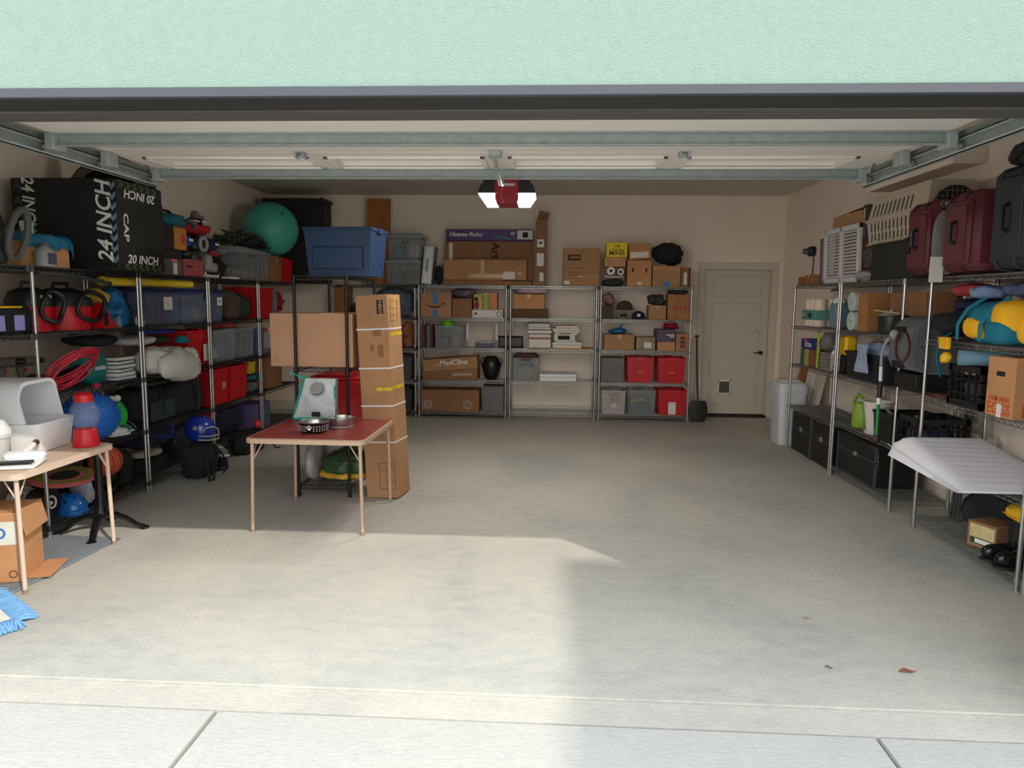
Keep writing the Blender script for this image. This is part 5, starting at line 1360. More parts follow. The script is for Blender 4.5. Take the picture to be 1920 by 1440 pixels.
decal(t, d, '-y', .42, .6, .08, .18, PAPER, 'label')
t, d = carton('small tilted carton with a white sticker on the hand-hole carton', bk(1.045, 1.325, S4 + .362, S4 + .57, .26), CBo, tape=False, ry=-.06)
decal(t, d, '-y', .06, .9, .12, .46, PAPER, 'label')
lump('black_sack', 'lumpy black sack on the open carton near the door', 'sack', bk(1.36, 1.80, S4 + .285, S4 + .60, .36), BLKF, 2.2, .35, 4, 79)
t, d = carton('open brown carton with blue tape under the black sack', bk(1.36, 1.725, S4, S4 + .275, .36), CB, tape=False, open_=True)
part(t, 'flap', B().box(-d[0] / 2, d[0] / 2, -.003, .003, -.13, 0, M=Matrix.Translation((0, -d[1] / 2 - .004, d[2])) @ Matrix.Rotation(.12, 4, 'X')), CBo); decal(t, d, '-y', .42, .62, .0, .26, TAPEB, 'blue_tape')
t, d = carton('narrow brown and maroon carton at the shelf end by the door', bk(1.735, 1.86, S4, S4 + .255, .34), CB2, tape=False); decal(t, d, '-y', .3, .62, .12, .75, PAPER, 'label'); decal(t, d, '-y', .8, 1, 0, 1, mat('maroon', S(80, 30, 34), .7), 'maroon_edge')
# second shelf
t, d = carton('brown parcel box with a curved smile arrow and blue tape', bk(-1.775, -1.35, S3, S3 + .33, .32), CB, tape=False)
for v0, v1 in ((.55, 1), (.03, .3)): decal(t, d, '-y', .40, .56, v0, v1, TAPEB, 'blue_tape')
M, W, H = fm(d, '-y')
part(t, 'smile_arrow', B().tube([((.16 + .62 * q) * W, (.56 - .14 * math.sin(PI * (q * .92 + .06))) * H, .001) for q in [i / 12 for i in range(13)]], [.003 + .006 * math.sin(PI * i / 12) for i in range(13)], 6, M=M, flat=.3).tube([(.68 * W, .59 * H, .001), (.80 * W, .58 * H, .001), (.78 * W, .50 * H, .001)], .006, 5, M=M, flat=.3), INK)
carton('plain brown carton right of the smile arrow parcel', bk(-1.335, -1.07, S3, S3 + .26, .30), CB2, open_=True, tape=False)
lump('plastic_wrap', 'dark plastic wrap bunched on the plain brown carton', 'wrap', bk(-1.38, -1.02, S3 + .262, S3 + .41, .28), mat('wrap', S(96, 90, 96), .35, nz=.4, ns=10), 2.4, .4, 7, 81)
for k, (x0, x1, c, lb, h_) in enumerate(((-1.045, -.925, S(196, 160, 90), 'photo covered card box, leftmost of three upright books', .205), (-.92, -.835, S(160, 170, 90), 'yellow green upright book between two others', .225), (-.83, -.725, S(214, 130, 84), 'orange upright book right of the yellow green one', .22))):
    t = thing('book', lb, 'book', ((x0 + x1) / 2, 9.84, S3 + .112), 0, 'upright books on the white box')
    w = x1 - x0
    part(t, 'cover', B().box(-w / 2, w / 2, -.12, .12, 0, h_, .003), mat('bcov%d' % k, c, .6, nz=.25 if k == 0 else .08, ns=20)); part(t, 'pages', B().box(-w / 2 + .006, w / 2 - .006, -.118, .123, h_ - .004, h_ + .002), PAPER)
    if k == 0: part(t, 'print', B().ell((-.02, -.1205, .06), (.035, .002, .055)), mat('print_wine', S(130, 36, 40), .6)); part(t, 'print', B().ell((-.025, -.1205, .14), (.025, .002, .025)), INK)
t, d = carton('flat white printed box with a round logo under the upright books', bk(-1.065, -.645, S3, S3 + .11, .30), PAPER, tape=False)
M, W, H = fm(d, '-y'); part(t, 'round_logo', B().lathe([(.026, 0), (.036, 0), (.036, .0016), (.026, .0016)], 20, M=M @ Matrix.Translation((.88 * W, .5 * H, 0))), DGREY); text(t, d, '-y', .12, .5, .05, 'M', INK)
carton('brown carton with a square hole sticker on the middle shelving', bk(-.505, -.08, S3 + .128, S3 + .325, .32), CBo)
carton('low dark brown carton underneath it on the middle shelving', bk(-.52, -.03, S3, S3 + .126, .34), mat('cardboard_umber', S(98, 70, 48), .85), tape=False)
lump('pillow', 'pale pink pillow squeezed under the top shelf', 'pillow', bk(-.48, -.03, S3 + .327, S3 + .425, .3), mat('pink_cotton', S(190, 164, 172), .95, nz=.06), 3, .08, 6, 83)
# third shelf
for k in range(4):
    t = thing('upright_book', 'dark %s book standing at the left end of the third back shelf' % ('red', 'black', 'grey', 'wine')[k], 'book', (-1.755 + k * .04, 9.86, S2), 0, 'upright books at the shelf end')
    part(t, 'cover', B().box(-.018, .018, -.11, .11, 0, .30 + .02 * (k % 2), .002), mat('ub%d' % k, (S(120, 40, 44), S(34, 32, 34), S(120, 112, 108), S(96, 40, 60))[k], .6)); part(t, 'pages', B().box(-.015, .015, -.105, .112, .298 + .02 * (k % 2), .302 + .02 * (k % 2)), PAPER)
t, d = filled('clear tote of toys with a green ball on the third back shelf', bk(-1.585, -1.185, S2, S2 + .31, .36), None, [('teal toy bundle inside the toy tote', (90, 120, 110)), ('peach toy bundle inside the toy tote', (190, 150, 120))], lid=False)
one('toy_ball', 'lime green ball in the clear toy tote', 'ball', B().ell((0, 0, .09), (.09, .09, .09)), mat('lime', S(110, 200, 30), .5), (-1.425, 9.87, S2 + .232), ang=80)
for k, (x, lb) in enumerate(((-1.145, 'left slim white candle stick on the third back shelf'), (-.74, 'right slim white candle stick on the third back shelf'))):
    t = thing('candle_stick', lb, 'candle', (x, 9.86, S2), 0, 'candle sticks')
    part(t, 'glass_foot', B().lathe([(0, 0), (.04, 0), (.042, .01), (.012, .03), (.02, .06), (.012, .09), (.022, .11), (0, .11)], 16), CLEAR); part(t, 'candle', B().lathe([(.024, .11), (.024, .33), (.02, .335), (0, .33)], 14), PAPER)
for k in range(3):
    t = thing('plate', ('blue rimmed plate at the bottom of the small stack', 'white plate in the middle of the small stack', 'white plate on top of the small stack')[k], 'plate', (-.905, 9.86, S2 + .03 * k), 0, 'plates in a stack')
    part(t, 'dish', B().lathe([(0, 0), (.07, 0), (.13, .022), (.135, .026), (.128, .028), (.07, .008), (0, .006)], 26), WHITE); part(t, 'rim_band', B().lathe([(.124, .018), (.1355, .0225), (.1365, .027), (.132, .03)], 26), mat('rim_blue', S(50, 70, 150), .4) if k < 2 else WHITE)
t = thing('picture_frame', 'dark picture frame lying on the shelf between two units', 'frame', (-.62, 9.88, S2 + .008)); 
t.rotation_euler = (.35, 0, 0)
part(t, 'frame', B().box(-.09, .25, -.012, .012, 0, .02).box(-.09, .25, -.012, .012, .15, .17).box(-.09, -.07, -.012, .012, 0, .17).box(.23, .25, -.012, .012, 0, .17), INK); part(t, 'picture', B().box(-.07, .23, -.002, .008, .02, .15), mat('pic_grey', S(110, 104, 104), .5))
lst = [(-.135, .30, .155, CB2, 'brown cardboard file at the bottom of the left pile'), (-.135, .30, .05, CBo, 'tan folder box second in the left pile'), (-.14, .33, .06, BLACK, 'black binder third in the left pile'), (-.145, .32, .035, DGREY, 'charcoal binder fourth in the left pile'), (-.15, .29, .03, PAPER, 'white pad fifth in the left pile'), (-.15, .30, .018, BLACK, 'black folder on top of the left pile')]
z = S2
for (x, w, h_, m_, lb) in lst:
    book(lb, (x, 9.87, z), (w, .27, h_), m_, 0, 'left pile of binders'); z += h_ + .001
lst = [(.235, .40, .05, mat('pg_cream', S(200, 186, 150), .7), 'cream ledger at the bottom of the right pile'), (.235, .41, .03, PAPER, 'white ledger second in the right pile'), (.22, .30, .02, GREYP, 'grey magazine third in the right pile'), (.20, .29, .085, PAPER, 'white frame with dark window in the right pile'), (.22, .31, .02, PAPER, 'white album above the dark window frame'), (.225, .36, .03, CB3, 'tan album near the top of the right pile'), (.22, .37, .028, PAPER, 'white album second from top of the right pile'), (.23, .30, .04, CBo, 'tan album on top of the right pile')]
z = S2 + .016
for (x, w, h_, m_, lb) in lst:
    o_ = book(lb, (x, 9.87, z), (w, .27, h_), m_, 0, 'right pile of albums')
    if 'window' in lb: part(o_, 'window', B().box(-.09, .07, -.137, -.134, .015, h_ - .015), INK)
    z += h_ + .001
one('shelf_board', 'thin orange wood board under the right pile of albums', 'board', B().box(-.26, .26, -.2, .2, 0, .014, .002), mat('board_orange', S(206, 150, 90), .6, nz=.1), (.325, 9.90, S2 + .001))
# fourth shelf
t, d = carton('brown mattress carton with a slanted lid and white lettering', bk(-1.755, -.99, S1, S1 + .20, .36, 9.72), CB2, tape=False)
t2 = part(t, 'slanted_lid', B().box(-d[0] / 2 + .015, d[0] / 2 + .005, -d[1] / 2 - .01, d[1] / 2, -.005, .16, .004, M=Matrix.Translation((0, 0, .14)) @ Matrix.Rotation(-.085, 4, 'Y')), CB)
text(t, (d[0], d[1] + .022, d[2]), '-y', .56, 1.20, .10, 'MedCline', INKW, rot=.085, out=.003, shear=.2); text(t, (d[0], d[1] + .002, d[2]), '-y', .72, .38, .05, 'LARGE SYSTEM', PAPER, out=.003, sx=.8)
M, W, H = fm((d[0], d[1] + .022, d[2]), '-y')
part(t, 'wave_mark', B().tube([(.22 * W, .95 * H, .002), (.28 * W, 1.02 * H, .002), (.33 * W, 1.16 * H, .002), (.36 * W, 1.08 * H, .002)], .004, 5, M=M), PAPER)
t = thing('vase', 'black two-handled vase on the fourth back shelf', 'vase', (-.81, 9.87, S1))
part(t, 'body', B().lathe([(0, 0), (.07, 0), (.09, .03), (.128, .15), (.135, .22), (.11, .28), (.08, .31), (.085, .325), (.07, .325), (.07, .30), (0, .29)], 28), mat('vase_black', S(22, 26, 24), .35))
part(t, 'handle', B().tube([(-.09, 0, .29), (-.14, 0, .30), (-.15, 0, .25), (-.125, 0, .18)], .012), mat('vase_black', None)); part(t, 'handle', B().tube([(.09, 0, .29), (.14, 0, .30), (.15, 0, .25), (.125, 0, .18)], .012), mat('vase_black', None))
filled('clear tub of figurines with a dark lid on the middle shelving', bk(-.50, -.15, S1, S1 + .37, .36), mat('lid_maroon', S(90, 44, 48), .5), [('beige figurine bundle inside the tub', (170, 156, 140)), ('maroon figurine bundle inside the tub', (130, 100, 100))], ribs=2)
one('foam_board', 'white foam panel lying on the nearly empty fourth shelf', 'panel', B().box(-.25, .25, -.2, .2, 0, .055, .004).box(-.25, .25, -.2, .2, .058, .10, .004), WHITE, (.12, 9.92, S1))
t, d = carton('low wide brown carton with two round white marks at the bottom', bk(-1.775, -.965, S0, S0 + .30, .36), CB2, tape=False)
M, W, H = fm(d, '-y')
for u in (.12, .80):
    part(t, 'round_mark', B().lathe([(0, 0), (.065, 0), (.065, .0012), (0, .0012)], 26, M=M @ Matrix.Translation((u * W, .32 * H, 0))), mat('mark_pale', S(170, 146, 128), .8)); part(t, 'star_mark', B().lathe([(.02, .001), (.035, .001), (.035, .002), (.02, .002)], 8, M=M @ Matrix.Translation((u * W, .32 * H, 0))), mat('mark_grey', S(110, 96, 90), .8))
t, d = carton('grey fabric cube bin with a dark lid on the bottom back shelf', bk(-.91, -.625, S0, S0 + .36, .34), GREYF, tape=False, name='fabric_bin', cat='storage bin'); part(t, 'lid', B().box(-d[0] / 2 + .01, d[0] / 2 - .005, -d[1] / 2, d[1] / 2, d[2], d[2] + .03, .004), INK)
# right-hand back unit
lump('cap_stack', 'bundle of pale caps and scarves at the left end of the hat shelf', 'hats', bk(.70, .87, S3 + .19, S3 + .36, .3), mat('hats_pale', S(150, 110, 106), .9, nz=.5, ns=14), 2.5, .3, 8, 85)
carton('small dark cube box under the caps and scarves', bk(.70, .85, S3, S3 + .187, .26), mat('cube_dark', S(70, 60, 58), .8), tape=False)
cap_hat('dark brown cap on the hat shelf', (1.02, 9.90, S3 + .125), .11, BROWNF, mat('brim_wine', S(96, 50, 46), .9), .25)
t = cap_hat('cream cap with dark lettering under the brown cap', (.985, 9.90, S3 + .003), .085, mat('cap_cream', S(150, 140, 112), .9), rz=.1); decal(t, (.14, .165, .10), '-y', .2, .8, .3, .65, INK, 'print')
t = cap_hat('navy cap with white badge on the hat shelf', (1.21, 9.90, S3 + .003), .095, NAVYF, mat('brim_navy', S(40, 46, 96), .9), -.1); decal(t, (.17, .185, .11), '-y', .4, .65, .3, .65, INKW, 'badge')
carton('small brown carton between navy cap and paper bag', bk(1.325, 1.555, S3, S3 + .19, .26), CB)
lump('hat_pile', 'black and white knit hats on the small brown carton', 'hats', bk(1.31, 1.565, S3 + .192, S3 + .34, .24), mat('knit_bw', S(60, 56, 52), .95, nz=.8, ns=9), 2.3, .35, 7, 87)
t, d = carton('brown paper carrier bag with red script lettering', bk(1.575, 1.87, S3, S3 + .34, .22), mat('kraft_paper', S(170, 118, 76), .9, nz=.12, ns=8, bump=.3, bs=14), tape=False, name='paper_bag', cat='bag')
text(t, d, '-y', .6, .45, .085, 'Chick-fil-A', mat('ink_red', S(190, 40, 50), .6), sx=.6, shear=.3)
lump('dark_scarf', 'dark scarf spilling from the paper carrier bag', 'scarf', bk(1.58, 1.86, S3 + .342, S3 + .41, .2), DGRYF, 2.5, .3, 9, 88)
carton('brown carton with a tape strip on the third shelf by the door', bk(.735, 1.145, S2, S2 + .215, .32), CB)
t, d = lump('blue_bag', 'knotted blue plastic bag on the taped carton', 'bag', bk(.80, 1.05, S2 + .217, S2 + .30, .26), mat('bag_blue', S(20, 104, 160), .4, nz=.2), 2.2, .3, 7, 89, parts=[('knot', lambda b, x, y, z: b.tube([(x * .15, 0, z * .8), (x * .2, 0, z * 1.3), (x * .26, 0, z * 1.6)], [.03, .015, .02], 7), mat('bag_blue', None))])
t, d = carton('small printed box with an animal picture next to the taped carton', bk(1.17, 1.425, S2, S2 + .185, .3), mat('print_box', S(150, 134, 104), .7, nz=.3, ns=12), tape=False); decal(t, d, '-y', .4, .8, .2, .6, PAPER, 'picture')
t, d = carton('purple grey shoe box with white print near the door', bk(1.44, 1.69, S2 + .127, S2 + .29, .3), mat('shoebox_purple', S(88, 82, 100), .7), tape=False); decal(t, d, '-y', .5, .95, .5, .6, PAPER, 'print'); decal(t, d, '-y', .7, .95, .35, .45, PAPER, 'print')
carton('low tan carton under the purple grey shoe box', bk(1.455, 1.69, S2, S2 + .125, .3), CBo, tape=False)
t, d = carton('upright tan box with a dark red picture strip by the door', bk(1.70, 1.865, S2, S2 + .24, .3), CB, tape=False)
for v in (.2, .42, .64): decal(t, d, '-y', .35, .75, v, v + .17, mat('pic_wine', S(120, 40, 44), .6), 'picture')
cap_hat('red and black cap on top of the shoe boxes', (1.655, 9.90, S2 + .293), .10, REDF, BLACK, .3)
carton('grey fabric storage cube beside the red totes', bk(.705, 1.015, S1, S1 + .335, .34), GREYF, tape=False, name='fabric_bin', cat='storage bin')
for k, (x0, x1, z0, lb) in enumerate(((1.05, 1.42, S1, 'red tote in the middle of the fourth shelf by the door'), (1.465, 1.85, S1, 'red tote at the right end of the fourth shelf by the door'), (1.485, 1.88, S0, 'red tote with a white card on the bottom shelf by the door'))):
    t, d = tote(lb, bk(x0, x1, z0, z0 + .345, .4), REDP, group='red storage totes', taper=.87, lid=False)
    if k < 2: decal(t, d, '-y', .4, .6, .40, .44, mat('ink_pink', S(230, 140, 140), .6), 'print', th=.0)
    else: decal(t, d, '-y', .36, .62, .04, .52, PAPER, 'card', th=.004)
t, d = tote('pale grey lidless tote with a handle latch on the bottom shelf', bk(.715, 1.055, S0, S0 + .33, .4), mat('tote_pale', S(170, 162, 158), .5), taper=.88, lid=False, ribs=2)
decal(t, d, '-y', .36, .7, .5, .84, mat('tote_pale2', S(150, 142, 138), .5), 'latch_panel', th=.006); text(t, d, '-y', .52, .36, .08, '43', INKW, out=-.004)
filled('clear green-tinted tote of folders on the bottom shelf', bk(1.075, 1.465, S0, S0 + .335, .4), None, [('dark green folder bundle in the folder tote', (60, 90, 74)), ('yellow folder bundle in the folder tote', (206, 160, 60)), ('teal folder bundle in the folder tote', (70, 110, 110))], lid=False)
t = thing('shovel', 'dark shovel standing by the shelving next to the door', 'shovel', (2.035, 9.74, 0))
part(t, 'shaft', B().tube([(-.03, .1, 1.16), (-.01, .04, .5), (.0, .0, .28)], .013, 8), mat('shaft_dark', S(50, 44, 40), .6)); part(t, 'grip', B().tube([(-.06, .1, 1.17), (.0, .1, 1.17)], .014, 8), BLACK)
def bl_(u, v):
    w = .055 + .085 * math.sin(PI * min(1, .15 + v * .6)) 
    return ((u - .5) * 2 * w * (1 - .25 * v * v), -.02 * math.cos((u - .5) * 3) + .03 * v - .02, .30 - .30 * v)
part(t, 'blade', B().sheet(bl_, 10, 10, .005), mat('blade_dark', S(58, 56, 54), .5, metal=.4))

# ================================================================ right wall
XF = 2.72
def rt(y0, y1, z0, z1, dep=.36, x0=XF): return (x0, x0 + dep, y0, y1, z0, z1)
# ---- top shelf
carton('small brown carton with a pale strip at the far end of the top right shelf', rt(7.62, 7.86, S4, S4 + .10, .2), CB2, front='-x')
carton('small reddish carton beside it at the far end of the top right shelf', rt(7.88, 8.06, S4, S4 + .085, .2), mat('cardboard_red', S(150, 84, 60), .85), front='-x', tape=False)
t = thing('picture_frame', 'purple edged picture frame standing behind the white louvre shutter', 'frame', (2.80, 7.52, S4), 0, None, 0, -.04)
part(t, 'frame', B().box(-.012, .012, -.09, -.07, 0, .46).box(-.012, .012, .07, .09, 0, .46).box(-.012, .012, -.09, .09, 0, .02).box(-.012, .012, -.09, .09, .44, .46), mat('frame_purple', S(104, 70, 100), .6)); part(t, 'backing', B().box(-.004, .008, -.07, .07, .02, .44), mat('frame_pink', S(160, 130, 140), .7))
t = thing('photo_camera', 'black camera with grey lens hanging off the picture frame', 'camera', (2.72, 7.70, S4 + .29))
part(t, 'body', B().box(-.035, .035, -.05, .05, 0, .10, .015), BLACK); part(t, 'lens', B().cyl((-.035, 0, .05), (-.085, .01, .05), .032, .028, n=18), DGREY); part(t, 'lens_glass', B().lathe([(0, 0), (.024, 0), (.0, .004)], 16, M=Matrix.Translation((-.086, .01, .05)) @ Matrix.Rotation(-Q, 4, 'Y')), GREYP)
part(t, 'strap', B().tube([(0, -.05, .09), (.0, -.07, -.05), (.01, -.03, -.2), (.02, .02, -.24)], .006, 5), BLACK)
# louvre shutter
t = thing('louvre_shutter', 'white louvred shutter panel standing on the top right shelf', 'shutter', (2.76, 7.0, S4), 0, None, 0, -.03)
SHW = mat('shutter_white', S(206, 202, 206), .5)
Lh, Wd = .52, .82
part(t, 'frame', B().box(-.015, .015, -Wd / 2, -Wd / 2 + .05, 0, Lh, .003).box(-.015, .015, Wd / 2 - .05, Wd / 2, 0, Lh, .003).box(-.015, .015, -.025, .025, 0, Lh, .003).box(-.015, .015, -Wd / 2, Wd / 2, 0, .045, .003).box(-.015, .015, -Wd / 2, Wd / 2, Lh - .045, Lh, .003), SHW)
me_ = B().box(-.004, .004, -.18, .18, -.0125, .0125).mesh('slat', SHW)
for col in (-1, 1):
    for i in range(14):
        s_ = link('slat', me_, t, (0, col * .2, .06 + i * (Lh - .12) / 13)); s_.rotation_euler = (0, .75, 0)
carton('large brown carton behind the louvre shutter', (2.83, 3.18, 6.62, 7.38, S4, S4 + .515), CB2, front='-x', tape=False)
t, d = carton('flat brown carton with lifted lid on top of the shutter stack', (2.79, 3.15, 6.64, 7.36, S4 + .525, S4 + .645), CB, front='-x'); part(t, 'lid', B().box(-d[0] / 2, d[0] / 2, -d[1] / 2, d[1] / 2, 0, .006, M=Matrix.Translation((.02, -.02, d[2] + .012)) @ Matrix.Rotation(-.04, 4, 'X')), CB2)
lump('wrapped_wreath', 'brown dried wreath wrapped in clear plastic on the top shelf', 'wreath', rt(6.34, 6.58, S4 + .105, S4 + .298, .3, 2.72), mat('dried_brown', S(74, 64, 60), .9, nz=.7, ns=16), 2.2, .4, 8, 101)
lump('plastic_sheet', 'crumpled clear grey plastic under the dried wreath', 'sheet', rt(6.32, 6.62, S4, S4 + .10, .3, 2.70), mat('clear_crumple', S(150, 146, 142), .3, nz=.35, ns=12), 2.4, .45, 9, 102)
t, d = carton('plain black crate box under the pet carrier', rt(5.58, 6.30, S4, S4 + .30, .40, 2.73), mat('crate_black', S(30, 32, 28), .7), front='-x', tape=False, name='storage_box'); part(t, 'lid', B().box(-d[0] / 2 - .004, d[0] / 2 + .004, -d[1] / 2 - .004, d[1] / 2 + .004, d[2] - .02, d[2] + .003, .003), BLACK)
# pet carrier
KEN = mat('carrier_beige', S(190, 176, 158), .5, nz=.03)
t = thing('pet_carrier', 'beige plastic pet carrier with slotted side and wire door on the top shelf', 'pet carrier', (2.965, 6.02, S4 + .305))
kx, ky, kz = .40, 1.0, .42
def kshell(z0, z1, k0, k1, nm):
    vs_ = [(sx * kx / 2 * k, sy * ky / 2 * (1 - (1 - k) * .4), z) for z, k in ((z0, k0), (z1, k1)) for sx, sy in ((-1, -1), (1, -1), (1, 1), (-1, 1))]
    part(t, nm, B().add(vs_, [(3, 2, 1, 0), (4, 5, 6, 7)] + [(j, (j + 1) % 4, 4 + (j + 1) % 4, 4 + j) for j in range(4)]), KEN)
kshell(0, .20, .90, 1.0, 'lower_shell'); kshell(.215, kz, .99, .80, 'upper_shell')
part(t, 'flange', B().box(-kx / 2 - .015, kx / 2 + .015, -ky / 2 - .01, ky / 2 + .01, .195, .22, .004), KEN)
part(t, 'base_lip', B().box(-kx / 2, kx / 2, -ky / 2, ky / 2, 0, .012, .003), KEN)
DK = mat('slot_dark', S(40, 36, 34), .8)
for i in range(11):
    y = .42 - i * .066
    for (z0, z1) in ((.03, .095), (.105, .185)):
        off = .02 if (i + (z0 > .1)) % 2 else 0
        xx = lambda z: -(kx / 2) * (.90 + .10 * z / .20) - .001
        p0, p1 = (xx(z0 + off * .4), y, z0 + off * .4), (xx(z1), y - .012, z1)
        part(t, 'vent_slot', B().tube([p0, p1], .010, 6, flat=.3), DK)
for i in range(10):
    y = .40 - i * .07
    xx = lambda z: -(kx / 2) * (.99 - .19 * (z - .215) / .205) - .001
    part(t, 'vent_slot', B().tube([(xx(.24), y, .24), (xx(.34), y - .006, .34)], .010, 6, flat=.3), DK)
part(t, 'door_opening', B().prism([(-.15, .03), (.15, .03), (.15, .26), (.11, .33), (.04, .37), (-.04, .37), (-.11, .33), (-.15, .26)], -ky / 2 - .012, -ky / 2 + .05, 'y'), DK)
g_ = B()
for i in range(9):
    x = -.14 + i * .035; top = .365 - max(0, abs(x) - .04) * .9
    g_.tube([(x, -ky / 2 - .016, .03), (x, -ky / 2 - .016, top)], .002, 4)
for j in range(8): g_.tube([(-.15, -ky / 2 - .017, .05 + j * .04), (.15, -ky / 2 - .017, .05 + j * .04)], .002, 4)
part(t, 'wire_door', g_, GREYP)
t, d = carton('dark printed box at the far end of the pet carrier', (2.76, 3.10, 6.53, 6.60, S4 + .37, S4 + .67), mat('printed_dark', S(60, 52, 46), .6, nz=.3, ns=10), tape=False, front='-x'); decal(t, d, '-x', .2, .8, .1, .35, mat('print_green2', S(60, 90, 56), .6), 'print')
text(t, d, '-x', .5, .72, .03, 'Petmate', INKW, rot=Q) if False else decal(t, d, '-x', .3, .5, .5, .9, PAPER, 'print')
# suitcases
BURG = mat('burgundy_nylon', S(96, 36, 46), .6, nz=.10, ns=8)
def suitcase(label, x0, x1, y0, y1, z0, z1, m, trim, wheels, kind=0):
    loc, d = bb(x0, x1, y0, y1, z0, z1)
    x, y, z = d
    t = thing('suitcase', label, 'suitcase', loc, 0, 'upright suitcases')
    part(t, 'body', B().box(-x / 2 + .01, x / 2, -y / 2, y / 2, .012, z, .045), m)
    def loop(yy, e):
        pts_ = []
        r = .06
        for (sx, sz, a0) in ((1, 1, 0), (-1, 1, Q), (-1, -1, PI), (1, -1, 3 * Q)):
            for i in range(4):
                a = a0 + Q * i / 3
                pts_.append((sx * (x / 2 - r) + (r + e) * math.cos(a), yy, z / 2 + sz * (z / 2 - r - .006) + (r + e) * math.sin(a)))
        return pts_
    for yy in (-y * .22, y * .22):
        part(t, 'zip_piping', B().tube(loop(yy, .002), .006, 5, True), trim)
    part(t, 'front_pocket', B().box(-x / 2 - .012, -x / 2 + .03, -y * .42, y * .30, z * .10, z * .9, .03), m)
    part(t, 'pocket_zip', B().tube([(-x / 2 - .014, -y * .36, z * .16), (-x / 2 - .016, -y * .36, z * .82), (-x / 2 - .016, y * .24, z * .84)], .004, 5), trim)
    part(t, 'grab_handle', B().tube([(-x / 2 - .005, -.02, z * .36), (-x / 2 - .045, -.02, z * .40), (-x / 2 - .045, -.02, z * .60), (-x / 2 - .005, -.02, z * .64)], .013, 7), BLACK)
    for (wx, wz) in wheels:
        w_ = part(t, 'wheel', B().lathe([(0, -.016), (.028, -.016), (.03, 0), (.028, .016), (0, .016)], 16, M=Matrix.Translation((wx * x / 2, -y / 2 - .022, wz * z)) @ Matrix.Rotation(Q, 4, 'X')), DGREY)
        part(w_, 'hub', B().ell((wx * x / 2, -y / 2 - .040, wz * z), (.012, .006, .012)), CHROME)
    return t, d
t, d = suitcase('burgundy suitcase with a black tag, farther of the burgundy pair', 2.60, 3.02, 5.10, 5.49, S4 + .004, S4 + .52, BURG, mat('piping_wine', S(70, 24, 34), .5), ((-.7, .93),))
part(t, 'luggage_tag', B().box(-d[0] / 2 - .03, -d[0] / 2 - .012, .06, .13, .16, .28, .005), BLACK)
suitcase('burgundy suitcase with small wheels, nearer of the burgundy pair', 2.60, 3.02, 4.62, 5.0, S4 + .004, S4 + .52, BURG, mat('piping_wine', None), ((.3, .93), (.3, .76), (.1, .06)))
t = thing('travel_pillow', 'slim grey cushion with a white care tag between the burgundy suitcases', 'cushion', (2.68, 5.05, S4 + .004))
part(t, 'cushion', B().ell((0, 0, .22), (.10, .03, .22), 2.6), GREYF, ang=80); part(t, 'care_tag', B().box(-.12, -.03, -.034, -.031, -.05, .12), PAPER)
t, d = suitcase('tall black suitcase with silver wheels at the right frame edge', 2.62, 3.12, 4.12, 4.52, S4 + .004, S4 + .60, mat('case_black', S(40, 44, 46), .7, nz=.1), mat('piping_black', S(60, 60, 60), .5), ((-.8, .9), (-.8, .07)))
bw = B().lathe([(0, -.02), (.075, -.02), (.085, -.012), (.085, .012), (.075, .02), (0, .02)], 24, M=Matrix.Translation((.02, -.225, .10)) @ Matrix.Rotation(Q, 4, 'X'))
w_ = part(t, 'large_wheel', bw, GREYP)
sp = B()
for i in range(10):
    a = i * 2 * PI / 10; sp.tube([(.02, -.248, .10), (.02 + .06 * math.cos(a), -.248, .10 + .06 * math.sin(a))], .004, 4)
part(w_, 'spokes', sp, CHROME)
lump('garment_bag', 'dark grey garment bag folded over the tall black suitcase', 'bag', (2.66, 3.10, 4.14, 4.5, S4 + .606, S4 + .76), DGRYF, 3.4, .08, 6, 104, strap=[([(-.4, -.4, .9), (-.48, -.1, .5), (-.5, .2, .1)], .015, BLKF)])
# ---- second shelf
t = thing('paper_towels', 'pack of paper towel rolls with a teal band printed gel', 'paper towels', (2.90, 7.72, S3))
for k in range(6):
    part(t, 'roll', B().lathe([(0, 0), (.06, 0), (.062, .004), (.062, .28), (.058, .285), (0, .285)], 20, c=(-.10 + .125 * (k // 3), -.20 + .125 * (k % 3) + .06, 0)), mat('towel_roll', S(226, 208, 190), .9))
part(t, 'wrapper_band', B().box(-.172, .10, -.215, .195, .07, .17, .008), mat('band_teal', S(86, 140, 132), .5)); d = (.344, .40, .285)
text(t, d, '-x', .62, .42, .085, 'gel', INK, out=.004); text(t, d, '-x', .2, .45, .08, 'o', INKW, out=.004)
t = thing('pump_jug', 'slate blue pump jug with black pump on the second right shelf', 'jug', (2.80, 7.08, S3))
part(t, 'body', B().box(-.07, .07, -.09, .09, 0, .25, .02), mat('jug_slate', S(106, 132, 146), .5)); part(t, 'shoulder', B().ell((0, 0, .25), (.06, .075, .06)), WHITE); part(t, 'pump', B().cyl((0, 0, .28), (0, 0, .36), .02, .015).tube([(0, 0, .36), (-.05, .03, .375), (-.08, .04, .36)], .012, 8), BLACK)
for k, (z, lb) in enumerate(((S3 + .0, 'lower fat white roll end-on on the second right shelf'), (S3 + .175, 'upper fat white roll end-on on the second right shelf'))):
    t = thing('white_roll', lb, 'roll', (2.71, 6.60, z + .086), 0, 'fat white rolls')
    part(t, 'roll', B().cyl((0, 0, 0), (.26, 0, 0), .085, n=28), mat('roll_white', S(204, 204, 196), .6)); part(t, 'end_cap', B().lathe([(0, .004), (.07, .004), (.085, 0), (.085, -.01)], 28, M=Matrix.Rotation(-Q, 4, 'Y')), mat('roll_end', S(180, 196, 190), .5)); part(t, 'end_mark', B().tube([(-.006, -.04, -.01), (-.006, .04, .015)], .003, 4), GREYP)
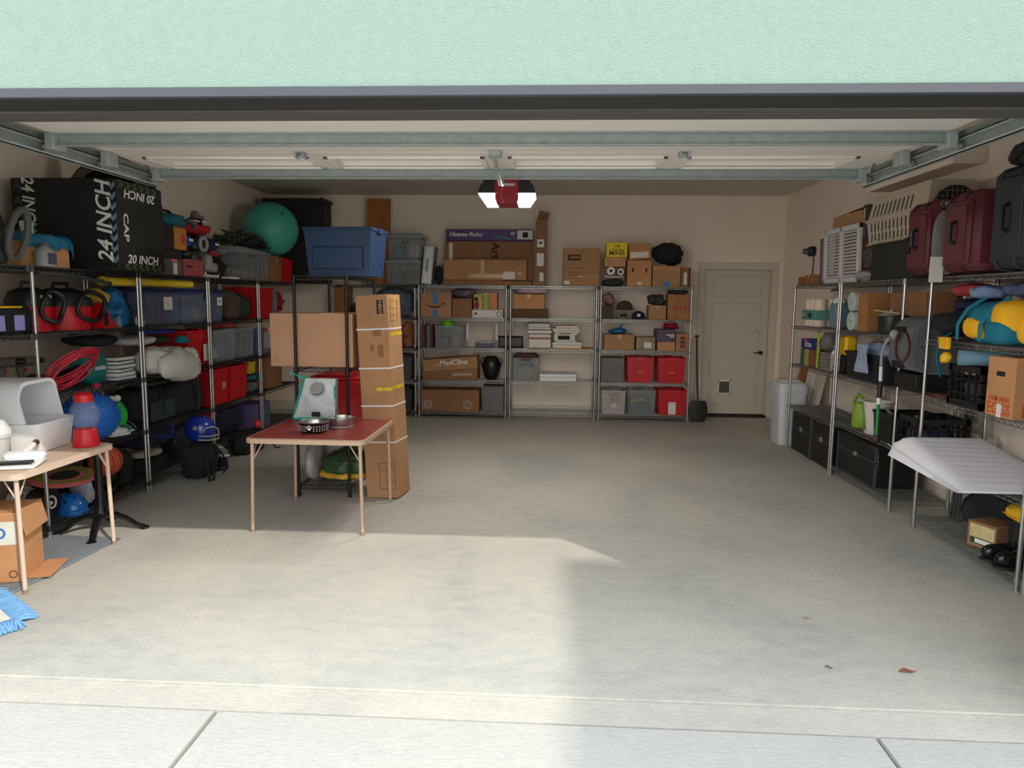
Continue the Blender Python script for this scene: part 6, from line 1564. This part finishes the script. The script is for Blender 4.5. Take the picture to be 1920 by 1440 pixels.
carton('wood coloured carton beside the fat white rolls', rt(6.30, 6.48, S3, S3 + .335, .36), mat('carton_wood', S(160, 112, 62), .8, nz=.1), front='-x', tape=False)
carton('long tan carton lying behind the dark pots', (2.90, 3.14, 5.70, 6.28, S3, S3 + .34), CB2, front='-x', tape=False)
t = thing('stock_pot', 'dark stock pot with glass lid on the second right shelf', 'pot', (2.80, 6.02, S3))
part(t, 'pot', B().lathe([(0, 0), (.09, 0), (.1, .02), (.1, .14), (.105, .145), (0, .145)], 24), mat('pot_dark', S(30, 36, 38), .35)); part(t, 'lid', B().lathe([(.104, .147), (.08, .165), (.02, .18), (.018, .2), (0, .2)], 24), GREYP); part(t, 'handle', B().tube([(-.02, -.1, .11), (-.02, -.14, .11), (.02, -.14, .11), (.02, -.1, .11)], .007), BLACK)
lump('black_cloth', 'black cloth bundle between the pots and the hose reel', 'cloth', rt(5.68, 5.88, S3, S3 + .16, .16), BLKF, 2.6, .2, 6, 106)
one('tent_pole', 'thin pale wooden stick poking out above the hose reel', 'stick', B().tube([(0, .35, .02), (0, -.1, .0)], .006, 6), mat('stick_pale', S(200, 180, 140), .6), (2.74, 5.86, S3 + .17))
# clothes and duffel on the near unit
S3b = S3
t = thing('duffel_bag', 'teal and yellow sports duffel on the right-hand shelving', 'bag', (2.86, 4.52, S3b))
TLF = mat('duffel_teal', S(0, 118, 142), .7, nz=.12, ns=10, bump=.3, bs=14); YLF = mat('duffel_yellow', S(250, 184, 20), .7, nz=.08, ns=10, bump=.3, bs=14)
part(t, 'body', B().ell((0, 0, .135), (.20, .36, .14), 3.0, .08, 5, 3, 32, 18, flat=0), TLF, ang=80)
part(t, 'end_pocket', B().ell((-.09, -.16, .16), (.14, .13, .115), 2.8, .1, 7, 8, flat=.02), YLF, ang=80)
part(t, 'side_panel', B().ell((-.10, .12, .10), (.115, .15, .075), 3.2, .06, 6, 5), YLF, ang=80)
part(t, 'end_panel', B().ell((-.05, -.30, .11), (.13, .07, .10), 3, .06, 7, 6), YLF, ang=80)
part(t, 'teal_patch', B().ell((-.13, -.14, .085), (.115, .12, .075), 3, .06, 7, 6), TLF, ang=80)
for y in (.02, .26):
    part(t, 'strap', B().tube([(-.215, y, .02), (-.222, y - .01, .12), (-.19, y - .05, .22), (-.1, y - .08, .29)], .018, 6, flat=.35), TLF)
part(t, 'hanging_strap', B().tube([(-.20, .34, .06), (-.24, .40, .02), (-.25, .42, -.10), (-.22, .40, -.24)], .014, 6, flat=.4), TLF)
part(t, 'strap_pad', B().box(-.25, -.22, .30, .42, -.05, .03, .008), YLF)
lump('black_gym_bag', 'black gym bag left of the teal and yellow duffel', 'bag', (2.64, 3.02, 4.92, 5.22, S3b + .03, S3b + .20), BLKF, 2.4, .25, 6, 107)
lump('helmet_bag', 'brown leather bag under the black gym bag', 'bag', (2.68, 3.02, 4.92, 5.20, S3b, S3b + .035), BROWNF, 3, .1, 6, 108)
lump('navy_jumper', 'navy jumper heaped behind the duffel', 'clothes', (2.74, 3.14, 4.88, 5.22, S3b + .20, S3b + .30), NAVYF, 2.4, .35, 7, 109)
lump('jeans_pile', 'blue grey jeans piled under the top shelf', 'clothes', (2.70, 3.12, 4.12, 4.62, S3b + .285, S3b + .398), mat('denim', S(74, 84, 116), .95, nz=.3, ns=9, bump=.4, bs=16), 2.8, .2, 6, 110)
lump('red_shirt', 'red and orange shirt in the clothes pile', 'clothes', (2.72, 3.0, 4.90, 5.10, S3b + .302, S3b + .395), mat('shirt_red', S(170, 60, 60), .9, nz=.4, ns=8), 2.4, .3, 8, 111)
lump('light_blue_shirt', 'light blue shirt bunched above the duffel', 'clothes', (2.68, 2.94, 4.64, 4.88, S3b + .285, S3b + .37), mat('shirt_blue', S(130, 150, 186), .9, nz=.25, ns=8), 2.4, .35, 8, 112)
# ---- hose reel on plank between units
one('plank', 'dark red plank bridging the gap between two right-hand units', 'plank', B().box(-.17, .17, -.34, .34, 0, .03, .003), mat('plank_red', S(96, 50, 44), .7, nz=.15), (2.93, 5.45, S2))
carton('flat black case under the grey hose reel', (2.66, 3.08, 5.28, 5.61, S2 + .032, S2 + .155), BLACK, front='-x', tape=False, name='storage_case', cat='case')
RG = mat('reel_grey', S(104, 110, 112), .5, nz=.04)
t = thing('hose_reel', 'grey plastic hose reel cabinet hanging between the right-hand units', 'hose reel', (2.80, 5.445, S2 + .157))
pr_ = [(-.20, .10), (-.17, .03), (-.05, .0), (.15, .0), (.17, .05), (.17, .30), (.12, .38), (.0, .42), (-.10, .40), (-.18, .33)]
part(t, 'cabinet', B().prism(pr_, -.16, .16, 'y'), RG)
part(t, 'side_cover', B().prism([(x * .82, .02 + z * .9) for x, z in pr_], -.175, -.155, 'y'), mat('reel_grey2', S(90, 95, 98), .5))
part(t, 'front_slot', B().box(-.215, -.18, -.06, .10, .30, .34, .004), BLACK)
part(t, 'front_slot', B().box(-.20, -.165, -.06, .10, .035, .085, .004), BLACK)
for (x, z) in ((-.10, .30), (-.12, .20), (-.11, .10), (-.02, .35)): part(t, 'screw', B().ell((x, -.176, z), (.007, .004, .007), nu=8, nv=6), BLACK)
part(t, 'hose_stop_ball', B().ell((-.225, .02, .28), (.038, .038, .038)), GREYP)
t = thing('spray_wand', 'green and white garden spray wand hanging from the hose reel', 'spray wand', (2.53, 5.50, 0))
part(t, 'hose', B().tube([(.01, -.03, 1.385), (-.005, .0, 1.34), (-.012, .03, 1.24), (-.005, .04, 1.16)], .011, 8), GREYP); part(t, 'white_sleeve', B().cyl((-.005, .04, 1.16), (0, .045, 1.05), .013, n=10), WHITE)
part(t, 'grip', B().cyl((0, .045, 1.05), (0, .05, .92), .017, n=10), BLACK); part(t, 'collar', B().cyl((0, .05, .92), (0, .05, .87), .015, n=10), WHITE); part(t, 'tube', B().cyl((0, .05, .87), (.0, .05, .62), .013, n=10), mat('wand_green', S(30, 130, 70), .5)); part(t, 'spray_head', B().ell((0, .05, .60), (.03, .03, .035)), mat('head_brown', S(60, 44, 38), .5))
one('leather_belt', 'dark red leather belt looped over the hose reel', 'belt', B().tube([(2.555, 5.30 - .10 * math.sin(a), 1.33 + .11 * math.cos(a)) for a in [i * 2 * PI / 26 for i in range(26)]], .012, 6, True, flat=.4), mat('leather_wine', S(84, 44, 44), .5))
# ---- third shelf
t, d = carton('blue box printed EXTRA on the third right shelf', rt(7.46, 7.86, S2 + .185, S2 + .285, .2), mat('box_blue', S(36, 44, 120), .6), front='-x', tape=False); text(t, d, '-x', .55, .38, .06, 'EXTRA', INKW); decal(t, d, '-x', .2, .5, .7, .95, mat('print_pink', S(200, 60, 110), .6), 'print')
for k, (y, c, lb) in enumerate(((7.80, S(70, 90, 90), 'dark green box of supplies under the EXTRA box'), (7.68, S(160, 160, 90), 'pale yellow box of supplies under the EXTRA box'), (7.56, S(130, 80, 54), 'brown box of supplies under the EXTRA box'))):
    carton(lb, rt(y - .05, y + .06, S2, S2 + .18, .2), mat('sup%d' % k, c, .7, nz=.15), front='-x', tape=False)
lump('grey_gear', 'grey plastic tool lying beside the EXTRA box', 'tool', rt(7.22, 7.42, S2 + .18, S2 + .38, .2), mat('tool_grey', S(100, 98, 96), .6), 2.3, .25, 7, 115)
t = thing('wire_basket', 'white wire basket with bottles on the third right shelf', 'basket', (2.86, 7.17, S2))
bx_, by_, bz_ = .26, .36, .17
for (a, c, z_, ax) in ((-by_ / 2, by_ / 2, -bx_ / 2, 'x'), (-by_ / 2, by_ / 2, bx_ / 2, 'x')): wire_grid(t, 'wire_side', GREYP, a, c, .005, bz_, 10, 4, z_, .003, ax)
for (a, c, z_) in ((-bx_ / 2, bx_ / 2, -by_ / 2), (-bx_ / 2, bx_ / 2, by_ / 2)): wire_grid(t, 'wire_side', GREYP, a, c, .005, bz_, 8, 4, z_, .003, 'y')
part(t, 'wire_base', B().box(-bx_ / 2, bx_ / 2, -by_ / 2, by_ / 2, .002, .006), GREYP)
for k, (y, c, lb) in enumerate(((7.08, WHITE, 'white cleaning bottle in the wire basket, nearer one'), (7.20, WHITE, 'white cleaning bottle in the wire basket, farther one'))): bottle(lb, (2.84, y, S2 + .008), .05, .24, WHITE, WHITE, .4, 'bottles in the wire basket')
t = thing('power_drill', 'orange yellow power tool standing behind the wire basket', 'power tool', (2.82, 6.885, S2))
part(t, 'battery', B().box(-.05, .05, -.05, .05, 0, .18, .01), BLACK); part(t, 'body', B().box(-.06, .05, -.09, .09, .18, .36, .02), YELP); part(t, 'tool_head', B().cyl((0, .09, .31), (0, .15, .31), .03, n=12), DGREY)
one('level', 'lime green spirit level leaning by the orange tool', 'level', B().box(-.01, .01, -.02, .02, 0, .40, .003), mat('lime_level', S(170, 190, 40), .5), (2.74, 7.41, S2 + .004), 0, None, .0)
t, d = tote('dark laundry basket with blue clothes on the third right shelf', (2.70, 3.10, 5.86, 6.66, S2, S2 + .24), mat('basket_black', S(28, 32, 34), .6), lid=False, ribs=8, handles=False, name='laundry_basket', cat='basket')
lump('blue_laundry', 'pale blue clothes spilling over the laundry basket', 'clothes', (2.735, 3.065, 5.93, 6.59, S2 + .10, S2 + .345), mat('laundry_blue', S(128, 152, 184), .95, nz=.3, ns=6, bump=.5, bs=10), 2.8, .22, 4, 117)
one('checked_shirt', 'blue and white checked shirt hanging over the basket side', 'clothes', B().sheet(lambda u, v: (-.012 - .01 * math.sin(v * 5 + u * 3), (u - .5) * .22, .27 - .24 * v), 10, 10, .006), mat('check_blue', S(150, 164, 190), .9, nz=.6, ns=70), (2.672, 6.20, S2 + .05))
t, d = milk_crate('black milk crate with the blue roll on the right-hand shelving', (2.70, 3.04, 4.56, 4.94, S2, S2 + .27), BLACK, group='black milk crates')
lump('crate_contents', 'dark tool bundle inside the black milk crate', 'bundle', (2.73, 3.0, 4.60, 4.90, S2 + .014, S2 + .20), mat('contents_dark', S(56, 54, 60), .8, nz=.7, ns=16), 2.8, .3, 8, 118)
t = thing('mat_roll', 'pale blue rolled mat lying on the milk crate', 'mat', (2.66, 4.72, S2 + .322))
part(t, 'roll', B().cyl((0, .05, 0), (.38, -.1, 0), .05, n=24), mat('roll_blue', S(116, 156, 178), .6)); part(t, 'core', B().cyl((-.004, .051, 0), (.02, .042, 0), .022, n=16), mat('core_tan', S(150, 130, 100), .7))
lump('rubber_glove', 'yellow rubber glove beside the rolled mat', 'glove', (2.62, 2.69, 4.86, 4.94, S2 + .275, S2 + .35), YELP, 2.2, .35, 12, 119)
t, d = carton('orange brown egg carton box with red EGGS lettering', (2.68, 3.0, 4.22, 4.48, S2, S2 + .36), CBo, front='-y', tape=False)
for f_ in ('-x', '-y'):
    text(t, d, f_, .5, .13, .10, 'EGGS', mat('ink_orange', S(214, 84, 40), .6), sx=.9); text(t, d, f_, .5, .30, .04, 'FARM FRESH', mat('ink_orange', None), sx=.9); decal(t, d, f_, .35, .65, .68, .76, INK, 'hand_hole')
decal(t, d, '-x', .45, .62, .0, .22, PAPER, 'sticker', th=.003)
milk_crate('black milk crate at the right frame edge beside the egg box', (2.70, 3.04, 4.06, 4.20, S2, S2 + .27), BLACK, group='black milk crates') if False else None
# ---- fourth shelf
t = thing('planter', 'white ceramic planter with saucer on the fourth right shelf', 'planter', (2.80, 6.14, S1))
part(t, 'pot', B().lathe([(0, .03), (.085, .03), (.115, .27), (.118, .28), (.108, .28), (.08, .05), (0, .05)], 28), mat('ceramic_white', S(216, 208, 202), .4, nz=.04)); part(t, 'saucer', B().lathe([(0, 0), (.09, 0), (.105, .03), (.098, .034), (.085, .012), (0, .01)], 28), mat('ceramic_white', None)); part(t, 'soil', B().lathe([(0, .25), (.10, .25), (.10, .24)], 20), BROWNF)
t = thing('watering_can', 'lime green watering can beside the white planter', 'watering can', (2.82, 6.48, S1))
LIME = mat('lime_plastic', S(130, 164, 50), .4)
part(t, 'body', B().lathe([(0, 0), (.08, 0), (.09, .02), (.075, .20), (.06, .22), (.055, .2), (0, .02)], 22), LIME); part(t, 'curved_handle', B().tube([(-.02, .07, .05), (-.02, .14, .12), (-.02, .14, .22), (-.02, .06, .29), (-.02, -.04, .27)], .015, 8), LIME); part(t, 'spout', B().tube([(0, -.07, .06), (0, -.14, .14), (0, -.18, .2)], [.02, .015, .012], 8), LIME)
t, d = tote('open black tub of gardening bits on the fourth right shelf', (2.68, 3.08, 5.66, 5.98, S1, S1 + .24), BLACK, lid=False, ribs=4, handles=False)
tl_ = (2.68, 3.08, 5.30, 5.60)
t, d = milk_crate('black crate of garden tools near the white wedge cushion', (2.70, 3.06, 5.26, 5.60, S1 + .022, S1 + .27), BLACK, group='black milk crates')
one('plank', 'grey plank bridging under the black garden crate', 'plank', B().box(-.17, .17, -.2125, .2125, 0, .02, .003), mat('plank_grey', S(120, 116, 110), .8, nz=.15), (2.90, 5.4425, S1))
for k, (x, y, r_, lb) in enumerate(((2.76, 5.76, .5, 'grey trowel sticking out of the black tub'), (2.78, 5.48, -.4, 'orange handled trowel in the black garden crate'))):
    t = thing('trowel', lb, 'trowel', (x, y, S1 + .20), r_, None, .9 if k else -.9)
    part(t, 'blade', B().sheet(lambda u, v: ((u - .5) * .06 * (1 - v * .6), .005 * math.cos((u - .5) * 3), .12 * v), 6, 6, .003), GREYP); part(t, 'handle', B().cyl((0, 0, -.1), (0, 0, 0), .012, n=8), (GREYP, mat('handle_orange', S(210, 110, 40), .5))[k])
t, d = lump('seed_bag', 'purple and white seed packets inside the black garden crate', 'packets', (2.73, 3.0, 5.30, 5.56, S1 + .036, S1 + .20), mat('packets', S(60, 56, 90), .6, nz=.9, ns=14), 3, .2, 8, 121)
lump('wilted_plant', 'dark dried plant behind the watering can', 'plant', (2.86, 3.10, 6.52, 6.80, S1, S1 + .20), mat('dried_dark', S(60, 62, 50), .9, nz=.6, ns=20), 2.2, .5, 8, 122)
# foam wedge
t = thing('wedge_cushion', 'white foam wedge cushion overhanging the right-hand shelf', 'cushion', (0, 0, 0))
wv = [(2.40, 4.17, .545), (3.14, 4.17, .545), (3.14, 5.20, .545), (2.47, 5.20, .545), (2.40, 4.17, .575), (3.14, 4.17, .575), (3.14, 5.20, .70), (2.47, 5.20, .70)]
b = B()
def wf(u, v, top):
    x = 2.38 + .08 * v + (3.14 - 2.38 - .08 * v) * u; y = 4.17 + 1.03 * v
    e = min(1, 8 * min(u, 1 - u, v * 1.4 + .04, 1.02 - v))
    z = .548 + (.02 + .155 * v) * (e ** .5 if top else 0) + (.003 * math.sin(75 * v + 3 * u) * math.exp(-((u - .45) / .3) ** 2) * e if top else 0)
    return (x, y, z)
n1, n2 = 20, 44
vs_ = [wf(i / n1, j / n2, True) for i in range(n1 + 1) for j in range(n2 + 1)] + [wf(i / n1, j / n2, False) for i in range(n1 + 1) for j in range(n2 + 1)]
W_ = n2 + 1; K = (n1 + 1) * W_; fs = []
for i in range(n1):
    for j in range(n2):
        a, b1, c1, e1 = i * W_ + j, (i + 1) * W_ + j, (i + 1) * W_ + j + 1, i * W_ + j + 1
        fs += [(a, b1, c1, e1), (K + e1, K + c1, K + b1, K + a)]
for j in range(n2): fs += [(j, j + 1, K + j + 1, K + j), (n1 * W_ + j + 1, n1 * W_ + j, K + n1 * W_ + j, K + n1 * W_ + j + 1)]
for i in range(n1): fs += [((i + 1) * W_, i * W_, K + i * W_, K + (i + 1) * W_), (i * W_ + n2, (i + 1) * W_ + n2, K + (i + 1) * W_ + n2, K + i * W_ + n2)]
part(t, 'foam', B().add(vs_, fs), mat('white_cotton', S(243, 243, 250), .9, nz=.02), ang=50)
part(t, 'side_seam', B().tube([(2.376 + .08 * v, 4.17 + 1.03 * v, .56 + .07 * v) for v in [i / 10 for i in range(11)]], .003, 4), WHITE)
# ---- near the floor on the right
t = thing('floor_bin', 'tall white plastic bin with a domed lid by the house door', 'bin', (2.80, 8.42, 0))
WB = mat('bin_white', S(214, 216, 220), .4, nz=.02)
def rr4(x, y, r, z, n=5):
    o = []
    for (sx, sy, a0) in ((1, 1, 0), (-1, 1, Q), (-1, -1, PI), (1, -1, 3 * Q)):
        for i in range(n + 1):
            a = a0 + Q * i / n; o.append((sx * (x - r) + r * math.cos(a), sy * (y - r) + r * math.sin(a), z))
    return o
def loft(rings):
    n = len(rings[0]); vs_ = [p for r in rings for p in r]
    fs = [tuple(range(n))[::-1], tuple(range((len(rings) - 1) * n, len(rings) * n))]
    for k in range(len(rings) - 1):
        fs += [(k * n + j, k * n + (j + 1) % n, (k + 1) * n + (j + 1) % n, (k + 1) * n + j) for j in range(n)]
    return B().add(vs_, fs)
part(t, 'body', loft([rr4(.13, .17, .05, 0), rr4(.135, .175, .05, .02), rr4(.16, .205, .06, .62)]), WB)
part(t, 'lid', loft([rr4(.168, .213, .06, .60), rr4(.168, .213, .06, .66), rr4(.15, .19, .06, .71), rr4(.09, .12, .05, .745)]), WB)
part(t, 'swing_flap', loft([rr4(.11, .14, .04, .735), rr4(.10, .13, .04, .752)]), mat('bin_flap', S(200, 203, 208), .4))
for k, (y, c, lb, h_) in enumerate(((9.20, PAPER, 'white panel leaning on the wall farthest behind the white bin', .92), (8.94, WOOD, 'brown wood panel leaning on the wall behind the white bin', .95), (8.66, PAPER, 'second white panel leaning next to the wood panel', .92), (8.36, TRIMW, 'grey white panel leaning on the wall nearest the posts', .90))):
    t = thing('leaning_panel', lb, 'panel', (2.985, y, .004), 0, 'panels leaning on the right wall', 0, .20)
    part(t, 'panel', B().box(-.012, .012, -.11, .11, 0, h_, .003), c); part(t, 'edge_strip', B().box(-.014, .014, -.115, -.105, 0, h_), c)
for k, (y0, y1, lb) in enumerate(((7.48, 8.04, 'black hard equipment case on the floor by the white bin'), (6.92, 7.46, 'black hard equipment case behind the double posts'), (5.98, 6.78, 'long black hard equipment case on the bottom shelf below the planters'))):
    loc, d = bb(2.74, 3.12, y0, y1, 0.003 if k < 2 else S0, .44)
    t = thing('equipment_case', lb, 'case', loc, 0, 'black equipment cases'); x, y, z = d
    part(t, 'shell', B().box(-x / 2, x / 2, -y / 2, y / 2, 0, z, .02), BLACK); part(t, 'edge_rail', B().box(-x / 2 - .005, -x / 2 + .01, -y / 2, -y / 2 + .02, 0, z).box(-x / 2 - .005, -x / 2 + .01, y / 2 - .02, y / 2, 0, z).box(-x / 2 - .005, -x / 2 + .01, -y / 2, y / 2, z * .6, z * .63), DGREY); part(t, 'latch', B().box(-x / 2 - .012, -x / 2, -.03, .03, z * .56, z * .68, .003), CHROME)
    part(t, 'caster', B().ell((-x / 2 + .03, -y / 2 + .05, .02), (.02, .02, .02)), GREYP)

t = thing('padded_case', 'long slim black padded case leaning on the bottom right shelf', 'case', (3.03, 5.16, S0 + .004), 0)
def cs(u):
    return [(-1.0, .375), (-.45, .33), (-.16, .25), (-.04, .16), (0, .06), (-.03, .0), (-1.0, .22)]
part(t, 'body', B().prism([(y, z) for y, z in cs(0)], -.045, .045, 'x'), mat('case_navy', S(38, 44, 50), .85, nz=.12)); part(t, 'zip_edge', B().tube([(-.046, y, z) for y, z in cs(0)[:6]], .008, 5), BLACK); part(t, 'handle', B().tube([(-.05, -.6, .28), (-.07, -.55, .29), (-.07, -.45, .27), (-.05, -.4, .25)], .01), BLACK)
t, d = carton('small brown carton with a cream printed label on the bottom right shelf', (2.75, 2.95, 4.46, 4.66, S0, S0 + .17), CB2, rz=.35, front='-y', tape=False); decal(t, d, '-x', .1, .95, .12, .9, mat('label_cream', S(206, 190, 140), .7, nz=.15, ns=20), 'label'); text(t, d, '-x', .5, .3, .05, 'Galapos', INKW, out=.003) if False else decal(t, d, '-x', .3, .9, .2, .36, INKW, 'print', th=.003)
decal(t, d, '-x', .12, .93, .14, .4, mat('label_green', S(60, 70, 40), .7), 'label_band', th=.002)
for k, (y, lb) in enumerate(((4.315, 'black rubber boot on the bottom right shelf, farther one'), (4.19, 'black rubber boot on the bottom right shelf, nearer one'))):
    t = thing('boot', lb, 'boot', (2.84, y, S0), 0, 'black rubber boots')
    part(t, 'shaft', B().lathe([(.055, .06), (.055, .18), (.062, .26), (.055, .26), (.048, .1)], 18), BLKG); part(t, 'foot', B().ell((-.06, 0, .055), (.14, .05, .055), 2.5, flat=.012), BLKG, ang=80); part(t, 'sole', B().ell((-.06, 0, .012), (.145, .054, .014), 3.5, flat=0), BLACK)
t = thing('tool_case', 'bright yellow power tool battery case above the boots', 'tool case', (2.84, 4.26, S0 + .262))
part(t, 'body', B().box(-.07, .07, -.10, .10, 0, .09, .025), YELP); part(t, 'band', B().box(-.072, .072, -.102, .102, .03, .036), mat('orange_band', S(210, 130, 20), .5)); part(t, 'label', B().box(-.04, .04, .1, .104, .01, .06), PAPER)
t = thing('folded_stand', 'dark folded tripod stand leaning on the right wall', 'tripod', (3.10, 5.44, 0), 0, None, 0, .06)
for k, (a, c) in enumerate(((-.05, -.02), (.0, 0), (.05, .02))): part(t, 'leg', B().tube([(0, a, .0), (0, c, .85)], .012, 7), DGREY)
part(t, 'clamp', B().cyl((0, 0, .80), (0, 0, .88), .03, n=12), BLACK)

# ---------------------------------------------------------------- bits on the ground
def leaf(label, x, y, L_, rz, m, z=.0015):
    def f_(u, v):
        w = .32 * L_ * math.sin(PI * min(1, max(0, u))) ** .8
        return ((u - .5) * L_, (v - .5) * w, .003 + .01 * abs(v - .5) + .006 * math.sin(5 * u))
    t = thing('dry_leaf', label, 'leaf', (x, y, z), rz)
    part(t, 'blade', B().sheet(f_, 12, 4, .001), m); part(t, 'stem', B().tube([(L_ * .48, 0, .004), (L_ * .62, .004, .003)], .0012, 4), m)
LEAF = mat('leaf_brown', S(150, 96, 62), .8, nz=.3, ns=40)
leaf('curled brown dry leaf on the floor near the right edge', 1.62, 3.10, .085, .2, LEAF)
leaf('small dark dry leaf left of the curled brown one', 1.28, 3.11, .035, .1, mat('leaf_dark', S(120, 100, 84), .8))
leaf('tiny brown dry leaf on the driveway in front', .17, 2.28, .03, .3, LEAF, -.0165)
leaf('faint tan dry leaf on the floor halfway to the right shelving', 1.36, 3.62, .05, .1, mat('leaf_tan', S(176, 150, 124), .8))
